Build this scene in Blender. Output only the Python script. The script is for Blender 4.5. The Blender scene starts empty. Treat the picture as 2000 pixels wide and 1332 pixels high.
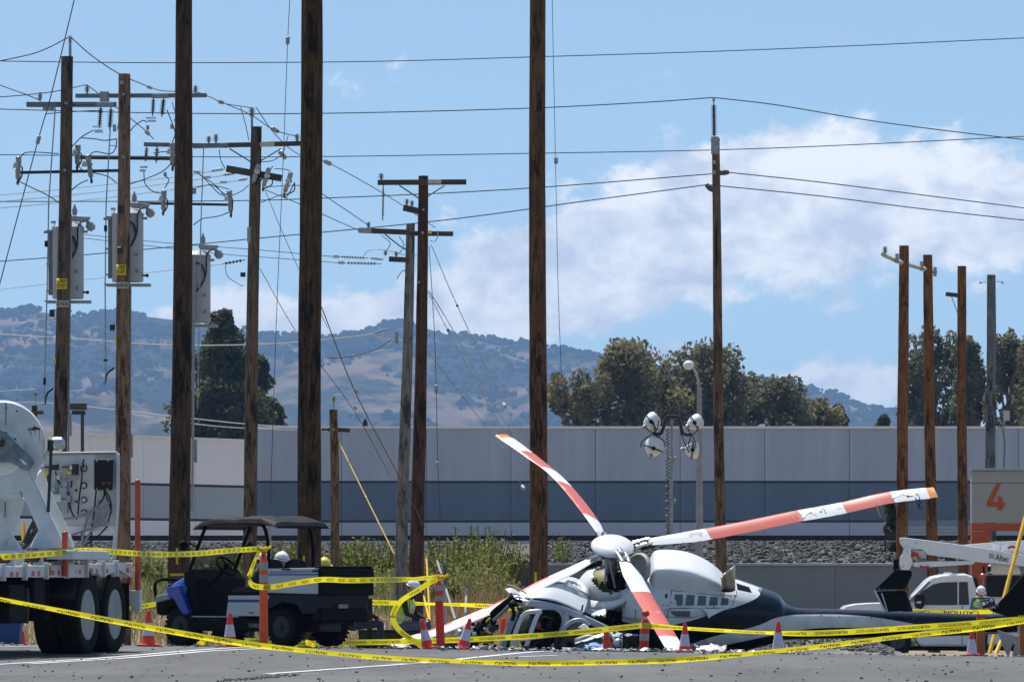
import bpy, bmesh, math, random
from mathutils import Vector, Matrix, noise
from mathutils.bvhtree import BVHTree
R = math.radians
random.seed(7)
scene = bpy.context.scene
COL = scene.collection

# ------------------------------------------------------------------ camera, sky, sun, exposure
F, ZC, YH = 11111.0, 1.0, 1134.0           # focal length in photo pixels, eye height, horizon row
cam_d = bpy.data.cameras.new('camera'); cam = bpy.data.objects.new('camera', cam_d); COL.objects.link(cam)
cam.location = (0, 0, ZC); cam.rotation_euler = (R(90), 0, 0)
cam_d.sensor_width = 36.0; cam_d.lens = 200.0; cam_d.shift_y = (YH - 666.0) / 2000.0
cam_d.clip_start = 1.0; cam_d.clip_end = 60000.0
scene.camera = cam

SUN_AZ, SUN_EL = -20.0, 66.0               # degrees from +Y (the view) to the right, and above the horizon
world = bpy.data.worlds.new('World'); scene.world = world; world.use_nodes = True
def build_world():
    nt = world.node_tree; N = nt.nodes; L = nt.links; N.clear()
    def math_(op, a, b=None, c=None):
        n = N.new('ShaderNodeMath'); n.operation = op
        for i, v in enumerate((a, b, c)):
            if v is None: continue
            if isinstance(v, (int, float)): n.inputs[i].default_value = v
            else: L.new(v, n.inputs[i])
        return n.outputs[0]
    tc = N.new('ShaderNodeTexCoord'); sep = N.new('ShaderNodeSeparateXYZ'); L.new(tc.outputs['Generated'], sep.inputs[0])
    x, y, z = sep.outputs
    sky = N.new('ShaderNodeTexSky'); sky.sky_type = 'NISHITA'; sky.sun_disc = False
    sky.sun_elevation = R(SUN_EL); sky.sun_rotation = R(SUN_AZ)
    sky.altitude = 200; sky.air_density = 1.0; sky.dust_density = 0.3; sky.ozone_density = 1.0
    cv = N.new('ShaderNodeCombineXYZ'); L.new(x, cv.inputs[0]); L.new(y, cv.inputs[1])
    L.new(math_('ADD', math_('MULTIPLY', math_('MAXIMUM', z, 0.0), 2.6), 0.075), cv.inputs[2])
    nv = N.new('ShaderNodeVectorMath'); nv.operation = 'NORMALIZE'; L.new(cv.outputs[0], nv.inputs[0])
    L.new(nv.outputs[0], sky.inputs[0])
    tn = N.new('ShaderNodeMix'); tn.data_type = 'RGBA'; tn.blend_type = 'MULTIPLY'; tn.inputs[0].default_value = 1.0; L.new(sky.outputs[0], tn.inputs[6]); tn.inputs[7].default_value = (1.02, 1.03, 0.90, 1)
    bg = N.new('ShaderNodeBackground'); L.new(tn.outputs[2], bg.inputs[0]); bg.inputs[1].default_value = SKY_STRENGTH
    # clouds: azimuth / elevation space, banks of fair-weather cloud above the hills
    az = math_('ARCTAN2', x, y); el = math_('ARCSINE', z)
    def noise_(sx, sy, detail, rough, w=0.0, dist=0.0):
        c = N.new('ShaderNodeCombineXYZ')
        L.new(math_('MULTIPLY', az, sx), c.inputs[0]); L.new(math_('MULTIPLY', el, sy), c.inputs[1]); c.inputs[2].default_value = w
        n = N.new('ShaderNodeTexNoise'); L.new(c.outputs[0], n.inputs['Vector']); n.inputs['Scale'].default_value = 1.0
        n.inputs['Detail'].default_value = detail; n.inputs['Roughness'].default_value = rough; n.inputs['Distortion'].default_value = dist
        return n.outputs[0]
    big = noise_(62, 84, 9, 0.58, 3.1, 0.2)
    fine = noise_(190, 220, 7, 0.6, 1.7, 0.2)
    shape = None
    for (px, py, wx, wy, s) in CLOUDS:
        a0 = (px - 1000) / F; e0 = (YH - py) / F
        dx = math_('DIVIDE', math_('SUBTRACT', az, a0), wx / F); dy = math_('DIVIDE', math_('SUBTRACT', el, e0), wy / F)
        g = math_('MULTIPLY', math_('EXPONENT', math_('MULTIPLY', math_('ADD', math_('MULTIPLY', dx, dx), math_('MULTIPLY', dy, dy)), -1.0)), s)
        shape = g if shape is None else math_('ADD', shape, g)
    # outside the view the same kind of cloud goes on, thinning out overhead
    wide = noise_(9, 22, 4, 0.5, 8.3)
    out = math_('MULTIPLY', math_('SMOOTH_MIN', math_('MAXIMUM', math_('SUBTRACT', math_('ABSOLUTE', az), 0.11), 0.0), 0.2, 0.05), 1.6)
    shape = math_('ADD', shape, math_('MULTIPLY', math_('MULTIPLY', wide, out), math_('SUBTRACT', 1.0, math_('MINIMUM', math_('MULTIPLY', math_('ABSOLUTE', el), 2.2), 1.0))))
    dens = math_('ADD', math_('ADD', shape, math_('MULTIPLY', math_('SUBTRACT', big, 0.5), 1.75)), math_('MULTIPLY', math_('SUBTRACT', fine, 0.5), 0.7))
    mr = N.new('ShaderNodeMapRange'); mr.interpolation_type = 'SMOOTHSTEP'; L.new(dens, mr.inputs[0])
    mr.inputs[1].default_value = 0.26; mr.inputs[2].default_value = 0.62; mr.inputs[4].default_value = 0.95
    # thicker, lower bellies of a bank are greyer
    belly = noise_(62, 92, 8, 0.6, 5.5, 0.2)
    cr = N.new('ShaderNodeValToRGB'); L.new(belly, cr.inputs[0])
    cr.color_ramp.elements[0].position = 0.38; cr.color_ramp.elements[0].color = (0.56, 0.62, 0.74, 1)
    cr.color_ramp.elements[1].position = 0.56; cr.color_ramp.elements[1].color = (0.93, 0.93, 0.94, 1)
    bc = N.new('ShaderNodeBackground'); L.new(cr.outputs[0], bc.inputs[0]); bc.inputs[1].default_value = CLOUD_STRENGTH
    mix = N.new('ShaderNodeMixShader'); L.new(mr.outputs[0], mix.inputs[0]); L.new(bg.outputs[0], mix.inputs[1]); L.new(bc.outputs[0], mix.inputs[2])
    o = N.new('ShaderNodeOutputWorld'); L.new(mix.outputs[0], o.inputs[0])
SKY_STRENGTH, CLOUD_STRENGTH = 0.138, 1.08
CLOUDS = [(1330, 460, 330, 95, 0.78), (1700, 390, 430, 125, 0.85), (1120, 590, 230, 70, 0.72), (1480, 330, 210, 60, 0.45), (1950, 430, 260, 110, 0.5), (1000, 500, 120, 60, 0.35),
          (1640, 755, 210, 66, 0.85), (700, 620, 220, 62, 0.85), (960, 610, 190, 80, 0.7), (480, 600, 110, 60, 0.62), (330, 615, 70, 26, 0.5),
          (1310, 690, 130, 42, 0.5), (1640, 600, 60, 24, 0.3), (1420, 575, 60, 25, 0.25)]
build_world()
sun_d = bpy.data.lights.new('sun', 'SUN'); sun = bpy.data.objects.new('sun', sun_d); COL.objects.link(sun)
sun_d.energy = 5.0; sun_d.angle = R(0.5); sun_d.color = (1.0, 0.955, 0.88)
_sv = Vector((math.sin(R(SUN_AZ)) * math.cos(R(SUN_EL)), math.cos(R(SUN_AZ)) * math.cos(R(SUN_EL)), math.sin(R(SUN_EL))))
sun.rotation_euler = _sv.to_track_quat('Z', 'Y').to_euler()
vs = scene.view_settings; vs.view_transform = 'Standard'; vs.look = 'None'; vs.exposure = 0.28; vs.gamma = 1.0; vs.use_curve_mapping = False
scene.cycles.use_denoising = True
scene.cycles.volume_bounces = 0; scene.cycles.max_bounces = 6; scene.cycles.transparent_max_bounces = 12
scene.cycles.volume_step_rate = 10

# ------------------------------------------------------------------ helpers
def W(px, py, D):
    """point of the place at distance D (metres along the view) that lies behind photo pixel px, py"""
    return Vector(((px - 1000) / F * D, D, ZC + (YH - py) / F * D))
def sm(a, b, t):
    t = min(1.0, max(0.0, (t - a) / (b - a))); return t * t * (3 - 2 * t)
def H(x, y):
    """height of the ground"""
    z = 0.0
    if y > 79: z = -0.0138 * (y - 82.5) if y > 86 else -0.0138 * 0.5 * (y - 79) ** 2 / 7.0
    z = max(z, -1.2)
    xc = min(12, max(-12, x))
    z += -0.0125 * xc * sm(72, 84, y) * (1 - sm(92, 125, y))
    s = 1 - sm(-0.6, 1.0, x)
    bank = min(1.0, max(0.0, (y - 118) / 80.0))
    z = z * (1 - s) + s * (z * (1 - bank) + 2.25 * bank)
    if y > 190.2 and s < 1:
        zr = 1.55 + 0.75 * min(1.0, (y - 190.2) / 11.0)
        z = zr * (1 - s) + z * s
    if y > 203: z = 2.25
    return z
def cr_path(pts, sub=8):
    """Catmull-Rom through points (Vectors)"""
    P = [Vector(p) for p in pts]
    if len(P) < 3: 
        return [P[0].lerp(P[-1], i / sub) for i in range(sub + 1)]
    P = [2 * P[0] - P[1]] + P + [2 * P[-1] - P[-2]]
    out = []
    for i in range(1, len(P) - 2):
        p0, p1, p2, p3 = P[i - 1:i + 3]
        for k in range(sub):
            t = k / sub
            out.append(0.5 * ((2 * p1) + (p2 - p0) * t + (2 * p0 - 5 * p1 + 4 * p2 - p3) * t * t + (3 * p1 - p0 - 3 * p2 + p3) * t ** 3))
    out.append(P[-2].copy()); return out
ORG = {}
class MB:
    def __init__(s): s.v = []; s.f = []; s.m = []; s.uv = {}
    def add(s, vs_, fs, m=0):
        b = len(s.v); s.v += [Vector(v) for v in vs_]
        for f in fs: s.f.append(tuple(b + i for i in f)); s.m.append(m)
        return b
    def box(s, c, d, rot=None, m=0):
        c = Vector(c); h = [x / 2 for x in d]; vs_ = []
        for sx in (-1, 1):
            for sy in (-1, 1):
                for sz in (-1, 1):
                    v = Vector((sx * h[0], sy * h[1], sz * h[2]))
                    if rot is not None: v = rot @ v
                    vs_.append(c + v)
        s.add(vs_, [(0, 1, 3, 2), (4, 6, 7, 5), (0, 4, 5, 1), (2, 3, 7, 6), (0, 2, 6, 4), (1, 5, 7, 3)], m); return s
    def ring(s, c, ax, r, n, ref=None):
        ax = Vector(ax).normalized(); ref = Vector(ref) if ref is not None else (Vector((0, 0, 1)) if abs(ax.z) < 0.9 else Vector((1, 0, 0)))
        u = ax.cross(ref).normalized(); w = ax.cross(u)
        return [Vector(c) + (u * math.cos(2 * math.pi * i / n) + w * math.sin(2 * math.pi * i / n)) * r for i in range(n)]
    def loft(s, rings, cap=True, m=0, closed=True):
        n = len(rings[0]); b = len(s.v)
        for r in rings: s.v += [Vector(p) for p in r]
        for i in range(len(rings) - 1):
            for j in range(n if closed else n - 1):
                k = (j + 1) % n
                s.f.append((b + i * n + j, b + i * n + k, b + (i + 1) * n + k, b + (i + 1) * n + j)); s.m.append(m)
        if cap and closed:
            s.f.append(tuple(b + j for j in reversed(range(n)))); s.m.append(m)
            s.f.append(tuple(b + (len(rings) - 1) * n + j for j in range(n))); s.m.append(m)
        return s
    def cyl(s, p0, p1, r0, r1=None, n=10, m=0, cap=True):
        p0, p1 = Vector(p0), Vector(p1); r1 = r0 if r1 is None else r1
        s.loft([s.ring(p0, p1 - p0, r0, n), s.ring(p1, p1 - p0, r1, n)], cap, m); return s
    def tube(s, pts, r, n=6, m=0, sub=0, flat=None):
        P = cr_path(pts, sub) if sub else [Vector(p) for p in pts]
        rings = []; ref = None
        for i, p in enumerate(P):
            t = (P[min(i + 1, len(P) - 1)] - P[max(i - 1, 0)])
            if t.length < 1e-9: t = Vector((0, 0, 1))
            t.normalize()
            if ref is None: ref = Vector((0, 1, 0)) if abs(t.y) < 0.9 else Vector((1, 0, 0))
            u = (ref - t * ref.dot(t)); u = u.normalized() if u.length > 1e-6 else t.orthogonal().normalized(); ref = u
            w = t.cross(u); rr = r[i * (len(r) - 1) // max(1, len(P) - 1)] if isinstance(r, (list, tuple)) else r
            fl = flat or 1.0
            rings.append([p + u * math.cos(2 * math.pi * k / n) * rr * fl + w * math.sin(2 * math.pi * k / n) * rr for k in range(n)])
        s.loft(rings, True, m); return s
    def lathe(s, prof, p, ax=(0, 0, 1), n=14, m=0):
        p = Vector(p); ax = Vector(ax).normalized()
        s.loft([s.ring(p + ax * h, ax, max(r, 1e-4), n) for r, h in prof], True, m); return s
    def prism(s, poly, ext, m=0):
        poly = [Vector(p) for p in poly]; ext = Vector(ext); n = len(poly)
        b = len(s.v); s.v += poly + [p + ext for p in poly]
        s.f.append(tuple(b + i for i in range(n))); s.m.append(m)
        s.f.append(tuple(b + n + i for i in reversed(range(n)))); s.m.append(m)
        for i in range(n):
            k = (i + 1) % n; s.f.append((b + i, b + n + i, b + n + k, b + k)); s.m.append(m)
        return s
    def ell(s, c, rad, rot=None, nu=14, nv=9, m=0, keep=None, jit=0.0):
        c = Vector(c); b = len(s.v)
        for i in range(nv + 1):
            th = math.pi * i / nv
            for j in range(nu):
                ph = 2 * math.pi * j / nu
                v = Vector((rad[0] * math.sin(th) * math.cos(ph), rad[1] * math.sin(th) * math.sin(ph), rad[2] * math.cos(th)))
                if jit: v *= 1 + jit * (noise.noise(Vector((v.x * 3 + c.x, v.y * 3, v.z * 3 + c.z))) )
                if rot is not None: v = rot @ v
                s.v.append(c + v)
        for i in range(nv):
            for j in range(nu):
                k = (j + 1) % nu; f = (b + i * nu + j, b + (i + 1) * nu + j, b + (i + 1) * nu + k, b + i * nu + k)
                if keep is None or keep((s.v[f[0]] + s.v[f[2]]) / 2): s.f.append(f); s.m.append(m)
        return s
    def patch(s, rows, su=4, sv=4, m=0, jag=0.0, jag_edges='b'):
        """smooth sheet through a grid of points"""
        rows = [cr_path(r, su) for r in rows]
        cols = list(zip(*rows)); cols = [cr_path(c, sv) for c in cols] if len(rows) > 2 else [cr_path([c[0], (Vector(c[0]) + Vector(c[1])) / 2, c[1]], sv) for c in cols]
        grid = [list(r) for r in zip(*cols)]
        if jag:
            for r in ([grid[-1]] if 'b' in jag_edges else []) + ([grid[0]] if 't' in jag_edges else []):
                for p in r: p.z += random.uniform(-jag, jag); p.x += random.uniform(-jag, jag) * 0.4
        b = len(s.v); n = len(grid[0])
        for r in grid: s.v += r
        for i in range(len(grid) - 1):
            for j in range(n - 1): s.f.append((b + i * n + j, b + i * n + j + 1, b + (i + 1) * n + j + 1, b + (i + 1) * n + j)); s.m.append(m)
        return s
    def bvh(s): return BVHTree.FromPolygons(s.v, s.f)
    def mesh(s, name, org=Vector((0, 0, 0))):
        me = bpy.data.meshes.new(name); me.from_pydata([v - org for v in s.v], [], s.f); me.update()
        return me
    def build(s, name, mats, parent=None, smooth=False, bevel=0.0, solid=0.0, fix=True, offset=-1.0):
        org = ORG.get(parent.name, Vector((0, 0, 0))) if parent is not None else Vector((0, 0, 0))
        me = s.mesh(name, org)
        for mt in (mats if isinstance(mats, (list, tuple)) else [mats]): me.materials.append(mt)
        me.polygons.foreach_set('material_index', s.m)
        if fix:
            bm = bmesh.new(); bm.from_mesh(me); bmesh.ops.recalc_face_normals(bm, faces=bm.faces); bm.to_mesh(me); bm.free()
        if smooth:
            me.polygons.foreach_set('use_smooth', [True] * len(me.polygons))
            if smooth != 'full':
                try: me.set_sharp_from_angle(angle=R(38))
                except Exception: pass
        o = bpy.data.objects.new(name, me); COL.objects.link(o)
        if parent is not None: o.parent = parent; ORG[o.name] = org
        if solid:
            mo = o.modifiers.new('solid', 'SOLIDIFY'); mo.thickness = solid; mo.offset = offset
        if bevel:
            mo = o.modifiers.new('bevel', 'BEVEL'); mo.width = bevel; mo.segments = 2; mo.limit_method = 'ANGLE'; mo.angle_limit = R(35)
        return o
def tag(o, label, cat, group=None, kind=None):
    if label: o['label'] = label
    if cat: o['category'] = cat
    if group: o['group'] = group
    if kind: o['kind'] = kind
    return o
def thing(name, label, cat, loc=(0, 0, 0), rot=(0, 0, 0), group=None, local=False):
    o = bpy.data.objects.new(name, None); COL.objects.link(o); o.empty_display_size = 0.2
    o.location = loc; o.rotation_euler = rot; tag(o, label, cat, group)
    ORG[o.name] = Vector((0, 0, 0)) if local else Vector(loc)
    return o
def struct(o): o['kind'] = 'structure'; return o
def stuff(o, label=None, cat=None): return tag(o, label, cat, None, 'stuff')

# ------------------------------------------------------------------ materials
MATS = {}
def M(name, col, rough=0.6, metal=0.0, var=0.18, scale=6.0, bump=0.0, stretch=(1, 1, 1), col2=None, coat=0.0, spec=0.5, detail=6, contrast=(0.35, 0.68)):
    """plain surface with uneven colour, gloss and fine relief"""
    if name in MATS: return MATS[name]
    m = bpy.data.materials.new(name); MATS[name] = m; m.use_nodes = True; nt = m.node_tree; N = nt.nodes; L = nt.links
    bs = N['Principled BSDF']; bs.inputs['Roughness'].default_value = rough; bs.inputs['Metallic'].default_value = metal
    bs.inputs['Specular IOR Level'].default_value = spec; bs.inputs['Coat Weight'].default_value = coat; bs.inputs['Coat Roughness'].default_value = 0.08
    tc = N.new('ShaderNodeTexCoord'); mp = N.new('ShaderNodeMapping'); L.new(tc.outputs['Object'], mp.inputs[0]); mp.inputs['Scale'].default_value = stretch
    nz = N.new('ShaderNodeTexNoise'); L.new(mp.outputs[0], nz.inputs['Vector']); nz.inputs['Scale'].default_value = scale; nz.inputs['Detail'].default_value = detail; nz.inputs['Roughness'].default_value = 0.62
    cr = N.new('ShaderNodeValToRGB'); L.new(nz.outputs[0], cr.inputs[0])
    a = col; b = col2 or tuple(min(1, c * (1 + var)) for c in col); a = tuple(c * (1 - var) for c in a) if col2 is None else a
    cr.color_ramp.elements[0].position = contrast[0]; cr.color_ramp.elements[1].position = contrast[1]
    cr.color_ramp.elements[0].color = (*a, 1); cr.color_ramp.elements[1].color = (*b, 1)
    L.new(cr.outputs[0], bs.inputs['Base Color'])
    mr = N.new('ShaderNodeMapRange'); L.new(nz.outputs[0], mr.inputs[0]); mr.inputs[3].default_value = max(0.03, rough - 0.12); mr.inputs[4].default_value = min(1, rough + 0.14)
    L.new(mr.outputs[0], bs.inputs['Roughness'])
    if bump:
        nb = N.new('ShaderNodeTexNoise'); L.new(mp.outputs[0], nb.inputs['Vector']); nb.inputs['Scale'].default_value = scale * 3; nb.inputs['Detail'].default_value = 5
        bp = N.new('ShaderNodeBump'); L.new(nb.outputs[0], bp.inputs['Height']); bp.inputs['Strength'].default_value = min(1.0, bump); bp.inputs['Distance'].default_value = 0.03
        L.new(bp.outputs[0], bs.inputs['Normal'])
    return m
def translucent(m, amount=0.45, tint=1.3):
    """let light through a thin sheet: leaves, tape"""
    nt = m.node_tree; N = nt.nodes; L = nt.links; bs = N['Principled BSDF']; out = N['Material Output']; src = bs.inputs['Base Color'].links[0].from_socket
    g = N.new('ShaderNodeMix'); g.data_type = 'RGBA'; g.blend_type = 'MULTIPLY'; g.inputs[0].default_value = 1.0; L.new(src, g.inputs[6]); g.inputs[7].default_value = (tint, tint, tint, 1)
    t = N.new('ShaderNodeBsdfTranslucent'); L.new(g.outputs[2], t.inputs[0]); mx = N.new('ShaderNodeMixShader'); mx.inputs[0].default_value = amount
    L.new(bs.outputs[0], mx.inputs[1]); L.new(t.outputs[0], mx.inputs[2]); L.new(mx.outputs[0], out.inputs[0]); return m
def glass(name, col=(0.03, 0.04, 0.05), rough=0.05):
    if name in MATS: return MATS[name]
    m = M(name, col, rough, 0, 0.1, 2.0); m.node_tree.nodes['Principled BSDF'].inputs['Specular IOR Level'].default_value = 0.45; return m
def clear(name, tint, alpha):
    """thin see-through sheet"""
    if name in MATS: return MATS[name]
    m = M(name, tint, 0.08, 0, 0.05, 3.0); m.node_tree.nodes['Principled BSDF'].inputs['Alpha'].default_value = alpha; return m
WHITE = M('white_paint', (0.78, 0.79, 0.80), 0.32, 0, 0.05, 3.0, coat=0.3)
DIRTYWHITE = M('dirty_white_paint', (0.66, 0.66, 0.65), 0.45, 0, 0.10, 5.0, col2=(0.78, 0.78, 0.77))
GREYWHITE = M('grey_white_paint', (0.52, 0.54, 0.57), 0.42, 0, 0.07, 3.0)
BLACK = M('black_plastic', (0.007, 0.007, 0.008), 0.5, 0, 0.35, 9.0, spec=0.25)
RUBBER = M('tyre_rubber', (0.010, 0.010, 0.010), 0.9, 0, 0.35, 14.0, bump=0.3, spec=0.15)
DARKMETAL = M('dark_metal', (0.035, 0.036, 0.04), 0.5, 0.4, 0.3, 9.0)
GALV = M('galvanised_steel', (0.30, 0.32, 0.34), 0.5, 0.2, 0.2, 12.0)
STEEL = M('bare_steel', (0.5, 0.51, 0.52), 0.3, 0.9, 0.15, 9.0)
PORCELAIN = M('grey_porcelain', (0.30, 0.31, 0.32), 0.3, 0, 0.1, 6.0)
DARKPORC = M('dark_polymer', (0.07, 0.075, 0.08), 0.5, 0, 0.2, 6.0)
TANKGREY = M('transformer_grey', (0.36, 0.38, 0.40), 0.45, 0, 0.08, 3.0)
CABLE = M('black_cable', (0.018, 0.018, 0.02), 0.55, 0, 0.2, 9.0)
ALUWIRE = M('weathered_wire', (0.07, 0.07, 0.075), 0.7, 0.0, 0.2, 20.0, spec=0.2)
BRIGHTWIRE = M('bright_wire', (0.5, 0.5, 0.49), 0.4, 0.3, 0.2, 20.0)
ARMWOOD = M('crossarm_wood', (0.045, 0.036, 0.03), 0.8, 0, 0.3, 6.0, stretch=(0.4, 4, 4), col2=(0.09, 0.072, 0.058))
FIBRE = M('fibreglass_arm', (0.16, 0.18, 0.21), 0.5, 0, 0.15, 6.0)
ORANGE = M('traffic_orange', (0.83, 0.10, 0.02), 0.5, 0, 0.14, 7.0)
REDORANGE = M('cone_red_orange', (0.82, 0.045, 0.022), 0.5, 0, 0.14, 7.0)
REFLECT = M('white_reflective', (0.62, 0.58, 0.66), 0.4, 0, 0.08, 20.0)
GREYREFLECT = M('grey_reflective', (0.33, 0.32, 0.34), 0.4, 0, 0.1, 20.0)
YELLOW = translucent(M('tape_yellow', (0.84, 0.72, 0.02), 0.4, 0, 0.07, 5.0), 0.5, 1.1)
INK = M('black_ink', (0.03, 0.028, 0.012), 0.5, 0, 0.2, 9.0)
SIGNYELLOW = M('sign_yellow', (0.72, 0.55, 0.02), 0.5, 0, 0.1, 9.0)
GUARDYELLOW = M('guard_yellow', (0.72, 0.42, 0.01), 0.5, 0, 0.15, 5.0)
RUSTORANGE = M('rusty_orange_paint', (0.45, 0.12, 0.03), 0.6, 0, 0.25, 6.0)
STAKERED = M('red_stake_paint', (0.42, 0.045, 0.02), 0.5, 0, 0.2, 5.0, col2=(0.55, 0.08, 0.03))

# ------------------------------------------------------------------ lettering
_TXT = {}
def text_mesh(s, height, width=None, bold=0.012):
    """flat lettering as (verts, faces), origin at its middle, height of the capitals and total width as asked"""
    key = (s, bold)
    if key not in _TXT:
        cu = bpy.data.curves.new('text', 'FONT'); cu.body = s; cu.size = 1.0; cu.offset = bold; cu.resolution_u = 2
        o = bpy.data.objects.new('text', cu); COL.objects.link(o)
        dg = bpy.context.evaluated_depsgraph_get(); me = bpy.data.meshes.new_from_object(o.evaluated_get(dg))
        bm = bmesh.new(); bm.from_mesh(me); bmesh.ops.triangulate(bm, faces=bm.faces)
        vs_ = [v.co.copy() for v in bm.verts]; bm.verts.index_update(); fs = [tuple(v.index for v in f.verts) for f in bm.faces]
        bm.free(); bpy.data.objects.remove(o); bpy.data.curves.remove(cu); bpy.data.meshes.remove(me)
        _TXT[key] = (vs_, fs)
    vs_, fs = _TXT[key]
    x0, x1 = min(v.x for v in vs_), max(v.x for v in vs_); y0, y1 = min(v.y for v in vs_), max(v.y for v in vs_)
    k = height / (y1 - y0); kx = k if width is None else width / (x1 - x0)
    return [Vector(((v.x - (x0 + x1) / 2) * kx, (v.y - (y0 + y1) / 2) * k, 0)) for v in vs_], fs
def letter(mb, s, c, ux, uz, height, width=None, bold=0.012, m=0):
    vs_, fs = text_mesh(s, height, width, bold); ux = Vector(ux).normalized(); uz = Vector(uz).normalized(); c = Vector(c)
    mb.add([c + ux * v.x + uz * v.y for v in vs_], fs, m); return mb

# ================================================================== THE SETTING
def asphalt_mat():
    m = M('asphalt', (0.096, 0.096, 0.10), 0.85, 0, 0.1, 0.9, bump=0.0)
    nt = m.node_tree; N = nt.nodes; L = nt.links; bs = N['Principled BSDF']
    base = bs.inputs['Base Color'].links[0].from_socket
    tc = N.new('ShaderNodeTexCoord')
    def nz(scale, stretch, detail=6, rough=0.6, dist=0.0):
        mp = N.new('ShaderNodeMapping'); mp.inputs['Scale'].default_value = stretch; L.new(tc.outputs['Object'], mp.inputs[0])
        n = N.new('ShaderNodeTexNoise'); L.new(mp.outputs[0], n.inputs['Vector']); n.inputs['Scale'].default_value = scale; n.inputs['Detail'].default_value = detail; n.inputs['Roughness'].default_value = rough; n.inputs['Distortion'].default_value = dist
        return n.outputs[0]
    def ramp(src, p0, c0, p1, c1):
        r = N.new('ShaderNodeValToRGB'); L.new(src, r.inputs[0]); r.color_ramp.elements[0].position = p0; r.color_ramp.elements[1].position = p1
        r.color_ramp.elements[0].color = (c0, c0, c0, 1); r.color_ramp.elements[1].color = (c1, c1, c1, 1); return r.outputs[0]
    def mul(a, b):
        x = N.new('ShaderNodeMix'); x.data_type = 'RGBA'; x.blend_type = 'MULTIPLY'; x.inputs[0].default_value = 1.0; L.new(a, x.inputs[6]); L.new(b, x.inputs[7]); return x.outputs[2]
    grain = ramp(nz(38, (1, 1, 1), 3, 0.7), 0.3, 0.72, 0.7, 1.22)
    blot = mul(ramp(nz(0.35, (1, 0.35, 1), 6, 0.6), 0.35, 0.74, 0.65, 1.1), ramp(nz(0.9, (1, 0.07, 1), 4, 0.6), 0.36, 0.80, 0.55, 1.04))
    # a crack is where a slow noise crosses its middle
    cn = nz(0.42, (1, 0.16, 1), 5, 0.62, 0.5)
    d = N.new('ShaderNodeMath'); d.operation = 'ABSOLUTE'; s = N.new('ShaderNodeMath'); s.operation = 'SUBTRACT'; L.new(cn, s.inputs[0]); s.inputs[1].default_value = 0.5; L.new(s.outputs[0], d.inputs[0])
    crack = ramp(d.outputs[0], 0.0008, 0.35, 0.0045, 1.0)
    L.new(mul(mul(mul(base, grain), blot), crack), bs.inputs['Base Color'])
    bp = N.new('ShaderNodeBump'); bp.inputs['Strength'].default_value = 0.5; bp.inputs['Distance'].default_value = 0.02; L.new(nz(30, (1, 1, 1), 4, 0.7), bp.inputs['Height']); L.new(bp.outputs[0], bs.inputs['Normal'])
    return m
ASPHALT = asphalt_mat()
DIRT = M('dry_dirt', (0.17, 0.125, 0.08), 0.95, 0, 0.3, 0.6, bump=0.5, col2=(0.29, 0.22, 0.14))
def sheet(name, xs, ys, mat, dz=0.0):
    mb = MB(); n = len(xs)
    for y in ys:
        for x in xs: mb.v.append(Vector((x, y, H(x, y) + dz)))
    for j in range(len(ys) - 1):
        for i in range(n - 1): mb.f.append((j * n + i, j * n + i + 1, (j + 1) * n + i + 1, (j + 1) * n + i)); mb.m.append(0)
    return mb.build(name, mat, None, True, fix=False)
fx = [-45 + 0.8 * i for i in range(113)]
struct(sheet('parking_lot', [-300, -150, -80] + fx + [60, 150, 300], [-60, -20, 0, 20, 40, 50] + [56 + i for i in range(14)] + [70 + 0.5 * i for i in range(45)] + [93 + i for i in range(12)], ASPHALT))
struct(sheet('ground', [-13000, -6000, -2500, -900, -300, -120, -70] + fx + [60, 150, 300, 900, 2500, 6000, 13000],
             [104 + 2 * i for i in range(43)] + [189, 190.1, 190.3] + [191 + i for i in range(12)] + [202.9, 203.1, 210, 260, 420, 800, 1600, 3000, 6500, 13500], DIRT))

# painted bay lines on the lot
PAINT = M('worn_road_paint', (0.42, 0.42, 0.42), 0.7, 0, 0.2, 4.0, col2=(0.74, 0.74, 0.74))
def on_lot(px, py):
    D = 85.0
    for _ in range(60):
        x = (px - 1000) / F * D; D = 0.5 * D + 0.5 * F * (ZC - H(x, D)) / (py - YH)
    return Vector(((px - 1000) / F * D, D))
def paint_line(a, b, w=0.10):
    pa, pb = on_lot(*a), on_lot(*b); d = (pb - pa).normalized(); n = Vector((-d.y, d.x)) * w / 2; mb = MB(); k = 16
    L_, R_ = [], []
    for i in range(k + 1):
        p = pa.lerp(pb, i / k)
        for lst, s_ in ((L_, 1), (R_, -1)):
            q = p + n * s_ * random.uniform(0.9, 1.08); lst.append(Vector((q.x, q.y, H(q.x, q.y) + 0.006)))
    mb.loft([L_, R_], False, 0, closed=False)
    return struct(mb.build('painted_line', PAINT, None, fix=False))
for a, b in [((-60, 1301), (318, 1275)), ((318, 1275), (476, 1264.5)), ((60, 1296.5), (400, 1272)), ((400, 1272), (520, 1266.5)),
             ((523, 1316), (820, 1295)), ((820, 1295), (1135, 1271)), ((523, 1317), (632, 1316.5)), ((760, 1297), (880, 1294)), ((1010, 1283), (1085, 1280)),
             ((0, 1262.5), (90, 1261.8)), ((845, 1266), (980, 1268.5))]:
    paint_line(a, b, 0.14)

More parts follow.
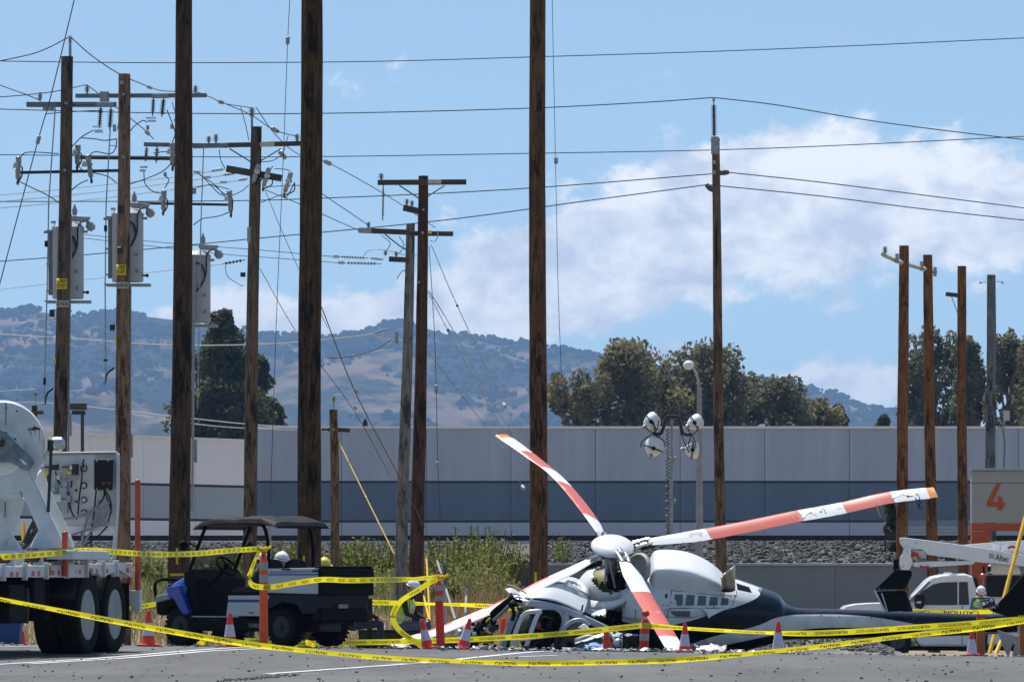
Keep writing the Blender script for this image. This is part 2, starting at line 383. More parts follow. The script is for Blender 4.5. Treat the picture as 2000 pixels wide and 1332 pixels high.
# stones strewn over the lot
def stone(mb, c, r, m=0, flat=0.7):
    b = len(mb.v); t = (1 + 5 ** 0.5) / 2
    rot = Matrix.Rotation(random.uniform(0, 6.28), 3, Vector((random.uniform(-1, 1), random.uniform(-1, 1), random.uniform(-1, 1) + 0.01)).normalized())
    for x, y, z in ((-1, t, 0), (1, t, 0), (-1, -t, 0), (1, -t, 0), (0, -1, t), (0, 1, t), (0, -1, -t), (0, 1, -t), (t, 0, -1), (t, 0, 1), (-t, 0, -1), (-t, 0, 1)):
        v = rot @ (Vector((x, y, z)).normalized() * random.uniform(0.7, 1.2)); v.z *= flat; mb.v.append(Vector(c) + v * r)
    for f in ((0, 11, 5), (0, 5, 1), (0, 1, 7), (0, 7, 10), (0, 10, 11), (1, 5, 9), (5, 11, 4), (11, 10, 2), (10, 7, 6), (7, 1, 8), (3, 9, 4), (3, 4, 2), (3, 2, 6), (3, 6, 8), (3, 8, 9), (4, 9, 5), (2, 4, 11), (6, 2, 10), (8, 6, 7), (9, 8, 1)):
        mb.f.append(tuple(b + i for i in f)); mb.m.append(m)
STONE = M('ballast_stone', (0.045, 0.044, 0.043), 0.9, 0, 0.3, 1.8, col2=(0.105, 0.10, 0.095), detail=3)
LOTSTONE = M('lot_gravel', (0.05, 0.048, 0.045), 0.9, 0, 0.3, 2.5, col2=(0.22, 0.21, 0.19), detail=2)
mb = MB(); rng = random.Random(3)
for _ in range(260):
    p = on_lot(rng.uniform(-20, 2020), 1268 + 70 * rng.random() ** 1.0)
    stone(mb, (p.x, p.y, H(p.x, p.y) + 0.008), rng.choice((0.009, 0.011, 0.014, 0.018, 0.024)))
for _ in range(330):
    y = rng.uniform(81, 86); x = rng.uniform(-8.5, 8.5)
    stone(mb, (x, y, H(x, y) + 0.01), rng.choice((0.012, 0.016, 0.022, 0.03)))
for _ in range(160):                                          # crumbled asphalt along a crack
    t = rng.random(); p = on_lot(430 + 150 * t + rng.gauss(0, 6), 1330 - 13 * t + rng.gauss(0, 1.2))
    stone(mb, (p.x, p.y, H(p.x, p.y) + 0.008), rng.choice((0.01, 0.014, 0.02)))
stuff(mb.build('loose_gravel', LOTSTONE, None, fix=False), 'loose dark stones scattered over the grey asphalt lot', 'gravel')

struct(sheet('ballast_bed', [-45 + 2 * i for i in range(46)], [183 + i for i in range(7)] + [190.1, 190.3] + [191 + i for i in range(12)] + [202.9], STONE, 0.012))
# railway bank: coarse ballast, two rails, ties, retaining wall
mb = MB(); rng = random.Random(5)
for _ in range(7600):
    D = rng.uniform(190.6, 203.2); px = rng.uniform(-40, 2040); x = (px - 1000) / F * D
    stone(mb, (x, D, H(x, D) + rng.uniform(-0.01, 0.07)), rng.uniform(0.05, 0.12), 0, 0.85)
for _ in range(1500):
    px = rng.uniform(-40, 1075); D = rng.uniform(181, 191); x = (px - 1000) / F * D
    stone(mb, (x, D, H(x, D) + rng.uniform(-0.02, 0.05)), rng.uniform(0.05, 0.11), 0, 0.85)
stuff(mb.build('ballast', STONE, None, fix=False), 'grey crushed stone ballast banked up under the railway rails', 'gravel')
RAILSTEEL = M('rusty_rail', (0.035, 0.024, 0.018), 0.7, 0.3, 0.35, 4.0)
TIE = M('creosote_tie', (0.03, 0.024, 0.02), 0.85, 0, 0.3, 3.0)
for k, (Dr, lab) in enumerate(((204.2, 'dark steel rail along the top of the ballast, nearer of the two'), (205.7, 'dark steel rail along the top of the ballast, farther of the two'))):
    mb = MB(); zb = H(0, 204) + 0.2
    prof = [(-0.075, 0), (0.075, 0), (0.075, 0.015), (0.012, 0.04), (0.012, 0.13), (0.037, 0.14), (0.037, 0.18), (-0.037, 0.18), (-0.037, 0.14), (-0.012, 0.13), (-0.012, 0.04), (-0.075, 0.015)]
    for i in range(0, 10):
        x0 = -22 + i * 4.6
        mb.prism([(x0, Dr + a, zb + b) for a, b in prof], (4.55, 0, 0))
    tag(mb.build('railway_rail', RAILSTEEL, None), lab, 'rail', 'rails on the bank')
mb = MB()
for i in range(64): mb.box((-21 + i * 0.68, 205, H(0, 204) + 0.05), (0.22, 2.5, 0.16))
stuff(mb.build('railway_ties', TIE, None), 'dark wooden ties under the rails', 'ties')

CONC = M('retaining_concrete', (0.26, 0.26, 0.255), 0.9, 0, 0.12, 0.7, bump=0.15, stretch=(1, 1, 0.35))
CONCTOP = M('concrete_cap', (0.45, 0.45, 0.44), 0.9, 0, 0.12, 2.0)
wt = thing('retaining_wall', 'long low grey concrete retaining wall holding back the ballast bank', 'wall', (10, 190, -1.2))
x = 1.2
while x < 24:
    MB().box((x + 2.395, 190.0, 0.13), (4.782, 0.34, 2.75)).build('wall_panel', CONC, wt, bevel=0.012)
    MB().box((x + 2.395, 189.98, 1.545), (4.775, 0.44, 0.085)).build('coping', CONCTOP, wt, bevel=0.012)
    x += 4.79
ring = MB(); c = W(1088, 1120, 189.75)
for k in range(16):
    a0, a1 = 2 * math.pi * k / 16, 2 * math.pi * (k + 1) / 16
    ring.cyl(c + Vector((math.cos(a0) * 0.09, 0, math.sin(a0) * 0.12)), c + Vector((math.cos(a1) * 0.09, 0, math.sin(a1) * 0.12)), 0.012, n=5)
ring.build('lifting_ring', GALV, wt)

# the warehouse beyond the tracks: tilt-up panels in three bands with recessed joints
B_UP = M('warehouse_upper', (0.37, 0.40, 0.48), 0.85, 0, 0.10, 0.7, stretch=(1, 1, 0.10))
B_MID = M('warehouse_band', (0.105, 0.145, 0.215), 0.85, 0, 0.12, 0.7, stretch=(1, 1, 0.10))
B_LOW = M('warehouse_lower', (0.41, 0.44, 0.53), 0.85, 0, 0.04, 0.25)
L_UP = M('annex_upper', (0.80, 0.78, 0.78), 0.85, 0, 0.04, 0.25)
L_MID = M('annex_band', (0.36, 0.39, 0.43), 0.85, 0, 0.05, 0.25)
L_LOW = M('annex_lower', (0.80, 0.78, 0.80), 0.85, 0, 0.04, 0.25)
JOINT = M('joint_sealant', (0.24, 0.26, 0.31), 0.9, 0, 0.1, 1.0); REVEAL = M('reveal_strip', (0.035, 0.04, 0.055), 0.9, 0, 0.1, 1.0)
CAPW = M('roof_flashing', (0.74, 0.74, 0.74), 0.5, 0, 0.06, 1.0)
ROOFG = M('roof_membrane', (0.35, 0.35, 0.35), 0.9, 0, 0.1, 0.3)
def banded(name, label, p0, p1, zb, cuts, mats, panel, depth, cat='building'):
    """p0, p1: foot of the facade from its left to its right end"""
    p0, p1 = Vector(p0), Vector(p1); d = (p1 - p0); Ln = d.length; u = d / Ln; n = Vector((u.y, -u.x, 0))      # n: towards the camera
    t = thing(name, label, cat, p0)
    rot = Matrix((u, -n, Vector((0, 0, 1)))).transposed()
    ztop = cuts[-1]
    core = MB(); core.box(p0 + u * Ln / 2 - n * (depth / 2 + 0.1) + Vector((0, 0, (ztop - 0.15 + zb) / 2 - p0.z)), (Ln - 0.1, depth, ztop - 0.15 - zb), rot)
    core.build('wall_core', JOINT, t)
    k = max(1, round(Ln / panel)); w = Ln / k; me = {}
    for b in range(len(cuts) - 1):
        z0, z1 = cuts[b] + 0.10, cuts[b + 1] - (0.10 if b < len(cuts) - 2 else 0.0)
        for i in range(k):
            c = p0 + u * (i + 0.5) * w; c.z = (z0 + z1) / 2
            if b not in me: me[b] = MB().box((0, 0, 0), (w - 0.045, 0.24, z1 - z0)).build('wall_panel', mats[b], None); o = me[b]
            else: o = me[b].copy(); COL.objects.link(o)
            o.parent = t; o.location = c - p0; o.rotation_euler = rot.to_euler()
    for zc in cuts[1:-1]:
        g_ = MB(); g_.box(p0 + u * Ln / 2 - n * 0.05 + Vector((0, 0, zc - p0.z)), (Ln, 0.14, 0.19), rot); g_.build('reveal_strip', REVEAL, t)
    f = MB(); f.box(p0 + u * Ln / 2 + n * 0.03 + Vector((0, 0, ztop + 0.06 - p0.z)), (Ln + 0.2, 0.5, 0.18), rot); f.build('roof_flashing', CAPW, t)
    return t, u, n, rot
Dm = 480.0
zc_ = lambda py: ZC + (YH - py) / F * Dm
wh, wu, wn, wr = banded('warehouse', 'long flat roofed grey warehouse with dark blue band beyond the tracks', W(502, YH, Dm) + Vector((0, 0, 1.2)), W(2320, YH, Dm) + Vector((0, 0, 1.2)), 1.5,
                        [2.2, zc_(1018), zc_(941), zc_(836)], [B_LOW, B_MID, B_UP], 6.95, 60)
# roller door in the lower band
rd = MB(); SHUT = M('roller_door', (0.36, 0.38, 0.43), 0.6, 0, 0.06, 0.5)
x0, x1 = W(1772, 0, Dm).x, W(1893, 0, Dm).x
fr = MB(); fr.box(((x0 + x1) / 2, Dm - 0.16, (zc_(1018) + 2.2) / 2 + 0.1), (x1 - x0 + 0.3, 0.1, zc_(1018) - 2.2)); door = fr.build('roller_door', JOINT, wh)
z = 2.5
while z < zc_(1020) - 0.2:
    MB().box(((x0 + x1) / 2, Dm - 0.24, z), (x1 - x0, 0.08, 0.235)).build('door_slat', SHUT, door, bevel=0.02); z += 0.27
# rooftop vent seen over the parapet
MB().box(W(775, 832, Dm + 8), (1.1, 1.0, 0.35)).build('roof_vent', GALV, wh)
MB().cyl(W(776, 838, Dm + 8), W(776, 833, Dm + 8), 0.3, n=8).build('vent_stub', GALV, wh)
# the paler annex running off to the left
pa, pb = W(-160, YH, 414), W(478, YH, 451)
pa.z = pb.z = 2.2; ztl = 12.05
banded('warehouse_annex', 'paler grey warehouse wing set at an angle behind the reel truck', pa, pb, 1.5, [2.2, 5.75, 8.45, ztl], [L_LOW, L_MID, L_UP], 7.0, 30)

# small brown lamp post / tower seen between the poles at the left
BROWN = M('brown_steel', (0.06, 0.045, 0.035), 0.6, 0, 0.2, 4.0)
t = thing('area_light', 'brown shoebox area light on a square post beside the reel truck', 'light pole', (W(157, YH, 150).x, 150, H(W(157, YH, 150).x, 150)))
p = W(161, 810, 150); MB().box((p.x, 150, (p.z + H(p.x, 150)) / 2), (0.085, 0.085, p.z - H(p.x, 150))).build('post', BROWN, t, bevel=0.008)
MB().box(W(152, 794, 150), (0.46, 0.42, 0.17)).build('lamp_head', BROWN, t, bevel=0.012); MB().box(W(154, 806, 150), (0.34, 0.3, 0.10)).build('lamp_lens', DARKMETAL, t)

# the gate wall with its number
TAUPE = M('taupe_stucco', (0.36, 0.35, 0.325), 0.9, 0, 0.05, 1.5, bump=0.1)
SIGNOR = M('orange_stucco', (0.45, 0.085, 0.022), 0.85, 0, 0.08, 1.5, bump=0.1)
Dg = 186.0
g = thing('bay_wall', 'tall taupe and orange bay wall marked with an orange number four', 'building', W(1955, 1200, Dg))
gx0, gx1 = W(1898, 0, Dg).x, W(2150, 0, Dg).x; gz = lambda py: W(0, py, Dg).z
def slab(y0, y1, mat, name, proud=0.0, xx0=None, xx1=None):
    a, b = (gx0 if xx0 is None else xx0), (gx1 if xx1 is None else xx1)
    return MB().box(((a + b) / 2, Dg + 0.3 - proud / 2, (gz(y0) + gz(y1)) / 2), (b - a, 0.6 + proud, abs(gz(y0) - gz(y1)) - 0.02)).build(name, mat, g, bevel=0.008)
slab(914, 920, M('metal_coping', (0.30, 0.31, 0.34), 0.5, 0.2, 0.1, 2), 'coping', 0.06, gx0 - 0.03, gx1); slab(920, 943, TAUPE, 'upper_panel'); pnl = slab(943, 1021, TAUPE, 'number_panel'); slab(1021, 1037, SIGNOR, 'orange_panel'); slab(1037, 1180, SIGNOR, 'orange_panel', 0.0, gx0, W(1934, 0, Dg).x)
q = lambda px, py: W(px, py, Dg) + Vector((0, -0.012, 0))
mb = MB()
for poly in ([(1946, 944), (1955, 944), (1938.5, 980), (1927.5, 982), (1927.5, 980)], [(1927.5, 980), (1962.5, 980), (1962.5, 989), (1927.5, 989)], [(1948.5, 970), (1958, 970), (1958, 996), (1948.5, 996)]):
    mb.prism([W(a, b, Dg) + Vector((0, -0.02 - 0.004 * len(mb.f) / 8, 0)) for a, b in poly], (0, 0.03, 0))
n4 = mb.build('number_four', SIGNOR, pnl); n4['label'] = 'large orange number four'

# ------------------------------------------------------------------ hills and the far vegetation
SKYLINE = [(-500, 640), (-300, 618), (0, 612), (60, 606), (150, 617), (230, 611), (300, 619), (400, 632), (480, 645), (560, 656), (630, 663), (690, 652), (735, 640), (775, 634), (830, 640), (880, 654), (960, 666), (1030, 673), (1100, 684), (1160, 696), (1250, 708), (1350, 722), (1460, 736), (1540, 748), (1620, 773), (1700, 796), (1745, 806), (1850, 826), (2000, 850), (2400, 880)]
def skyline(px):
    for (a, b), (c, d) in zip(SKYLINE, SKYLINE[1:]):
        if a <= px <= c: return b + (d - b) * (px - a) / (c - a)
    return SKYLINE[-1][1] if px > 0 else SKYLINE[0][1]
D_RIDGE, D_TOE, HS = 10000.0, 4200.0, 2.4               # ridge and foot of the hills, and the scale of their relief
def hill_z(px, D):
    X = (px - 1000) / F * D
    e = (YH - skyline(px)) / F * D_RIDGE                      # ridge height in metres
    t = (D - D_TOE) / (D_RIDGE - D_TOE)
    if t <= 0: return 2.25 - 6 * min(1, -t * 5)
    n1 = noise.fractal(Vector((X / 330.0 / HS, D / 420.0 / HS, 1.3)), 1.0, 2.1, 5); n2 = noise.fractal(Vector((X / 120.0 / HS, D / 700.0 / HS, 7.7)), 1.0, 2.0, 4)
    s = t if t <= 1 else max(0.0, 1 - (t - 1) * 1.5)
    shape = (s ** 1.25) * e
    env = math.sin(math.pi * min(1, t)) if t <= 1 else 0.0
    gul = (-abs(n2) * 26 + n1 * 22) * env * HS
    spur = 20 * HS * math.exp(-((t - 0.17) / 0.10) ** 2) * (0.6 + 0.5 * noise.noise(Vector((X / 260 / HS, 0.3, 2.0))))
    return 2.25 + shape + gul + spur
def hill_mat():
    """dry grass, with scrub that thickens in bands"""
    m = bpy.data.materials.new('dry_hillside'); m.use_nodes = True; nt = m.node_tree; N = nt.nodes; L = nt.links; bs = N['Principled BSDF']; bs.inputs['Roughness'].default_value = 1.0; bs.inputs['Specular IOR Level'].default_value = 0.0
    tc = N.new('ShaderNodeTexCoord')
    def nz(scale, detail, st=(1, 1, 1)):
        mp = N.new('ShaderNodeMapping'); L.new(tc.outputs['Object'], mp.inputs[0]); mp.inputs['Scale'].default_value = st
        n = N.new('ShaderNodeTexNoise'); L.new(mp.outputs[0], n.inputs['Vector']); n.inputs['Scale'].default_value = scale / HS; n.inputs['Detail'].default_value = detail; n.inputs['Roughness'].default_value = 0.68; return n.outputs[0]
    g = N.new('ShaderNodeValToRGB'); L.new(nz(0.012, 8), g.inputs[0]); e = g.color_ramp.elements
    e[0].position = 0.3; e[0].color = (0.13, 0.088, 0.055, 1); e[1].position = 0.7; e[1].color = (0.25, 0.17, 0.105, 1)
    w = N.new('ShaderNodeValToRGB'); L.new(nz(0.0115, 12, (1, 0.4, 2.2)), w.inputs[0]); e = w.color_ramp.elements
    e[0].position = 0.42; e[0].color = (0, 0, 0, 1); e[1].position = 0.51; e[1].color = (1, 1, 1, 1)
    mx = N.new('ShaderNodeMix'); mx.data_type = 'RGBA'; L.new(w.outputs[0], mx.inputs[0]); L.new(g.outputs[0], mx.inputs[6]); mx.inputs[7].default_value = (0.028, 0.03, 0.02, 1)
    L.new(mx.outputs[2], bs.inputs['Base Color']); return m
mb = MB(); pxs = [-460 + 8 * i for i in range(350)]; Ds = [3800 + 80 * i for i in range(100)]
for D in Ds:
    for px in pxs: mb.v.append(Vector(((px - 1000) / F * D, D, hill_z(px, D))))
n = len(pxs)
for j in range(len(Ds) - 1):
    for i in range(n - 1): mb.f.append((j * n + i, j * n + i + 1, (j + 1) * n + i + 1, (j + 1) * n + i)); mb.m.append(0)
struct(mb.build('hills', hill_mat(), None, 'full', fix=False))
OAK = M('oak_scrub', (0.018, 0.02, 0.012), 0.95, 0, 0.4, 0.03, col2=(0.04, 0.042, 0.024), spec=0.0)
mb = MB(); rng = random.Random(11); k = 0
while k < 9500:
    px = rng.uniform(-60, 1800); ridge = k < 520
    D = D_RIDGE + rng.uniform(-160, 60) if ridge else D_TOE + 500 + 5300 * rng.random() ** 0.75
    X = (px - 1000) / F * D
    c = noise.fractal(Vector((X / 190.0 / HS, D / 300.0 / HS, 4.4)), 1.0, 2.0, 5)
    if not ridge and c < rng.uniform(-0.3, 0.25): continue
    if ridge and noise.noise(Vector((X / 45.0 / HS, 0, 9.1))) < 0.08: continue
    k += 1; r = rng.choice((2.2, 3, 3.6, 4.6, 6.5, 9)) * rng.uniform(0.8, 1.2) * (0.9 if ridge else 1.0); z = hill_z(px, D)
    stone(mb, (X, D, z + r * 0.5), r, 0, 0.8)
    for _ in range(rng.choice((0, 1, 1, 2)) if r > 4 else 0): stone(mb, (X + rng.uniform(-1.6, 1.6) * r, D - 0.5, z + r * rng.uniform(0.3, 0.8)), r * rng.uniform(0.4, 0.8), 0, 0.8)
stuff(mb.build('hillside_oaks', OAK, None, True, fix=False), 'dark scrub oaks dotted over the far dry hills', 'trees')

def leaf_mats(name, c0, c1):
    m = M(name, c0, 0.7, 0, 0.3, 0.35, col2=c1, detail=4, spec=0.3)
    return translucent(m, 0.42, 1.5)
BARK = M('pale_bark', (0.22, 0.18, 0.14), 0.9, 0, 0.3, 3.0); DBARK = M('dark_bark', (0.06, 0.045, 0.035), 0.9, 0, 0.3, 3.0)
def leaf_cloud(mb, rng, c, rad, n, size, shell=0.55):
    """n small leaf faces through an ellipsoid, denser towards the outside"""
    for _ in range(n):
        while True:
            v = Vector((rng.uniform(-1, 1), rng.uniform(-1, 1), rng.uniform(-1, 1)))
            if 0.01 < v.length < 1: break
        v = v.normalized() * (shell + (1 - shell) * rng.random()) if rng.random() < 0.72 else v
        p = Vector((c[0] + v.x * rad[0], c[1] + v.y * rad[1], c[2] + v.z * rad[2]))
        a = Vector((rng.gauss(0, 1), rng.gauss(0, 1), rng.gauss(0, 1))).normalized(); b = a.orthogonal().normalized(); b = (b * math.cos(rng.random() * 6) + a.cross(b) * math.sin(rng.random() * 6)).normalized()
        s = size * rng.uniform(0.6, 1.5); mb.add([p - a * s, p + b * s * 0.55, p + a * s, p - b * s * 0.55], [(0, 1, 2, 3)])
def tree(label, px, D, top_py, wid_px, leaf, bark, seed, kind='round', group='trees beyond the warehouse', dens=1.0, blobs=None, base=None):
    rng = random.Random(seed); k = F / D; x = (px - 1000) / k; z0 = 2.0 if base is None else base; zt = ZC + (YH - top_py) / k; h = zt - z0; w = wid_px / k
    t = thing('pine_tree' if kind == 'cone' else 'eucalyptus_tree' if kind == 'round' else 'shrub', label, 'tree' if kind != 'shrub' else 'shrub', (x, D, z0), group=group)
    tr = MB(); tr.tube([(x + rng.uniform(-.2, .2), D, z0 - 0.3), (x + rng.uniform(-.3, .3), D, z0 + h * 0.35), (x + rng.uniform(-.5, .5), D, z0 + h * 0.7), (x, D, zt - h * 0.06)], [0.028 * h * 0.6, 0.02 * h * 0.6, 0.012 * h * 0.6, 0.02], 7, sub=4)
    cr = MB(); cl = []
    if kind == 'cone':
        m = int(46 * dens)
        for i in range(m):
            q = (i + 0.5) / m; z = z0 + h * (0.22 + 0.76 * q); rr = w / 2 * min(1.0, (1 - q) * 2.0 + 0.13) * rng.uniform(0.55, 1.05); a = rng.uniform(0, 6.28)
            cl.append(((x + math.cos(a) * rr * 0.62, D + math.sin(a) * rr * 0.62, z), (rr * 0.55 + 0.5, rr * 0.55 + 0.5, h * 0.045)))
            tr.tube([(x, D, z - h * 0.03), (x + math.cos(a) * rr, D + math.sin(a) * rr, z)], 0.05, 4)
        per, ls = 230, 0.24
    else:
        m = int((26 if kind == 'round' else 14) * dens)
        for i in range(m):
            q = rng.random(); z = z0 + h * (0.26 + 0.68 * q) if kind == 'round' else z0 + h * (0.1 + 0.8 * q)
            wd = w / 2 * math.sin(math.pi * min(1, 0.22 + 0.62 * q)) ** 0.7; a = rng.uniform(0, 6.28); rr = wd * rng.random() ** 0.5 * 0.85
            c = (x + math.cos(a) * rr, D + math.sin(a) * rr, z); cl.append((c, (w * rng.uniform(0.11, 0.19), w * rng.uniform(0.11, 0.19), h * rng.uniform(0.06, 0.105))))
            tr.tube([(x, D, max(z0 + h * 0.25, z - h * 0.28)), ((x + c[0]) / 2 + rng.uniform(-.4, .4), (D + c[1]) / 2, z - h * 0.09), c], [0.11, 0.07, 0.02], 5, sub=3)
        cl.append(((x, D, zt - h * 0.08), (w * 0.15, w * 0.15, h * 0.08))); per, ls = 240, 0.25
    for c, r in cl: leaf_cloud(cr, rng, c, r, int(per * (0.8 + 0.4 * rng.random())), ls)
    tr.build('trunk', bark, t, True); cr.build('crown', leaf, t, fix=False)
    return t
PINE = leaf_mats('pine_foliage', (0.022, 0.030, 0.012), (0.085, 0.088, 0.03)); EUC = leaf_mats('eucalyptus_foliage', (0.075, 0.072, 0.036), (0.23, 0.20, 0.10)); EUC2 = leaf_mats('grey_green_foliage', (0.065, 0.066, 0.040), (0.185, 0.175, 0.105)); CYP = leaf_mats('cypress_foliage', (0.025, 0.035, 0.014), (0.075, 0.085, 0.03))
tree('tall dark conifer behind the pale warehouse wing', 436, 520, 610, 205, PINE, DBARK, 1, 'cone', dens=2.0)
tree('smaller dark conifer beside the tall one, right of its crown', 505, 525, 700, 120, PINE, DBARK, 2, 'cone', dens=1.0)
tree('low conifer tip poking out over the warehouse corner', 541, 530, 790, 40, PINE, DBARK, 3, 'cone', dens=0.4)
tree('low thin eucalyptus at the left end of the grove', 1135, 560, 718, 165, EUC, BARK, 4, dens=1.5)
tree('tall olive eucalyptus with domed crown left of the street lamp', 1245, 565, 660, 225, EUC, BARK, 5, dens=2.6)
tree('broad dark eucalyptus behind the street lamp', 1388, 570, 668, 225, EUC2, BARK, 6, dens=2.6)
tree('olive tree filling the gap under the street lamp arm', 1316, 580, 742, 150, EUC, BARK, 41, dens=1.6)
tree('dark tree filling the gap right of the slim pole', 1452, 585, 738, 150, EUC2, BARK, 42, dens=1.6)
tree('lower eucalyptus leaning away right of the tall timber pole', 1515, 575, 735, 190, EUC2, BARK, 7, dens=1.9)
tree('small olive tree low over the parapet past the grove', 1595, 580, 776, 150, EUC, BARK, 8, dens=1.4)
tree('dense low cypress at the right end of the grove', 1640, 585, 792, 70, CYP, DBARK, 9, 'cone', dens=0.6)
tree('tiny cypress tips left of the four timber poles', 1725, 585, 812, 60, CYP, DBARK, 10, 'cone', dens=0.5)
tree('grey green eucalyptus between the first two of the four poles', 1822, 555, 640, 150, EUC2, BARK, 12, dens=2.0)
tree('grey green eucalyptus behind the third of the four poles', 1896, 550, 662, 110, EUC2, BARK, 13, dens=1.8)
tree('olive eucalyptus at the edge beside the grey pole', 1972, 540, 640, 110, EUC, BARK, 14, dens=1.9)
tree('tallest eucalyptus cut by the edge of the view', 2045, 530, 505, 120, EUC, BARK, 15, dens=1.6)
tree('small round dark tree over the warehouse roof by the grey pole', 713, 560, 818, 26, PINE, DBARK, 16, 'shrub', dens=0.35)

# weeds and dry grass on the bank
WEED = leaf_mats('weed_leaf', (0.095, 0.105, 0.024), (0.27, 0.275, 0.085)); DRY = M('dry_grass', (0.20, 0.155, 0.07), 0.8, 0, 0.3, 1.2, col2=(0.36, 0.29, 0.15)); RUSTGRASS = M('reddish_dry_weed', (0.24, 0.13, 0.06), 0.8, 0, 0.3, 1.2, col2=(0.38, 0.24, 0.13)); GGRASS = M('green_grass', (0.07, 0.11, 0.025), 0.8, 0, 0.3, 1.5, col2=(0.22, 0.25, 0.08))
for m_ in (DRY, RUSTGRASS, GGRASS): translucent(m_, 0.4, 1.3)
def blades(mb, rng, n, fpx, fD, hmin, hmax, wd):
    for _ in range(n):
        D = fD(rng); px = fpx(rng, D); x = (px - 1000) / F * D; z = H(x, D); h = rng.uniform(hmin, hmax) * (0.6 + 0.8 * max(0, 0.5 + noise.noise(Vector((x / 1.5, D / 4, 0)))))
        a = rng.uniform(0, 6.28); d = Vector((math.cos(a), math.sin(a), 0)) * wd; ln = Vector((rng.gauss(0, 0.22), rng.gauss(0, 0.22), 0)) * h; p = Vector((x, D, z - 0.02))
        mb.add([p - d, p + d, p + ln * 0.4 + Vector((0, 0, h * 0.6)) + d * 0.7, p + ln + Vector((0, 0, h)), p + ln * 0.4 + Vector((0, 0, h * 0.6)) - d * 0.7], [(0, 1, 2, 3, 4)])
rng = random.Random(21)
mb = MB(); blades(mb, rng, 16000, lambda r, D: r.uniform(-30, 1075), lambda r: r.uniform(118, 172), 0.12, 0.40, 0.011)
stuff(mb.build('dry_grass', DRY, None, fix=False), 'pale dry grass covering the bank below the tracks', 'grass')
mb = MB(); blades(mb, rng, 4200, lambda r, D: r.gauss(960, 75) if r.random() < 0.6 else r.uniform(880, 1072), lambda r: r.uniform(128, 178), 0.16, 0.55, 0.018)
stuff(mb.build('reddish_weeds', RUSTGRASS, None, fix=False), 'reddish dry weeds on the bank behind the wrecked helicopter', 'weeds')
mb = MB(); blades(mb, rng, 6500, lambda r, D: r.uniform(230, 1030), lambda r: r.uniform(140, 180), 0.16, 0.5, 0.018)
stuff(mb.build('green_grass', GGRASS, None, fix=False), 'green grass among the weeds on the bank', 'grass')
mb = MB(); lf = MB(); r2 = random.Random(77)
for _ in range(520):
    px = r2.gauss(930, 70) if r2.random() < 0.55 else r2.uniform(480, 1040); D = r2.uniform(150, 178); x = (px - 1000) / F * D; z = H(x, D); h = r2.uniform(0.25, 0.75) * (1.7 if px > 830 and r2.random() < 0.35 else 1.0); tp = Vector((x + r2.gauss(0, 0.12) * h, D, z + h))
    mb.tube([(x, D, z), (x * 0.5 + tp.x * 0.5 + r2.uniform(-.03, .03), D, z + h * 0.55), tp], [0.010, 0.008, 0.005], 3)
    for q in range(7): leaf_cloud(lf, r2, Vector((x, D, z)).lerp(tp, 0.15 + 0.12 * q), (0.09, 0.09, 0.05), 3, 0.05)
for _ in range(26):
    D = r2.uniform(189, 192); x = (r2.gauss(1096, 9) - 1000) / F * D; z = 1.6; h = r2.uniform(0.3, 1.0); tp = Vector((x + r2.gauss(0, 0.15), D, z + h)); mb.tube([(x, D, z), tp], 0.009, 3)
    for q in range(6): leaf_cloud(lf, r2, Vector((x, D, z)).lerp(tp, 0.3 + 0.12 * q), (0.08, 0.08, 0.05), 2, 0.05)
stuff(mb.build('weed_stalks', GGRASS, None, fix=False), 'thin tall weed stalks standing over the bank', 'weeds'); stuff(lf.build('weed_leaves', WEED, None, fix=False), 'sparse small leaves on the weed stalks of the bank', 'weeds')
WP = [(300, 166, 62, 60, 'beside the reel truck'), (345, 170, 55, 55, 'left of the buggy'), (420, 172, 52, 60, 'behind the buggy windscreen'), (470, 174, 60, 62, 'behind the steering wheel'), (540, 172, 85, 95, 'behind the white hard hat'), (585, 174, 80, 90, 'left of the thick dark pole'),
      (655, 171, 90, 110, 'at the foot of the short pole'), (705, 170, 100, 110, 'between the short pole and the grey pole'), (750, 172, 90, 100, 'left of the grey leaning pole'), (850, 168, 95, 130, 'right of the red brown pole'), (890, 166, 110, 140, 'above the red delineator'),
      (935, 168, 130, 150, 'tallest, under the broken rotor blade tip'), (975, 170, 100, 120, 'left of the timber pole by the wreck'), (1010, 172, 70, 80, 'nearest the timber pole by the wreck'), (880, 150, 60, 90, 'low on the bank past the delineator'), (950, 152, 50, 80, 'low among the reddish weeds')]
for i, (px, D, hpx, wpx, where) in enumerate(WP):
    r2 = random.Random(100 + i); k = F / D; x = (px - 1000) / k; z0 = H(x, D) if px < 1075 else 1.6; h = 0.8 * hpx / k; w = wpx / k
    t = thing('leafy_weed', 'bushy green weed on the bank ' + where, 'weed', (x, D, z0), group='weeds on the railway bank')
    st = MB(); lv = MB()
    for j in range(int(12 + wpx / 6)):
        a = r2.uniform(0, 6.28); rr = w / 2 * r2.random() ** 0.6; hh = h * r2.uniform(0.5, 1.08); b0 = Vector((x + math.cos(a) * rr * 0.6, D + math.sin(a) * rr * 0.6, z0)); b1 = Vector((x + math.cos(a) * rr, D + math.sin(a) * rr, z0 + hh))
        st.tube([b0, b0.lerp(b1, 0.5) + Vector((0, 0, 0.03)), b1], 0.012, 4)
        for q in range(9):
            s_ = 0.12 + 0.82 * q / 8; leaf_cloud(lv, r2, b0.lerp(b1, s_), (0.13, 0.13, 0.06), 5 if s_ < 0.8 else 2, 0.06)
    st.build('stem', MATS['green_grass'], t); lv.build('foliage', WEED, t, fix=False)
tree('spindly bush on the ballast beside the four timber poles', 1742, 196, 978, 50, leaf_mats('dusty_green', (0.06, 0.085, 0.04), (0.15, 0.18, 0.09)), DBARK, 31, 'shrub', group='weeds on the railway bank', dens=0.22, base=1.8)

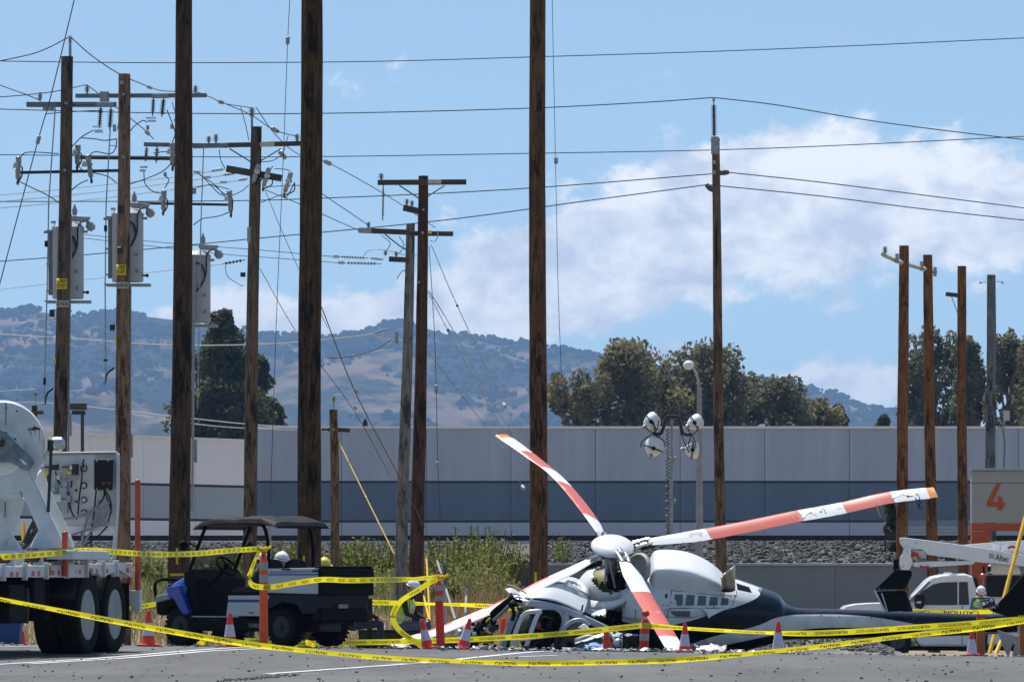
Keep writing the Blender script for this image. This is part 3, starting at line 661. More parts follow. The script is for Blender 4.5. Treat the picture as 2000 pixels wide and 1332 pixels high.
# ================================================================== POLES, HARDWARE, WIRES
def wood(name, c0, c1, crack=(0.012, 0.009, 0.007)):
    """weathered pole timber: long streaks, drying checks, darker smears"""
    if name in MATS: return MATS[name]
    m = bpy.data.materials.new(name); MATS[name] = m; m.use_nodes = True; nt = m.node_tree; N = nt.nodes; L = nt.links; bs = N['Principled BSDF']; bs.inputs['Roughness'].default_value = 0.85; bs.inputs['Specular IOR Level'].default_value = 0.25
    tc = N.new('ShaderNodeTexCoord')
    def nz(scale, st, detail=6, rough=0.65):
        mp = N.new('ShaderNodeMapping'); L.new(tc.outputs['Object'], mp.inputs[0]); mp.inputs['Scale'].default_value = st
        n = N.new('ShaderNodeTexNoise'); L.new(mp.outputs[0], n.inputs['Vector']); n.inputs['Scale'].default_value = scale; n.inputs['Detail'].default_value = detail; n.inputs['Roughness'].default_value = rough; return n.outputs[0]
    def ramp(src, p0, c0_, p1, c1_):
        r = N.new('ShaderNodeValToRGB'); L.new(src, r.inputs[0]); e = r.color_ramp.elements; e[0].position = p0; e[0].color = (*c0_, 1); e[1].position = p1; e[1].color = (*c1_, 1); return r.outputs[0]
    streak = nz(17, (1, 1, 0.11), 8, 0.75); base = ramp(streak, 0.38, c0, 0.64, c1)
    mx = N.new('ShaderNodeMix'); mx.data_type = 'RGBA'; L.new(ramp(nz(4.5, (1, 1, 0.25), 9, 0.78), 0.50, (0, 0, 0), 0.58, (1, 1, 1)), mx.inputs[0]); L.new(base, mx.inputs[6]); mx.inputs[7].default_value = (*[c * 0.42 for c in c0], 1)
    ck = nz(14, (1, 1, 0.035), 3, 0.5)
    m2 = N.new('ShaderNodeMix'); m2.data_type = 'RGBA'; L.new(ramp(ck, 0.30, (1, 1, 1), 0.37, (0, 0, 0)), m2.inputs[0]); L.new(mx.outputs[2], m2.inputs[6]); m2.inputs[7].default_value = (*crack, 1)
    L.new(m2.outputs[2], bs.inputs['Base Color'])
    bp = N.new('ShaderNodeBump'); bp.inputs['Strength'].default_value = 0.7; bp.inputs['Distance'].default_value = 0.02; L.new(streak, bp.inputs['Height']); L.new(bp.outputs[0], bs.inputs['Normal'])
    return m
W_NEW = wood('fresh_treated_pole', (0.085, 0.034, 0.012), (0.27, 0.115, 0.04))
W_DARK = wood('dark_creosote_pole', (0.038, 0.022, 0.013), (0.14, 0.07, 0.034))
W_OLD = wood('aged_brown_pole', (0.07, 0.045, 0.032), (0.20, 0.135, 0.095))
W_MID = wood('sun_bleached_brown_pole', (0.13, 0.075, 0.045), (0.34, 0.215, 0.14))
W_RED = wood('red_brown_pole', (0.042, 0.019, 0.013), (0.125, 0.055, 0.038))
W_GREY = wood('silver_grey_pole', (0.10, 0.095, 0.085), (0.27, 0.255, 0.235))
CAPM = M('pole_end_grain', (0.10, 0.07, 0.045), 0.9, 0, 0.3, 9.0)

class Pole:
    def __init__(s, label, top, bot, D, wt, wb, mat, group='timber utility poles', name='utility_pole'):
        s.D = D; k = F / D; s.k = k; s.top = W(top[0], top[1], D); b = W(bot[0], bot[1], D); x0 = b.x
        d = (s.top - b) / (s.top.z - b.z); zb = H(b.x, D) - 0.4; s.bot = b + d * (zb - b.z); s.dir = d
        s.root = thing(name, label, 'utility pole', (s.bot.x, D, H(b.x, D)), group=group)
        rb, rt = wb / 2 / k, wt / 2 / k; n = 22; mb = MB(); rings = []
        ph = random.uniform(0, 9)
        for i in range(33):
            t = i / 32; c = s.bot.lerp(s.top, t); c = c + Vector((0.012 * math.sin(t * 7 + ph), 0, 0)); r = rb + (rt - rb) * t
            rings.append([q + (q - c) * 0.05 * noise.noise(Vector((j * 0.9, t * 14, ph))) for j, q in enumerate(mb.ring(c, (0, 0, 1), r, n, (0, 1, 0)))])
        mb.loft(rings, True); s.rb, s.rt = rb, rt
        s.shaft = mb.build('shaft', mat, s.root, True)
    def at(s, py):
        z = ZC + (YH - py) / s.k; return s.bot + s.dir * (z - s.bot.z)
    def rad(s, py): 
        t = (s.at(py).z - s.bot.z) / (s.top.z - s.bot.z); return s.rb + (s.rt - s.rb) * t
    def P(s, px, py, dy=0.0): 
        p = W(px, py, s.D); p.y += dy; return p
    def arm(s, px0, px1, py0, py1=None, hpx=10, mat=None, dy=0.0, depth=0.12, bolt=True):
        """crossarm; dy>0: behind the pole"""
        py1 = py0 if py1 is None else py1; off = (s.rad((py0 + py1) / 2) + depth / 2) * (1 if dy >= 0 else -1) + dy
        a, b = s.P(px0, py0, off), s.P(px1, py1, off); h = hpx / s.k; mb = MB(); u = (b - a).normalized(); up = Vector((0, 1, 0)).cross(u) * -1
        if up.z < 0: up = -up
        mb.prism([a - up * h / 2 + Vector((0, -depth / 2, 0)), b - up * h / 2 + Vector((0, -depth / 2, 0)), b + up * h / 2 + Vector((0, -depth / 2, 0)), a + up * h / 2 + Vector((0, -depth / 2, 0))], (0, depth, 0))
        o = mb.build('crossarm', mat or ARMWOOD, s.root, bevel=0.008)
        if bolt:
            c = s.at((py0 + py1) / 2); y = -s.rad(py0) - 0.015
            MB().cyl(c + Vector((0, y - 0.01, 0)), c + Vector((0, 0.05, 0)), 0.03, n=8).build('through_bolt', GALV, s.root)
        return o
    def braces(s, px, py, half, drop):
        for sg in (-1, 1):
            a, b = s.P(px + sg * half, py, s.rad(py)), s.P(px, py + drop, -s.rad(py) * 0.9); MB().cyl(a, b, 0.016, n=5).build('brace', DARKMETAL, s.root)
    def pin(s, px, py, h=26, r=7, dy=0.15, mat=None, up=True, sheds=4, parent=None):
        """pin or post insulator standing on (or hanging from) px, py"""
        b = s.P(px, py, dy); h, r = h / s.k, r / s.k; sg = 1 if up else -1; prof = [(r * 0.25, 0)]
        for i in range(sheds):
            z = h * (0.25 + 0.68 * i / sheds); prof += [(r * 0.45, z), (r, z + h * 0.03), (r * 0.95, z + h * 0.06), (r * 0.45, z + h * 0.09)]
        prof += [(r * 0.5, h * 0.97), (r * 0.3, h)]
        return MB().lathe([(a, c * sg) for a, c in prof], b, (0, 0, 1), 10).build('insulator', mat or PORCELAIN, parent or s.root, True)
    def string(s, p0, p1, n=7, r=0.055, mat=None, dy=0.0, dy1=None):
        """line of discs / ribbed rod between two photo points"""
        a, b = s.P(p0[0], p0[1], dy), s.P(p1[0], p1[1], dy if dy1 is None else dy1); d = b - a; Ln = d.length; prof = [(0.012, 0), (0.012, Ln * 0.1)]
        for i in range(n):
            z = Ln * (0.12 + 0.76 * i / n); st = Ln * 0.76 / n; prof += [(r * 0.35, z), (r, z + st * 0.25), (r, z + st * 0.4), (r * 0.35, z + st * 0.65)]
        prof += [(0.012, Ln * 0.9), (0.012, Ln)]
        return MB().lathe(prof, a, d, 9).build('strain_insulator', mat or PORCELAIN, s.root, True)
    def cutout(s, px, py, h=62, dy=-0.05, lean=4, mat=None):
        """fuse cutout: porcelain body, hood, fuse tube, bracket"""
        k = s.k; mb = MB(); a, b = s.P(px + lean / 2, py - h / 2, dy), s.P(px - lean / 2, py + h / 2, dy); d = b - a; Ln = d.length
        mb.lathe([(0.02, 0), (0.055, Ln * 0.05), (0.06, Ln * 0.3), (0.04, Ln * 0.34), (0.075, Ln * 0.37), (0.075, Ln * 0.42), (0.04, Ln * 0.47), (0.045, Ln * 0.55), (0.065, Ln * 0.6), (0.05, Ln * 0.66), (0.05, Ln * 0.86), (0.025, Ln * 0.92), (0.02, Ln)], a, d, 10)
        o = mb.build('fuse_cutout', mat or PORCELAIN, s.root, True)
        MB().cyl(a + Vector((-0.09, -0.03, -Ln * 0.35)), a + Vector((0.02, -0.03, -Ln * 0.42)), 0.07, 0.03, n=8).build('hood', M('cutout_hood', (0.55, 0.56, 0.57), 0.4, 0, 0.1, 5), o)
        MB().tube([a + Vector((0.07, -0.02, -Ln * 0.45)), a + Vector((0.06, -0.03, -Ln * 0.8)), b + Vector((0, -0.01, -0.02))], 0.016, 6, sub=3).build('fuse_tube', DARKMETAL, o)
        MB().cyl(b, b + Vector((0, 0, -0.07)), 0.03, 0.02, n=7).build('clamp', DARKMETAL, o)
        return o
    def jumper(s, pts, r=0.011, mat=None, dy=-0.03, name='jumper_cable'):
        return MB().tube([s.P(p[0], p[1], dy if len(p) < 3 else p[2]) for p in pts], r, 5, sub=6).build(name, mat or CABLE, s.root, True)
    def rod(s, pts, r=0.012, mat=None, dy=-0.2, name='operating_rod'):
        return MB().tube([s.P(p[0], p[1], dy) for p in pts], r, 6).build(name, mat or GALV, s.root, True)
    def block(s, px, py, w, h, mat, name, dy=-0.25, d=0.05):
        return MB().box(s.P(px, py, dy), (w / s.k, d, h / s.k)).build(name, mat, s.root, bevel=0.006)
    def plate(s, px, py, w, h, mat, name, words=(), d=0.012):
        """thin sign wrapped on the near face of the shaft"""
        c = s.at(py); r = s.rad(py) * 1.06 + d; hw = w / 2 / s.k; a = min(1.1, hw / r); off = (W(px, py, s.D).x - c.x) / r; mb = MB(); h2 = h / 2 / s.k; rows = []
        for i in range(9):
            t = off + a * (i / 4 - 1); rows.append(c + Vector((math.sin(t) * r, -math.cos(t) * r, 0)))
        mb.loft([[p + Vector((0, 0, h2)) for p in rows], [p - Vector((0, 0, h2)) for p in rows]], False, closed=False)
        o = mb.build(name, mat, s.root, True, solid=0.006)
        lt = MB()
        for wd, dz, hh, ww in words:
            vs_, fs = text_mesh(wd, hh / s.k, ww / s.k, 0.02); pts = []
            for v in vs_:
                t = off + v.x / r; pts.append(c + Vector((math.sin(t) * (r + 0.008), -math.cos(t) * (r + 0.008), dz / s.k + v.y)))
            lt.add(pts, fs)
        if words: lt.build('lettering', INK, o, fix=False)
        return o
    def transformer(s, cx, top, bot, w, lean=0):
        """canister hung behind the pole on a bracket shelf"""
        k = s.k; c0 = s.P(cx, bot, s.rad(bot) + w / k / 2 + 0.05); zt = s.P(cx, top).z; zb = c0.z; r = w / 2 / k; h = zt - zb; mb = MB()
        mb.lathe([(r * 0.96, 0), (r, h * 0.02), (r, h * 0.9), (r * 1.04, h * 0.905), (r * 1.04, h * 0.925), (r * 0.97, h * 0.93), (r * 0.85, h * 0.965), (r * 0.55, h * 0.99), (0.02, h)], c0, (0, 0, 1), 26)
        tk = mb.build('transformer_tank', TANKGREY, s.root, True)
        def T(px, py, dy=0.0): q = W(px, py, s.D); q.y = c0.y + dy; return q
        R_ = w / 2
        # cooling fins, shelf, bushings, arrester, hose, valve, print
        fin = MB()
        for i in range(6): fin.box((T(cx - R_ - 7 + i * 2.2, 0).x, c0.y + 0.12 - i * 0.03, (zb + zt) / 2 - h * 0.03), (0.012, 0.2, h * 0.84))
        for q in (0.1, 0.45, 0.88): fin.box((T(cx - R_ - 3, 0).x, c0.y + 0.05, zb + h * q), (0.16, 0.22, 0.03))
        stuff(fin.build('cooling_fins', GALV, tk))
        sh = MB(); sh.prism([T(cx - R_ - 16, bot + 4, -0.12), T(cx + R_ + 14, bot + 4, -0.12), T(cx + R_ + 14, bot + 9, -0.12), T(cx - R_ - 10, bot + 9, -0.12)], (0, 0.3, 0)); sh.build('shelf_bracket', GALV, tk)
        hb = MB(); hb.prism([T(cx + 4, top - 11, -0.1), T(cx + 44, top - 9, -0.1), T(cx + 41, top - 4, -0.1), T(cx + 30, top + 1, -0.1), T(cx + 6, top - 2, -0.1)], (0, 0.26, 0)); hb.build('bushing_cover', TANKGREY, tk, bevel=0.012)
        MB().lathe([(0.03, 0), (0.035, 0.06), (0.085, 0.10), (0.09, 0.19), (0.05, 0.24)], T(cx + 36, top - 3, -0.05), (0.55, 0, -0.8), 12).build('lamp_cowl', PORCELAIN, tk, True)
        MB().lathe([(0.02, 0), (0.05, 0.02), (0.055, 0.1), (0.045, 0.13), (0.03, 0.16), (0.01, 0.22)], T(cx + 13, top - 12), (0, 0, 1), 12).build('bushing', PORCELAIN, tk, True)
        MB().lathe([(0.05, 0), (0.05, 0.05), (0.02, 0.06)], T(cx - R_ + 3, top + 4, -0.05), (0, 0, 1), 10).build('lifting_lug', TANKGREY, tk, True)
        MB().box(T(cx + R_ + 3, top + 20, -0.05), (0.10, 0.04, 0.05)).build('hanger_lug', GALV, tk); MB().box(T(cx - R_ - 9, top + 21, -0.05), (0.14, 0.04, 0.05)).build('hanger_lug', GALV, tk)
        MB().tube([T(cx + 33, top - 2, -0.22), T(cx + 22, top + 12, -0.28), T(cx + 20, top + 50, -0.3), T(cx + 10, top + 72, -0.3), T(cx + 2, top + 82, -0.3)], 0.018, 6, sub=5).build('drop_hose', CABLE, tk, True)
        MB().tube([T(cx + 2, top + 26, -0.31), T(cx + 14, top + 34, -0.31), T(cx + 18, top + 56, -0.31), T(cx + 8, top + 76, -0.31)], 0.02, 6, sub=5).build('drop_hose', CABLE, tk, True)
        MB().lathe([(0.02, 0), (0.02, 0.05), (0.035, 0.06), (0.035, 0.1), (0.015, 0.11)], T(cx + R_, bot - 12, -0.08), (1, 0, 0), 8).build('drain_valve', BLACK, tk, True)
        lt = MB(); letter(lt, '138', T(cx + R_ * 0.58, bot - 52, -R_ * 0.84 / k - 0.012), (0.85, 0.5, 0), (0, 0, 1), 5.5 / k, 9 / k, 0.0); lt.build('number_print', INK, tk, fix=False)
        MB().box(T(cx + R_ * 0.66, bot - 20, -R_ * 0.78 / k - 0.006), (5 / k, 0.01, 7 / k), Matrix.Rotation(R(40), 3, 'Z')).build('blue_sticker', M('blue_sticker', (0.12, 0.2, 0.5), 0.5, 0, 0.1, 5), tk)
        return tk
HV = M('pale_plate', (0.55, 0.50, 0.36), 0.6, 0, 0.15, 9)
def hv(p, px, py, w=30): p.plate(px, py, w, 13, HV, 'warning_plate', [('HIGH VOLTAGE', 0, 8, w * 0.86)])
def notice(p, px, py): p.plate(px, py, 25, 21, SIGNYELLOW, 'notice_plate', [('NOTICE', 5, 6, 20), ('DO NOT OPERATE', -2, 3, 20), ('CALL FIRST', -6, 3, 16)])

# -- first transformer pole
p1 = Pole('transformer pole with tall pin insulator, leftmost of the utility poles', (131, 111), (118, 900), 110, 23, 30, W_OLD)
p1.rod([(137, 112), (137, 88)], 0.03, GALV, 0.0, 'insulator_bracket'); p1.pin(137, 90, 20, 5, 0.0)
p1.arm(50, 226, 203, 203, 10, FIBRE, 0.02); p1.pin(77, 197, 18, 6); p1.block(93, 207, 22, 14, GALV, 'arm_bracket', 0.2, 0.12)
p1.arm(38, 232, 336, 332, 6, DARKMETAL, 0.05, 0.05)
p1.cutout(36, 330, 50, -0.05, 2); p1.cutout(174, 326, 50, 0.1, -8); p1.cutout(150, 302, 44, 0.2, 2)
p1.string((196, 206), (193, 250), 9, 0.05, DARKPORC, 0.15); p1.string((216, 208), (213, 254), 9, 0.06, DARKPORC, 0.15); p1.block(205, 204, 34, 9, GALV, 'arm_bracket', 0.15, 0.1); p1.block(192, 256, 16, 6, STEEL, 'switch_blade', 0.1, 0.04); p1.block(189, 247, 18, 3, STEEL, 'switch_blade', 0.1, 0.04); p1.block(223, 250, 6, 14, PORCELAIN, 'clamp', 0.1)
p1.jumper([(40, 308), (50, 299), (75, 298), (115, 301)]); p1.jumper([(36, 354), (60, 366), (90, 380), (115, 396)]); p1.jumper([(140, 288), (160, 268), (183, 255)]); p1.jumper([(160, 270), (185, 272), (205, 275), (228, 272)]); p1.jumper([(174, 306), (186, 297), (215, 301), (226, 290), (228, 272)]); p1.jumper([(140, 372), (155, 360), (172, 352)]); p1.jumper([(153, 324), (160, 332), (168, 334)])
p1.jumper([(118, 202), (150, 205), (185, 205)], 0.01, ALUWIRE); p1.jumper([(90, 223), (140, 219), (200, 216)], 0.01, ALUWIRE)
p1.rod([(109, 209), (96, 395), (93, 560), (88, 745), (88, 790)], 0.014, GALV, -0.1); p1.block(91, 477, 6, 12, BLACK, 'rod_joint', -0.1); p1.block(88, 745, 5, 14, BLACK, 'rod_joint', -0.1); p1.jumper([(88, 790), (92, 770), (104, 758)], 0.02, BLACK)
p1.rod([(139, 420), (133, 900)], 0.02, GALV, 0.02, 'conduit')
p1.transformer(129, 430, 581, 62); notice(p1, 120, 555); hv(p1, 123, 594); p1.block(121, 440, 10, 14, M('dark_blue_tag', (0.012, 0.016, 0.03), 0.5), 'tag_box', -0.17); p1.block(121, 522, 7, 14, MATS['dark_blue_tag'], 'tag_box', -0.17)
p1.block(102, 612, 10, 14, DARKMETAL, 'clevis', -0.05); p1.jumper([(92, 625), (104, 622), (113, 624)], 0.012, GALV); p1.block(108, 705, 4, 12, SIGNYELLOW, 'pole_tag', -0.1)
p1.block(136, 828, 8, 46, GALV, 'meter_box', 0.02)
# -- second transformer pole
p2 = Pole('paler transformer pole, second from the reel truck side, lower than its neighbour', (242, 145), (240, 1130), 113, 23, 32, W_MID)
p2.arm(146, 403, 186, 185, 8, FIBRE, 0.02); p2.pin(169, 182, 16, 6); p2.pin(381, 182, 16, 6); p2.block(203, 188, 18, 20, GALV, 'arm_bracket', 0.15, 0.1); p2.block(312, 187, 34, 8, GALV, 'arm_bracket', 0.15, 0.1)
p2.string((299, 190), (297, 226), 8, 0.05, DARKPORC, 0.15); p2.string((319, 190), (315, 228), 8, 0.06, DARKPORC, 0.15); p2.block(296, 236, 17, 4, STEEL, 'switch_blade', 0.1, 0.04); p2.block(294, 230, 19, 3, STEEL, 'switch_blade', 0.1, 0.04); p2.block(288, 249, 6, 9, PORCELAIN, 'clamp', 0.1); p2.block(335, 247, 6, 9, PORCELAIN, 'clamp', 0.1)
p2.arm(152, 335, 307, 309, 6, DARKMETAL, 0.05, 0.05)
p2.cutout(336, 302, 50, 0.1, -1)
p2.jumper([(254, 257), (265, 245), (280, 236), (287, 240)]); p2.jumper([(326, 215), (336, 240), (342, 262), (336, 280)]); p2.jumper([(254, 360), (290, 348), (318, 335), (335, 320)]); p2.jumper([(228, 358), (210, 345), (182, 338)]); p2.jumper([(336, 200), (343, 225), (340, 238)], 0.01, PORCELAIN); p2.jumper([(233, 196), (234, 225), (229, 255)], 0.01, PORCELAIN)
p2.rod([(216, 254), (208, 400), (206, 560), (207, 730), (205, 752)], 0.014, GALV, -0.1); p2.block(207, 447, 6, 12, BLACK, 'rod_joint', -0.1); p2.block(207, 704, 8, 4, BLACK, 'rod_joint', -0.1); p2.jumper([(205, 750), (210, 730), (224, 718)], 0.02, BLACK); p2.rod([(214, 285), (230, 287)], 0.012, GALV, -0.1, 'rod_guide')
p2.transformer(246, 404, 548, 62); notice(p2, 235, 528); hv(p2, 238, 558); p2.block(236, 410, 10, 14, MATS['dark_blue_tag'], 'tag_box', -0.17); p2.block(235, 490, 8, 13, MATS['dark_blue_tag'], 'tag_box', -0.17); p2.block(234, 484, 7, 2.5, WHITE, 'tag_light', -0.18)
p2.block(220, 640, 10, 12, DARKMETAL, 'clevis', -0.05); p2.rod([(255, 560), (254, 1000)], 0.02, GALV, 0.02, 'conduit'); p2.block(227, 663, 3, 12, SIGNYELLOW, 'pole_tag', -0.1); p2.block(256, 870, 7, 46, GALV, 'meter_box', 0.02)
p2.block(239, 163, 8, 7, GALV, 'bolt_plate', -0.13)
# -- third transformer pole, mostly hidden behind a thicker bare one
p3b = Pole('transformer pole hidden behind the tall bare pole, only its arms and tank show', (362, 250), (362, 1130), 116, 20, 22, W_OLD)
p3b.arm(280, 444, 281, 284, 8, FIBRE, 0.02); p3b.pin(407, 279, 14, 6); p3b.pin(421, 279, 18, 6); p3b.string((286, 286), (283, 315), 7, 0.05, DARKPORC, 0.15); p3b.string((306, 286), (304, 318), 7, 0.055, DARKPORC, 0.15); p3b.block(280, 326, 15, 4, STEEL, 'switch_blade', 0.1, 0.04); p3b.block(278, 333, 12, 4, STEEL, 'switch_blade', 0.1, 0.04); p3b.block(322, 340, 6, 8, PORCELAIN, 'clamp', 0.1)
p3b.arm(268, 445, 396, 399, 5, DARKMETAL, 0.05, 0.05); p3b.cutout(319, 392, 44, 0.1, 2); p3b.cutout(449, 394, 48, 0.1, -3)
p3b.jumper([(281, 336), (284, 360), (300, 375), (318, 378)]); p3b.jumper([(322, 344), (330, 352), (322, 368)]); p3b.jumper([(378, 440), (395, 428), (425, 423), (448, 415)]); p3b.jumper([(384, 337), (400, 350), (430, 380), (446, 378)], 0.01); p3b.jumper([(384, 367), (410, 362), (440, 368), (450, 372)], 0.01); p3b.jumper([(299, 300), (320, 297), (335, 298)])
p3b.rod([(399, 285), (393, 450), (390, 640), (387, 800)], 0.013, GALV, -0.2); p3b.block(388, 771, 5, 10, GUARDYELLOW, 'rod_marker', -0.2)
p3b.transformer(381, 486, 628, 56); p3b.rod([(379, 500), (376, 1000)], 0.03, GALV, -0.05, 'conduit'); p3b.block(381, 880, 8, 46, GALV, 'meter_box', 0.02); p3b.block(378, 373, 10, 12, GALV, 'clevis', 0.05)
# -- bare thick poles in front
p3 = Pole('tall bare dark pole left of the buggy, carrying no arms', (362, -120), (350, 1150), 96, 31, 44, W_DARK)
for py in (1122,): p3.plate(353, py, 44, 5, GUARDYELLOW, 'yellow_band')
p3.plate(347, 1086, 4.5, 32, SIGNYELLOW, 'pole_tag', []); p3.block(351, 262, 6, 22, DARKMETAL, 'step_bracket', -0.2)
p5 = Pole('thickest black brown pole, rising out of view behind the buggy', (609, -120), (604, 1120), 100, 41, 48, wood('charred_brown_pole', (0.028, 0.016, 0.009), (0.155, 0.072, 0.028)))
p5.plate(594, 1095, 4, 20, SIGNYELLOW, 'pole_tag', [])
p8 = Pole('tall bare brown pole rising out of view behind the raised rotor blade', (1050, -120), (1051, 1170), 114, 30, 37, wood('streaky_brown_pole', (0.05, 0.026, 0.013), (0.21, 0.10, 0.042)))
p8.plate(1046, 1134, 4.5, 34, SIGNYELLOW, 'pole_tag', [])
# -- junction pole with tilted arm and cutouts
p4 = Pole('dark junction pole with a braced crossarm and three cutouts', (500, 248), (486, 1120), 126, 21, 29, W_OLD)
p4.rod([(492, 250), (492, 228)], 0.03, GALV, 0.0, 'insulator_bracket'); p4.pin(492, 232, 22, 7, 0.0, sheds=5)
p4.arm(378, 588, 287, 282, 9, ARMWOOD, -0.02); p4.braces(498, 290, 50, 32); p4.pin(581, 279, 16, 6, -0.2); p4.plate(523, 285, 1, 1, HV, 'small_tag', [])
lt = MB(); p4.block(523, 284.5, 28, 8, HV, 'warning_plate', -0.29, 0.008)
p4.arm(443, 551, 331, 350, 13, ARMWOOD, -0.02, 0.14)
p4.cutout(501, 342, 38, -0.35, 12); p4.cutout(521, 350, 40, -0.35, 12); p4.cutout(563, 360, 44, -0.3, 14)
for a, b in (((412, 335), (440, 331)), ((436, 343), (462, 339)), ((465, 353), (485, 350))): p4.string(a, b, 6, 0.045, PORCELAIN, -0.1)
for a in ((385, 337), (405, 347), (437, 357)): p4.block(a[0], a[1], 14, 5, STEEL, 'line_clamp', -0.1)
p4.jumper([(388, 340), (420, 362), (440, 385), (448, 386)], 0.01); p4.jumper([(418, 363), (445, 382), (470, 375), (486, 362)], 0.01); p4.jumper([(428, 293), (432, 315), (440, 330)], 0.01); p4.jumper([(512, 365), (520, 345), (533, 325)], 0.01); p4.jumper([(536, 330), (560, 332), (573, 340)], 0.01); p4.jumper([(510, 396), (530, 388), (552, 380)], 0.01); p4.jumper([(553, 378), (560, 385), (574, 360)], 0.012); p4.jumper([(488, 330), (500, 318), (530, 315), (548, 305)], 0.01)
p4.jumper([(470, 210), (480, 245), (486, 275)], 0.009, ALUWIRE); p4.jumper([(563, 265), (556, 290), (552, 305)], 0.009, ALUWIRE)
p4.block(487, 460, 7, 30, GALV, 'guy_hook', -0.2); p4.block(475, 537, 10, 9, DARKMETAL, 'clevis', -0.1); p4.jumper([(440, 518), (445, 540), (468, 556), (476, 558)], 0.008, ALUWIRE); p4.string((435, 516), (480, 508), 5, 0.04, DARKPORC, -0.1)
# -- short pole with yellow guy guard
p6 = Pole('short weathered pole with a small crossarm and a yellow guy guard', (651, 800), (656, 1115), 150, 16, 18, wood('patchy_short_pole', (0.10, 0.055, 0.025), (0.27, 0.17, 0.09)))
p6.rod([(652, 800), (652, 785)], 0.02, GALV, 0.0, 'insulator_bracket'); p6.pin(652, 788, 16, 5, 0.0); p6.arm(628, 683, 837, 840, 8, ARMWOOD, 0.02)
p6.jumper([(640, 790), (652, 774), (668, 770)], 0.012, BRIGHTWIRE); p6.jumper([(628, 828), (640, 834), (648, 836)], 0.012, BRIGHTWIRE)
a, b = W(661, 862, 150), W(770, 1082, 146); MB().cyl(a, b, 0.020, n=8).build('guy_guard', M('faded_guard', (0.45, 0.27, 0.02), 0.6, 0, 0.2, 5), p6.root, True)
m_ = a.lerp(b, 0.5); MB().cyl(m_ - (b - a) * 0.004, m_ + (b - a) * 0.004, 0.03, n=8).build('guard_clamp', GALV, p6.root)
# -- the pair in the middle
p7 = Pole('leaning silver grey pole of the close pair in the middle', (802, 437), (783, 1140), 134, 17, 27, W_GREY)
p7.arm(702, 800, 451, 455, 10, ARMWOOD, -0.02); p7.arm(760, 800, 507, 509, 10, ARMWOOD, -0.02); p7.jumper([(752, 458), (780, 480), (797, 490)], 0.016, DARKMETAL)
p7.block(713, 452, 26, 9, PORCELAIN, 'dead_end_clamp', -0.3); p7.pin(720, 446, 12, 5, -0.1); p7.pin(753, 500, 10, 5, -0.1); p7.pin(774, 502, 10, 5, -0.1)
for a, b in (((660, 502), (720, 505)), ((670, 514), (745, 516)), ((722, 505), (750, 508))): p7.string(a, b, 9, 0.04, PORCELAIN, -0.15)
p7.block(657, 502, 12, 6, STEEL, 'line_clamp', -0.15); p7.block(667, 514, 12, 6, STEEL, 'line_clamp', -0.15)
p7.jumper([(708, 505), (720, 490), (750, 488), (790, 498), (815, 498), (836, 475)], 0.01, BRIGHTWIRE); p7.jumper([(745, 460), (762, 475), (755, 490)], 0.009, ALUWIRE); p7.jumper([(780, 462), (789, 480), (780, 495)], 0.009, ALUWIRE); p7.jumper([(775, 545), (788, 528), (797, 540)], 0.01, DARKMETAL)
p7.string((728, 652), (757, 643), 6, 0.035, GALV, -0.1); p7.jumper([(728, 654), (750, 665), (762, 672), (778, 645)], 0.015, BRIGHTWIRE); p7.block(775, 660, 7, 24, GALV, 'dead_end_clamp', -0.1)
p7b = Pole('red brown pole of the close pair, with two crossarms', (828, 344), (813, 1190), 128, 19, 30, W_RED)
p7b.arm(738, 911, 358, 357, 10, ARMWOOD, -0.02); p7b.braces(824, 362, 44, 30); p7b.pin(745, 353, 13, 6, -0.2); p7b.string((749, 363), (748, 432), 16, 0.03, DARKPORC, -0.2); p7b.block(849, 357, 26, 8, HV, 'warning_plate', -0.29, 0.008); p7b.plate(818, 552, 5, 4, GALV, 'bolt_plate')
p7b.arm(788, 818, 407, 414, 12, ARMWOOD, -0.02, 0.14); p7b.pin(795, 402, 12, 5, -0.2); p7b.pin(805, 405, 12, 5, -0.2)
p7b.arm(800, 885, 455, 456, 9, ARMWOOD, 0.02); p7b.jumper([(840, 470), (848, 472), (854, 465), (855, 450)], 0.012, BRIGHTWIRE); p7b.block(840, 455, 8, 6, SIGNYELLOW, 'pole_tag', -0.2)
for py in (1150, 1215): p7b.plate(814, py, 26, 4, GUARDYELLOW, 'yellow_band')
# -- the pole with the tall post insulator
p9 = Pole('slim brown pole topped by a tall ribbed post insulator', (1397, 275), (1409, 1160), 132, 15, 24, wood('slim_brown_pole', (0.085, 0.05, 0.032), (0.25, 0.155, 0.10)))
p9.string((1395, 274), (1394, 196), 17, 0.07, DARKPORC, 0.0); p9.block(1396, 285, 15, 34, GALV, 'post_base', -0.1, 0.06); p9.block(1397, 274, 18, 5, GALV, 'base_plate', -0.05, 0.2); p9.block(1394, 195, 5, 8, GALV, 'top_clamp', 0.0)
MB().tube([p9.P(1405, 338), p9.P(1416, 337), p9.P(1424, 337)], [0.06, 0.07, 0.045], 10).build('line_post', DARKPORC, p9.root, True); MB().tube([p9.P(1400, 372), p9.P(1386, 367), p9.P(1379, 361)], [0.085, 0.075, 0.05], 10).build('line_post', DARKPORC, p9.root, True)
for py in (318, 338): p9.plate(1395, py, 6, 7, GALV, 'bolt_plate')
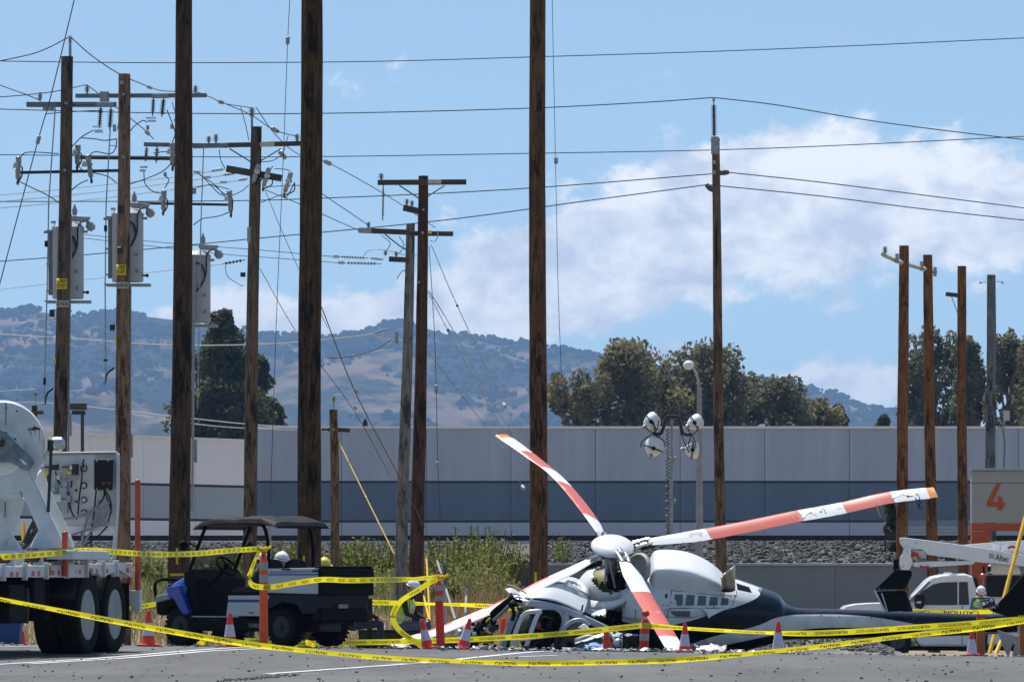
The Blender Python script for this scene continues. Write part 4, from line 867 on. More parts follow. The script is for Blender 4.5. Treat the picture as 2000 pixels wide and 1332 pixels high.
# -- four poles at the right
p10 = Pole('first of the four poles by the bay wall, bearing a pale fibreglass arm', (1765, 480), (1762, 1180), 172, 19, 25, W_NEW)
p11 = Pole('second of the four poles by the bay wall, sharing the pale arm', (1811, 498), (1822, 1180), 175, 18, 25, W_NEW)
p12 = Pole('third of the four poles by the bay wall, with a short stub arm', (1878, 520), (1881, 1180), 178, 17, 22, W_NEW)
p13 = Pole('silver grey pole standing behind the numbered bay wall', (1936, 537), (1934, 1180), 204, 17, 22, W_GREY)
PALEARM = M('pale_fibreglass', (0.42, 0.43, 0.40), 0.5, 0, 0.08, 4)
MB().tube([W(1724, 497, 170), W(1755, 511, 171.5), W(1790, 521, 173.5), W(1827, 531, 176.5)], 0.075, 4).build('crossarm', PALEARM, p10.root); p10.pin(1721, 504, 16, 6, -1.8)
for px, py, D in ((1752, 505, 171), (1771, 512, 172.5), (1800, 520, 174), (1826, 531, 176)):
    MB().box(W(px, py, D), (0.10, 0.16, 0.28)).build('arm_band', GALV, p10.root)
p12.arm(1846, 1872, 575, 578, 8, ARMWOOD, -0.02, 0.12, False); p12.rod([(1858, 580), (1870, 612)], 0.012, DARKMETAL, -0.1, 'brace')
p13.rod([(1915, 553), (1925, 551)], 0.014, GALV, 0, 'eye_bolt'); p13.rod([(1946, 550), (1957, 550)], 0.014, GALV, 0, 'eye_bolt')
for px in (1915, 1958): MB().lathe([(0.02, 0), (0.045, 0.02), (0.02, 0.04)], W(px, 552, 204), (0, 1, 0), 8).build('eye', GALV, p13.root)
# small far pole end with arm by the reel truck
pf = Pole('far short pole end with a small arm behind the reel truck', (68, 792), (68, 900), 170, 11, 12, W_DARK)
pf.arm(55, 86, 806, 806, 7, ARMWOOD, -0.02); pf.rod([(70, 790), (70, 765)], 0.02, GALV, 0, 'insulator_bracket'); pf.pin(70, 776, 12, 5, 0.0)

# thin galvanised posts
def post(label, px, top, bot, D, w, mat=GALV):
    k = F / D; x = (px - 1000) / k; z0 = H(x, D); t = thing('steel_post', label, 'post', (x, D, z0)); zt = ZC + (YH - top) / k
    MB().cyl((x, D, z0 - 0.2), (x, D, zt), w / 2 / k, n=12).build('tube', mat, t, True); MB().lathe([(w / 2 / k * 1.15, 0), (w / 2 / k * 1.1, 0.03), (0.01, 0.05)], (x, D, zt), (0, 0, 1), 12).build('cap', mat, t, True); return t
post('plain grey steel post behind the buggy roof', 525, 1026, 1120, 140, 9)

# ------------------------------------------------------------------ street lamp and mobile light tower
D = 158.0; t = thing('street_lamp', 'grey street lamp with a round white head in front of the grove', 'street lamp', (W(1366, 0, D).x, D, H(W(1366, 0, D).x, D)))
z0 = H(W(1366, 0, D).x, D); b = W(1366, 1180, D)
MB().tube([(b.x, D, z0), W(1366, 1000, D), W(1366, 755, D)], [0.115, 0.10, 0.068], 14).build('post', M('concrete_post', (0.30, 0.30, 0.29), 0.8, 0, 0.15, 3), t, True)
MB().tube([W(1365, 757, D), W(1364, 745, D), W(1361, 733, D), W(1356, 722, D), W(1350, 716, D)], 0.035, 8, sub=4).build('arm', M('beige_arm', (0.45, 0.42, 0.34), 0.5), t, True)
MB().ell(W(1345, 713, D), (0.155, 0.155, 0.13), None, 18, 12).build('lamp_head', WHITE, t, True); MB().lathe([(0.07, 0), (0.085, 0.02), (0.07, 0.05)], W(1366, 751, D), (0, 0, 1), 12).build('collar', GALV, t, True)
D = 132.0; k = F / D; x = W(1308, 0, D).x; t = thing('light_tower', 'mobile light tower with four white floodlights on a bent yoke', 'light tower', (x, D, H(x, D)))
MB().tube([(x, D, H(x, D)), W(1308, 1060, D), W(1309, 985, D)], 0.075, 10).build('mast', GALV, t, True); MB().cyl(W(1309, 985, D), W(1312, 897, D), 0.05, n=10).build('mast', GALV, t, True); MB().cyl(W(1312, 897, D), W(1312, 815, D), 0.028, n=10).build('mast', GALV, t, True)
MB().box((x, D, H(x, D) + 0.35), (1.1, 1.6, 0.7)).build('trailer_box', DIRTYWHITE, t, bevel=0.04)
for px, py in ((1313, 897), (1311, 980)): MB().box(W(px, py, D), (0.15, 0.12, 0.10)).build('mast_collar', GALV, t, bevel=0.01); MB().lathe([(0.03, 0), (0.03, 0.07)], W(px + 4, py - 1, D - 0.05), (1, 0, 0.5), 8).build('pulley', GALV, t)
MB().tube([W(1274, 847, D), W(1289, 847, D), W(1294, 840, D), W(1300, 820, D), W(1303, 815, D), W(1322, 814, D), W(1327, 820, D), W(1332, 843, D), W(1338, 848, D), W(1352, 849, D)], 0.04, 8, sub=4).build('yoke', DARKMETAL, t, True)
MB().box(W(1310, 814, D), (0.22, 0.12, 0.09)).build('yoke_head', DARKMETAL, t, bevel=0.012)
sp = MB(); pts = []
for i in range(260): a = i * 0.75; pts.append(W(1304 - 0.8 * i / 260, 838 + i * 0.86, D - 0.12) + Vector((0.035 * math.cos(a), 0.035 * math.sin(a), 0)))
sp.tube(pts, 0.011, 4); sp.build('coiled_cable', CABLE, t, True)
def flood(px, py, ax, r, Ln):
    """bowl reflector with its back towards us, bracket and lead"""
    c = W(px, py, D); ax = Vector(ax).normalized(); o = MB().lathe([(0.05 * r, -0.62 * Ln), (0.3 * r, -0.58 * Ln), (0.62 * r, -0.38 * Ln), (0.86 * r, -0.08 * Ln), (0.98 * r, 0.25 * Ln), (1.0 * r, 0.4 * Ln), (0.96 * r, 0.41 * Ln), (0.5 * r, 0.44 * Ln)], c, ax, 22).build('floodlight', WHITE, t, True)
    MB().lathe([(0.05, 0), (0.055, 0.04), (0.03, 0.10)], c - ax * 0.62 * Ln, -ax, 10).build('socket_cap', PORCELAIN, o, True)
    s = ax.cross(Vector((0, 1, 0))).normalized(); MB().tube([c + s * r * 1.05 - ax * 0.02, c + s * r * 0.9 + Vector((0, -r, 0)), c - s * r * 0.4 + Vector((0, -r * 1.12, 0)), c - s * r * 1.05], 0.016, 6, sub=4).build('bracket', BLACK, o, True)
    MB().lathe([(0.045, 0), (0.05, 0.03), (0.02, 0.05)], c + Vector((0, -r * 1.02, 0)), (0, -1, 0), 9).build('pivot_knob', BLACK, o, True); return o
flood(1271, 824, (0.55, 0.55, 0.42), 0.19, 0.34); flood(1356, 826, (0.6, 0.6, 0.3), 0.18, 0.34); flood(1276, 876, (0.2, 0.55, 0.55), 0.22, 0.36); flood(1352, 879, (0.92, 0.2, -0.08), 0.19, 0.30)
for pts in ([(1262, 835), (1270, 843), (1283, 846)], [(1286, 820), (1284, 836), (1276, 846)], [(1343, 836), (1347, 845), (1353, 849)], [(1365, 832), (1362, 840), (1354, 849)], [(1273, 848), (1254, 862), (1252, 874)], [(1277, 849), (1296, 860), (1297, 872)], [(1350, 851), (1345, 866), (1344, 874)], [(1353, 851), (1358, 866), (1356, 876)], [(1330, 846), (1336, 862), (1342, 876), (1347, 884)], [(1276, 822), (1280, 845), (1286, 853), (1292, 846)]):
    MB().tube([W(a, b_, D - 0.22) for a, b_ in pts], 0.013, 5, sub=4).build('lamp_lead', BLACK, t, True)

# small camera mast over the bay wall
D = 187; x = W(1961, 0, D).x; t = thing('camera_mast', 'thin pale mast with a coiled green cable and small box over the bay wall', 'mast', W(1961, 915, D))
MB().cyl(W(1961, 915, D), W(1961, 801, D), 0.032, n=8).build('tube', GALV, t, True); MB().box(W(1966, 812, D), (0.2, 0.12, 0.32)).build('equipment_box', M('pale_box', (0.45, 0.46, 0.46), 0.5), t, bevel=0.01)
GREENC = M('green_cable', (0.02, 0.10, 0.07), 0.5, 0, 0.2, 9); pts = [W(1952 + 5.5 * math.cos(i * 0.5), 826 + 9 * math.sin(i * 0.5), D - 0.1) for i in range(40)]; MB().tube(pts, 0.016, 5).build('cable_coil', GREENC, t, True)
MB().tube([W(1956, 832, D - 0.1), W(1960, 850, D - 0.08), W(1963, 870, D - 0.06), W(1960, 915, D - 0.06)], 0.016, 5, sub=5).build('cable', GREENC, t, True)

# ------------------------------------------------------------------ wires
def wire(label, pts, r=0.013, mat=None, group='overhead lines', cat='wire', name='power_line', bits=()):
    """pts: photo x, y, distance"""
    P = [W(*p) for p in pts]; mb = MB(); mb.tube(P, r, 5, sub=10)
    if not bits: return tag(mb.build(name, mat or ALUWIRE, None, True), label, cat, group)
    t = thing(name, label, cat, P[0], group=group); mb.build('strand', mat or ALUWIRE, t, True)
    for (px, py, D, w, h, m, nm) in bits:
        i = min(range(len(P)), key=lambda j: abs(P[j].x - W(px, py, D).x)); a, b = P[max(0, i - 1)], P[min(len(P) - 1, i + 1)]; d = (b - a).normalized(); c = W(px, py, D); s = F / D
        MB().lathe([(0.01, -h / 2 / s), (w / 2 / s, -h * 0.4 / s), (w / 2 / s, h * 0.4 / s), (0.01, h / 2 / s)], c, d, 9).build(nm, m, t, True)
    return t
wire('highest line crossing the whole sky from edge to edge', [(-60, 119, 150), (280, 123, 150), (700, 121, 150), (1035, 112, 150), (1500, 97, 150), (2060, 72, 150)])
wire('line rising to the tip of the tall post insulator from the left edge', [(-60, 212, 140), (300, 221, 138), (620, 222, 136), (1000, 213, 134), (1250, 201, 133), (1394, 191, 132)])
wire('line sagging right from the tip of the tall post insulator', [(1394, 191, 132), (1520, 206, 133), (1700, 236, 135), (1900, 262, 137), (2060, 279, 139)])
wire('line crossing the sky just above the cloud bank', [(-60, 302, 152), (500, 307, 152), (1035, 300, 152), (1500, 290, 152), (2060, 264, 152)])
wire('line reaching the upper side post of the slim pole', [(-60, 394, 145), (400, 393, 141), (640, 387, 138), (1000, 370, 134), (1390, 340, 132.3)])
wire('line leaving the upper side post of the slim pole to the right', [(1422, 337, 132), (1600, 356, 133), (1800, 381, 135), (2060, 414, 138)])
wire('line reaching the lower side post of the slim pole', [(-60, 515, 146), (200, 495, 143), (500, 466, 138), (860, 431, 135), (1150, 392, 133), (1382, 361, 132)])
wire('line leaving the lower side post of the slim pole to the right', [(1382, 361, 132), (1600, 383, 133), (1800, 408, 135), (2060, 437, 138)])
wire('upper of three bright lines running into the junction pole', [(-60, 387, 170), (150, 367, 155), (340, 346, 135), (412, 335, 127)], 0.014, BRIGHTWIRE)
wire('middle of three bright lines running into the junction pole', [(-60, 400, 170), (150, 380, 155), (340, 357, 135), (436, 343, 127)], 0.014, BRIGHTWIRE)
wire('lowest of three bright lines running into the junction pole', [(-60, 412, 170), (150, 393, 155), (340, 370, 135), (465, 353, 127)], 0.014, BRIGHTWIRE)
wire('bright line ending on the junction pole below its cutouts', [(-60, 573, 165), (150, 548, 150), (340, 527, 135), (435, 516, 127)], 0.011, BRIGHTWIRE)
wire('slack line from the left edge over the first pole top to the second pole', [(-60, 136, 113), (0, 120, 112), (75, 102, 111), (137, 72, 110)], 0.011)
wire('slack line from the first pole top down to the strain insulators', [(137, 72, 110), (180, 110, 111), (235, 146, 113), (285, 168, 115)], 0.011, bits=[(292, 171, 115, 7, 26, PORCELAIN, 'strain_insulator')])
wire('slack line between the strain insulators and the junction pole top', [(285, 168, 115), (318, 178, 117), (380, 180, 119), (410, 190, 122), (440, 203, 124), (492, 211, 126)], 0.010, bits=[(432, 200, 124, 8, 26, PORCELAIN, 'strain_insulator')])
wire('slack line from the junction pole arm behind the thickest pole', [(440, 203, 124), (490, 225, 125), (530, 252, 126), (545, 258, 126), (581, 267, 126)], 0.010, bits=[(537, 254, 126, 8, 26, PORCELAIN, 'strain_insulator')])
wire('thin line crossing from the left edge to the first pole arm', [(-60, 145, 112), (0, 167, 111), (45, 183, 110), (80, 197, 110)], 0.010)
wire('thin line from the left edge over two arms', [(-60, 192, 112), (0, 190, 111), (78, 183, 110.3), (118, 177, 110.5), (169, 166, 113)], 0.010)
wire('thin line running from the second arm to the third arm', [(169, 166, 113), (195, 185, 113.5), (240, 220, 114), (280, 252, 115), (300, 272, 116)], 0.010, bits=[(288, 260, 115, 8, 22, PORCELAIN, 'strain_insulator')])
wire('line from the thickest pole down past the close pair of poles', [(500, 210, 126), (535, 260, 126), (580, 300, 127), (640, 318, 128), (760, 385, 130), (850, 445, 128)], 0.010, bits=[(640, 318, 128, 9, 20, PORCELAIN, 'strain_insulator'), (552, 303, 126.5, 9, 24, PORCELAIN, 'strain_insulator')])
wire('upper slack line to the grey pole arm of the close pair', [(520, 365, 127), (600, 365, 128), (660, 400, 131), (722, 442, 134)], 0.010)
wire('lower slack line to the grey pole arm of the close pair', [(520, 372, 127), (600, 405, 129), (650, 428, 131), (700, 450, 134)], 0.010)
wire('upper of the two thin lines meeting the grey pole strain rods', [(160, 458, 150), (340, 476, 145), (500, 488, 140), (658, 502, 134)], 0.009)
wire('lower of the two thin lines meeting the grey pole strain rods', [(160, 465, 150), (420, 495, 145), (550, 505, 140), (668, 514, 134)], 0.009)
wire('pale service line drooping past the conifer to the grey pole', [(-60, 649, 160), (150, 662, 152), (330, 674, 145), (520, 672, 140), (650, 662, 136), (728, 653, 134)], 0.014, BRIGHTWIRE)
wire('slack communication cable from the grey pole to the thickest pole', [(765, 663, 134), (735, 682, 133), (690, 696, 132), (640, 700, 131)], 0.010)
wire('upper low service line passing the conifer foot', [(-60, 784, 170), (100, 788, 166), (250, 803, 160), (480, 828, 152), (640, 836, 150)], 0.013, BRIGHTWIRE)
wire('lower low service line passing the conifer foot', [(240, 806, 160), (400, 830, 155), (520, 838, 152), (640, 842, 150)], 0.013, BRIGHTWIRE)
wire('bright line ending at the far short pole end', [(-60, 770, 178), (0, 764, 175), (70, 760, 170)], 0.012, BRIGHTWIRE)
STR = dict(group='guy wires', name='guy_wire')
wire('long guy wire slanting down beside the first pole', [(150, -20, 108), (100, 185, 108), (70, 290, 108), (-10, 590, 108)], 0.011, bits=[(75, 274, 108, 8, 18, GALV, 'strain_insulator')], **STR)
wire('thin plumb line with a weight left of the thickest pole', [(567, -20, 98), (562, 80, 98), (552, 340, 98), (540, 620, 98), (528, 985, 98)], 0.006, bits=[(562, 80, 98, 8, 16, GALV, 'weight')], **STR)
wire('thin plumb line with a weight right of the tall bare brown pole', [(1078, -20, 112), (1085, 315, 112), (1090, 560, 112), (1097, 745, 112)], 0.006, bits=[(1086, 314, 112, 8, 14, GALV, 'weight')], **STR)
wire('guy wire slanting from the thickest pole with a link halfway', [(628, 600, 101), (695, 768, 108), (782, 935, 118), (830, 1030, 125)], 0.010, bits=[(696, 765, 108, 8, 18, GALV, 'strain_insulator')], **STR)
wire('faint guy wire slanting from the junction pole to the bank', [(508, 525, 126), (580, 650, 130), (690, 800, 136), (760, 925, 142)], 0.008, bits=[(694, 797, 136, 6, 14, GALV, 'strain_insulator')], **STR)
wire('faint guy wire from the junction pole arm down behind the thickest pole', [(515, 365, 126), (550, 450, 128), (588, 535, 130), (640, 640, 134)], 0.007, **STR)
wire('longest guy wire from the red brown pole toward the raised blade', [(842, 478, 127), (893, 597, 124), (985, 790, 118), (1030, 885, 115)], 0.010, bits=[(893, 597, 124, 5, 6, DARKMETAL, 'clamp'), (985, 791, 118, 7, 22, GALV, 'strain_insulator')], **STR)
wire('left of the twin guy wires from the red brown pole', [(836, 570, 127), (872, 640, 125), (940, 765, 121), (1000, 870, 117)], 0.009, bits=[(875, 645, 125, 6, 6, DARKMETAL, 'clamp')], **STR)
wire('right of the twin guy wires from the red brown pole', [(838, 568, 128), (885, 645, 125.5), (950, 765, 121.5), (1012, 862, 117.5)], 0.009, **STR)
wire('hanging line with two weights beside the red brown pole', [(838, 480, 129), (848, 640, 129), (852, 760, 129), (855, 905, 129), (860, 1010, 129)], 0.008, bits=[(852, 760, 129, 7, 18, GALV, 'weight'), (854, 907, 129, 7, 12, GALV, 'weight')], **STR)
wire('faint guy wire ending in a sleeve left of the tall bare brown pole', [(838, 690, 128), (900, 770, 126), (960, 850, 124), (1022, 952, 122)], 0.007, bits=[(1022, 952, 122, 8, 14, GALV, 'sleeve')], **STR)

# ================================================================== REEL TRUCK (left)
TIREBLK = RUBBER
RIM = M('grey_rim_paint', (0.24, 0.25, 0.265), 0.45, 0.1, 0.25, 5.0)
def wheel(root, c, ax, r, w, rim_r, rimmat, name='wheel', lugs=0, dish=0.1, hub=True, n=40, tread=0):
    """tyre and rim as sub-parts of a wheel; ax points to the outer face"""
    c = Vector(c); ax = Vector(ax).normalized()
    ty = MB(); ty.lathe([(rim_r * 0.98, -w / 2), (r * 0.93, -w / 2), (r * 0.985, -w * 0.42), (r, -w * 0.3), (r, w * 0.3), (r * 0.985, w * 0.42), (r * 0.93, w / 2), (r * 0.8, w * 0.52), (rim_r * 1.03, w * 0.47), (rim_r * 0.97, w * 0.44)], c, ax, n)
    wo = ty.build(name, TIREBLK, root, True)
    if tread:
        tb = MB(); u = ax.orthogonal().normalized(); v = ax.cross(u)
        for i in range(tread):
            a = 2 * math.pi * i / tread; d = u * math.cos(a) + v * math.sin(a); tn = -u * math.sin(a) + v * math.cos(a)
            for s_ in (-1, 1):
                rot = Matrix((ax, tn, d)).transposed()
                tb.box(c + d * (r + 0.004) + ax * s_ * w * 0.27 + tn * (s_ * r * 0.04), (w * 0.44, 2 * math.pi * r / tread * 0.55, 0.035), rot)
        stuff(tb.build('tread_lugs', TIREBLK, wo))
    rm = MB(); rm.lathe([(rim_r, w * 0.46), (rim_r * 0.97, w * 0.47), (rim_r * 0.93, w * 0.40), (rim_r * 0.86, w * 0.2), (rim_r * 0.80, w * 0.46 - dish), (rim_r * 0.5, w * 0.46 - dish * 1.1), (rim_r * 0.42, w * 0.46 - dish * 0.6), (0.02, w * 0.46 - dish * 0.6)], c, ax, n)
    rm.build('rim', rimmat, wo, True)
    if hub and rim_r > 0.3: MB().lathe([(rim_r * 0.80, w * 0.46 - dish + 0.004), (rim_r * 0.5, w * 0.46 - dish * 1.1 + 0.006), (rim_r * 0.43, w * 0.46 - dish * 0.6 + 0.003), (0.02, w * 0.46 - dish * 0.6 + 0.003)], c, ax, n).build('wheel_disc', M('shaded_grimy_disc', (0.10, 0.10, 0.105), 0.6, 0.1, 0.3, 6), wo, True)  # disc coloured darker for shade deep in the dish, with some grime
    if hub:
        hb = MB(); hb.lathe([(rim_r * 0.3, 0), (rim_r * 0.3, 0.07), (rim_r * 0.22, 0.1), (0.01, 0.1)], c + ax * (w * 0.46 - dish * 0.7), ax, 16); u = ax.orthogonal().normalized(); v = ax.cross(u)
        for i in range(lugs):
            a = 2 * math.pi * i / lugs; hb.lathe([(0.016, 0), (0.016, 0.035), (0.005, 0.04)], c + ax * (w * 0.46 - dish) + (u * math.cos(a) + v * math.sin(a)) * rim_r * 0.55, ax, 6)
        hb.build('hub', rimmat, wo, True)
    return wo
TA = math.atan2(-0.978, -0.208)
truck_pos = Vector((-6.71, 77.28, 0.0))
tk = thing('reel_truck', 'white cable reel truck with red stakes and tandem wheels, cut by the edge', 'truck', truck_pos, (0, 0, TA), local=True)
fwd = Vector((math.cos(TA), math.sin(TA), 0)); lft = Vector((-math.sin(TA), math.cos(TA), 0))
def tl(px, py, D):
    """photo point at distance D in the truck's own axes"""
    d = W(px, py, D) - truck_pos; return Vector((d.dot(fwd), d.dot(lft), d.z))
T_WHITE = M('truck_white', (0.47, 0.48, 0.495), 0.45, 0, 0.12, 2.5, col2=(0.64, 0.655, 0.675), coat=0.1)
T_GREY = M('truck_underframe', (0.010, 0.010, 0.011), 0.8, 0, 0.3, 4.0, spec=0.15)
for xw in (0.66, -0.66):
    wheel(tk, (xw, 1.05, 0.545), (0, 1, 0), 0.545, 0.28, 0.34, RIM, lugs=10, dish=0.22)
    wheel(tk, (xw, 0.71, 0.545), (0, 1, 0), 0.545, 0.28, 0.34, RIM, lugs=0, hub=False)
    wheel(tk, (xw, -1.05, 0.545), (0, -1, 0), 0.545, 0.28, 0.34, RIM, lugs=0, hub=False)
    MB().cyl((xw, -1.0, 0.545), (xw, 1.0, 0.545), 0.09, n=10).build('axle', T_GREY, tk)
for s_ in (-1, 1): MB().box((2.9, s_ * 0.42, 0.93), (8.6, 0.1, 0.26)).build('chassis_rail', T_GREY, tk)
MB().box((3.0, 0, 1.10), (8.6, 2.0, 0.06)).build('deck', M('worn_deck', (0.35, 0.35, 0.34), 0.7, 0, 0.2, 3), tk)
# side rail in bays with a stake pocket between them, arched over the wheels
def rail_bay(x0, x1, z0, z1, arch=()):
    pts = [(x0, z1), (x0, z0)]
    for (cx, r) in arch:
        for i in range(9):
            a = math.pi * (1 - i / 8); q = (cx + r * math.cos(a), 0.545 + r * math.sin(a))
            if x0 <= q[0] <= x1 and q[1] > z0: pts.append(q)
    pts += [(x1, z0), (x1, z1)]
    MB().prism([(a, 1.16, b) for a, b in pts], (0, 0.07, 0)).build('side_rail', T_WHITE, tk, bevel=0.012)
xs = [-1.34, -0.52, 0.12, 0.95, 1.85, 2.8, 3.75, 4.7, 5.7, 6.7]
for a, b in zip(xs, xs[1:]): rail_bay(a + 0.012, b - 0.012, 1.045, 1.25 - 0.012 * (a + 1.3), [(0.66, 0.62), (-0.66, 0.62)])
for xb in xs[1:]: MB().box((xb, 1.235, 1.18 - 0.012 * (xb + 1.3)), (0.05, 0.07, 0.22)).build('stake_pocket', T_WHITE, tk, bevel=0.006)
RREF = M('red_reflector', (0.45, 0.02, 0.03), 0.35, 0, 0.1, 9); WREF = M('silver_reflector', (0.5, 0.5, 0.52), 0.35, 0, 0.1, 9)
for xb, seq in ((-1.15, 'rw'), (-0.12, 'rw'), (0.55, 'rwr'), (1.30, 'wr'), (2.35, 'rwr'), (3.25, 'rwr'), (4.2, 'rwr'), (5.2, 'rwr'), (6.1, 'rwr')):
    for i, ch in enumerate(seq): MB().box((xb + 0.12 * (len(seq) / 2 - i - 0.5), 1.233, 1.15 - 0.012 * (xb + 1.3)), (0.118, 0.008, 0.062)).build('reflector_strip', RREF if ch == 'r' else WREF, tk)
MB().ell((2.62, 1.235, 1.13), (0.04, 0.02, 0.06), None, 12, 8).build('side_marker', M('amber_lens', (0.55, 0.12, 0.01), 0.3), tk, True)
# rollers on the rail top
for x0, x1, dz in ((-0.35, 1.35, 0.01), (1.95, 3.6, -0.02), (4.1, 5.8, -0.05)):
    MB().cyl((x0, 1.1, 1.33 + dz), (x1, 1.1, 1.31 + dz), 0.055, n=14).build('rail_roller', BLACK, tk, True)
    for xe in (x0 - 0.03, (x0 + x1) / 2, x1 + 0.03): MB().box((xe, 1.12, 1.30 + dz), (0.03, 0.14, 0.16)).build('roller_bracket', T_WHITE, tk, bevel=0.005)
# tail: mudguards, lamps, plate
for cx in (0.66, -0.66):
    mg = MB(); a_ = [math.radians(20 + 14 * i) for i in range(11)]
    mg.loft([[(cx + 0.6 * math.cos(a), 0.5, 0.545 + 0.6 * math.sin(a)) for a in a_], [(cx + 0.6 * math.cos(a), 1.15, 0.545 + 0.6 * math.sin(a)) for a in a_]], False, closed=False); mg.build('mudguard', BLACK, tk, True, solid=0.015)
MB().box((-1.33, 1.1, 0.95), (0.05, 0.20, 0.55)).build('tail_panel', T_WHITE, tk, bevel=0.01)
MB().box((-1.29, 1.03, 0.66), (0.04, 0.34, 0.62)).build('mud_flap', BLACK, tk)
for yy, mm in ((1.13, 'amber_lens'), (1.20, 'red_reflector')): MB().ell((-1.29, yy, 1.0), (0.02, 0.03, 0.055), None, 12, 8).build('tail_lamp', MATS[mm], tk, True)
MB().box((-1.285, 1.17, 0.83), (0.012, 0.07, 0.10)).build('warning_sticker', RREF, tk)
for xx, z0, z1, y_ in ((2.05, 1.06, 1.62, 1.27), (-1.36, 0.73, 2.36, 1.30)):
    st = MB(); st.cyl((xx, y_, z0), (xx, y_, z1), 0.040, n=14); st.ell((xx, y_, z1), (0.040, 0.040, 0.040), None, 14, 8); st.build('stake', STAKERED, tk, True)
MB().box((-1.36, 1.28, 0.72), (0.1, 0.14, 0.3)).build('stake_socket', T_WHITE, tk, bevel=0.01)
# hanging gear under the frame
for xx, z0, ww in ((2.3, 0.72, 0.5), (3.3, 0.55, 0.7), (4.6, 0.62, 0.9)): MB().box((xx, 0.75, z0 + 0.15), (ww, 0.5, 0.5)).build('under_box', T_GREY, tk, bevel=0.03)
for xx in (2.75, 2.95): MB().tube([(xx, 0.95, 0.9), (xx + 0.03, 0.97, 0.7), (xx, 0.95, 0.45)], 0.035, 8, sub=4).build('hanger_strap', DARKMETAL, tk, True)
for xx in (1.62, 1.75): MB().cyl((xx, 0.9, 1.0), (xx + 0.01, 0.9, 0.5), 0.02, n=6).build('air_line', T_GREY, tk)
# control board at the tail, facing forward
BOARD = M('grubby_white_board', (0.55, 0.54, 0.51), 0.55, 0, 0.2, 3.0, col2=(0.72, 0.71, 0.68))
Dp = 78.3
def pp(pts, D, thick, name, mat, bevel=0.01, parent=None): 
    return MB().prism([tl(a, b, D) for a, b in pts], tl(0, 0, D + thick) - tl(0, 0, D)).build(name, mat, parent or tk, bevel=bevel)
bd = pp([(78, 887), (228, 885), (228, 1029), (78, 1031)], Dp, 0.05, 'control_board', BOARD)
pp([(226, 884), (234, 887), (234, 980), (227, 1092), (218, 1092), (226, 1000)], Dp - 0.05, 0.12, 'board_post', T_WHITE); pp([(76, 884), (229, 882), (229, 887), (76, 889)], Dp - 0.04, 0.1, 'board_lip', M('board_lip', (0.25, 0.25, 0.25), 0.5)); pp([(128, 1027), (224, 1026), (224, 1037), (128, 1038)], Dp - 0.03, 0.08, 'board_sill', DIRTYWHITE)
bx_ = pp([(184, 897), (222, 897), (220, 957), (184, 957)], Dp - 0.16, 0.14, 'control_box', BLACK, parent=bd)
for a, b in ((189, 900), (211, 900), (189, 955), (210, 955)): MB().lathe([(0.012, 0), (0.01, 0.012)], tl(a, b, Dp - 0.16), tl(0, 0, 77) - tl(0, 0, 78), 6).build('screw', STEEL, bx_)
for a, b in ((203, 944), (213, 943)): MB().box(tl(a, b, Dp - 0.165), (0.01, 0.05, 0.03)).build('box_mark', M('dull_red_mark', (0.18, 0.02, 0.02), 0.5), bx_)
def hook(px, py):
    c = tl(px, py, Dp - 0.04); ax = tl(10, 0, Dp) - tl(0, 0, Dp); ax.normalize()
    MB().tube([c + ax * (0.038 * math.cos(a)) + Vector((0, 0, 0.038 * math.sin(a))) for a in [math.radians(-140 + 22 * i) for i in range(15)]], 0.008, 5).build('hose_ring', BLACK, bd, True); MB().ell(c, (0.03, 0.03, 0.03), None, 8, 6).build('ring_boss', DIRTYWHITE, bd, True)
for y in (914, 948, 976, 1001): hook(164, y)
def hose(pts, r=0.012, mat=None, D=None, name='hose'): MB().tube([tl(a, b, (D or Dp - 0.1) + (c[0] if c else 0)) for a, b, *c in pts], r, 6, sub=5).build(name, mat or BLACK, tk, True)
GREYHOSE = M('grey_conduit', (0.25, 0.26, 0.28), 0.5, 0.1, 0.15, 6)
for pts in ([(188, 957), (186, 975), (184, 1000), (180, 1030), (178, 1068)], [(204, 957), (202, 972), (192, 985), (182, 992)], [(204, 957), (214, 972), (217, 995), (210, 1022)], [(203, 957), (207, 968), (214, 984), (218, 1002)], [(158, 912), (160, 930), (155, 970), (152, 1005)], [(134, 960), (136, 985), (142, 1004), (150, 1014)], [(108, 920), (112, 935), (118, 946)], [(93, 927), (94, 940), (98, 955)], [(138, 935), (140, 940), (139, 952)], [(210, 1027), (195, 1043), (175, 1058), (160, 1070)], [(164, 896), (162, 905), (163, 915)]): hose(pts, 0.011)
for pts in ([(205, 990), (180, 997), (150, 1010), (124, 1013)], [(172, 1005), (165, 1030), (160, 1060), (158, 1072)], [(190, 1000), (185, 1025), (170, 1050), (162, 1068)], [(215, 1018), (190, 1027), (160, 1038), (138, 1045)], [(206, 985), (210, 1000), (200, 1015), (180, 1030)], [(213, 980), (205, 1000), (188, 1012), (176, 1025)], [(195, 975), (188, 990), (180, 998), (170, 1010)]): hose(pts, 0.018, GREYHOSE)
for pts in ([(118, 930), (140, 930), (156, 930)], [(120, 946), (135, 938), (156, 930)], [(110, 928), (110, 945), (110, 960)], [(128, 955), (120, 968), (105, 972)]): hose(pts, 0.016, GALV)
for a, b, w_, h_ in ((108, 912, 12, 12), (147, 916, 10, 22), (124, 962, 16, 22), (104, 955, 12, 10), (112, 972, 20, 16), (122, 988, 24, 26), (85, 912, 8, 6), (116, 932, 8, 8), (140, 914, 6, 6), (128, 944, 10, 12), (134, 974, 9, 14)):
    MB().box(tl(a, b, Dp - 0.08), (0.1, w_ / 142, h_ / 142)).build('valve', random.choice((GALV, STEEL, DARKMETAL, PORCELAIN)), bd, bevel=0.012)
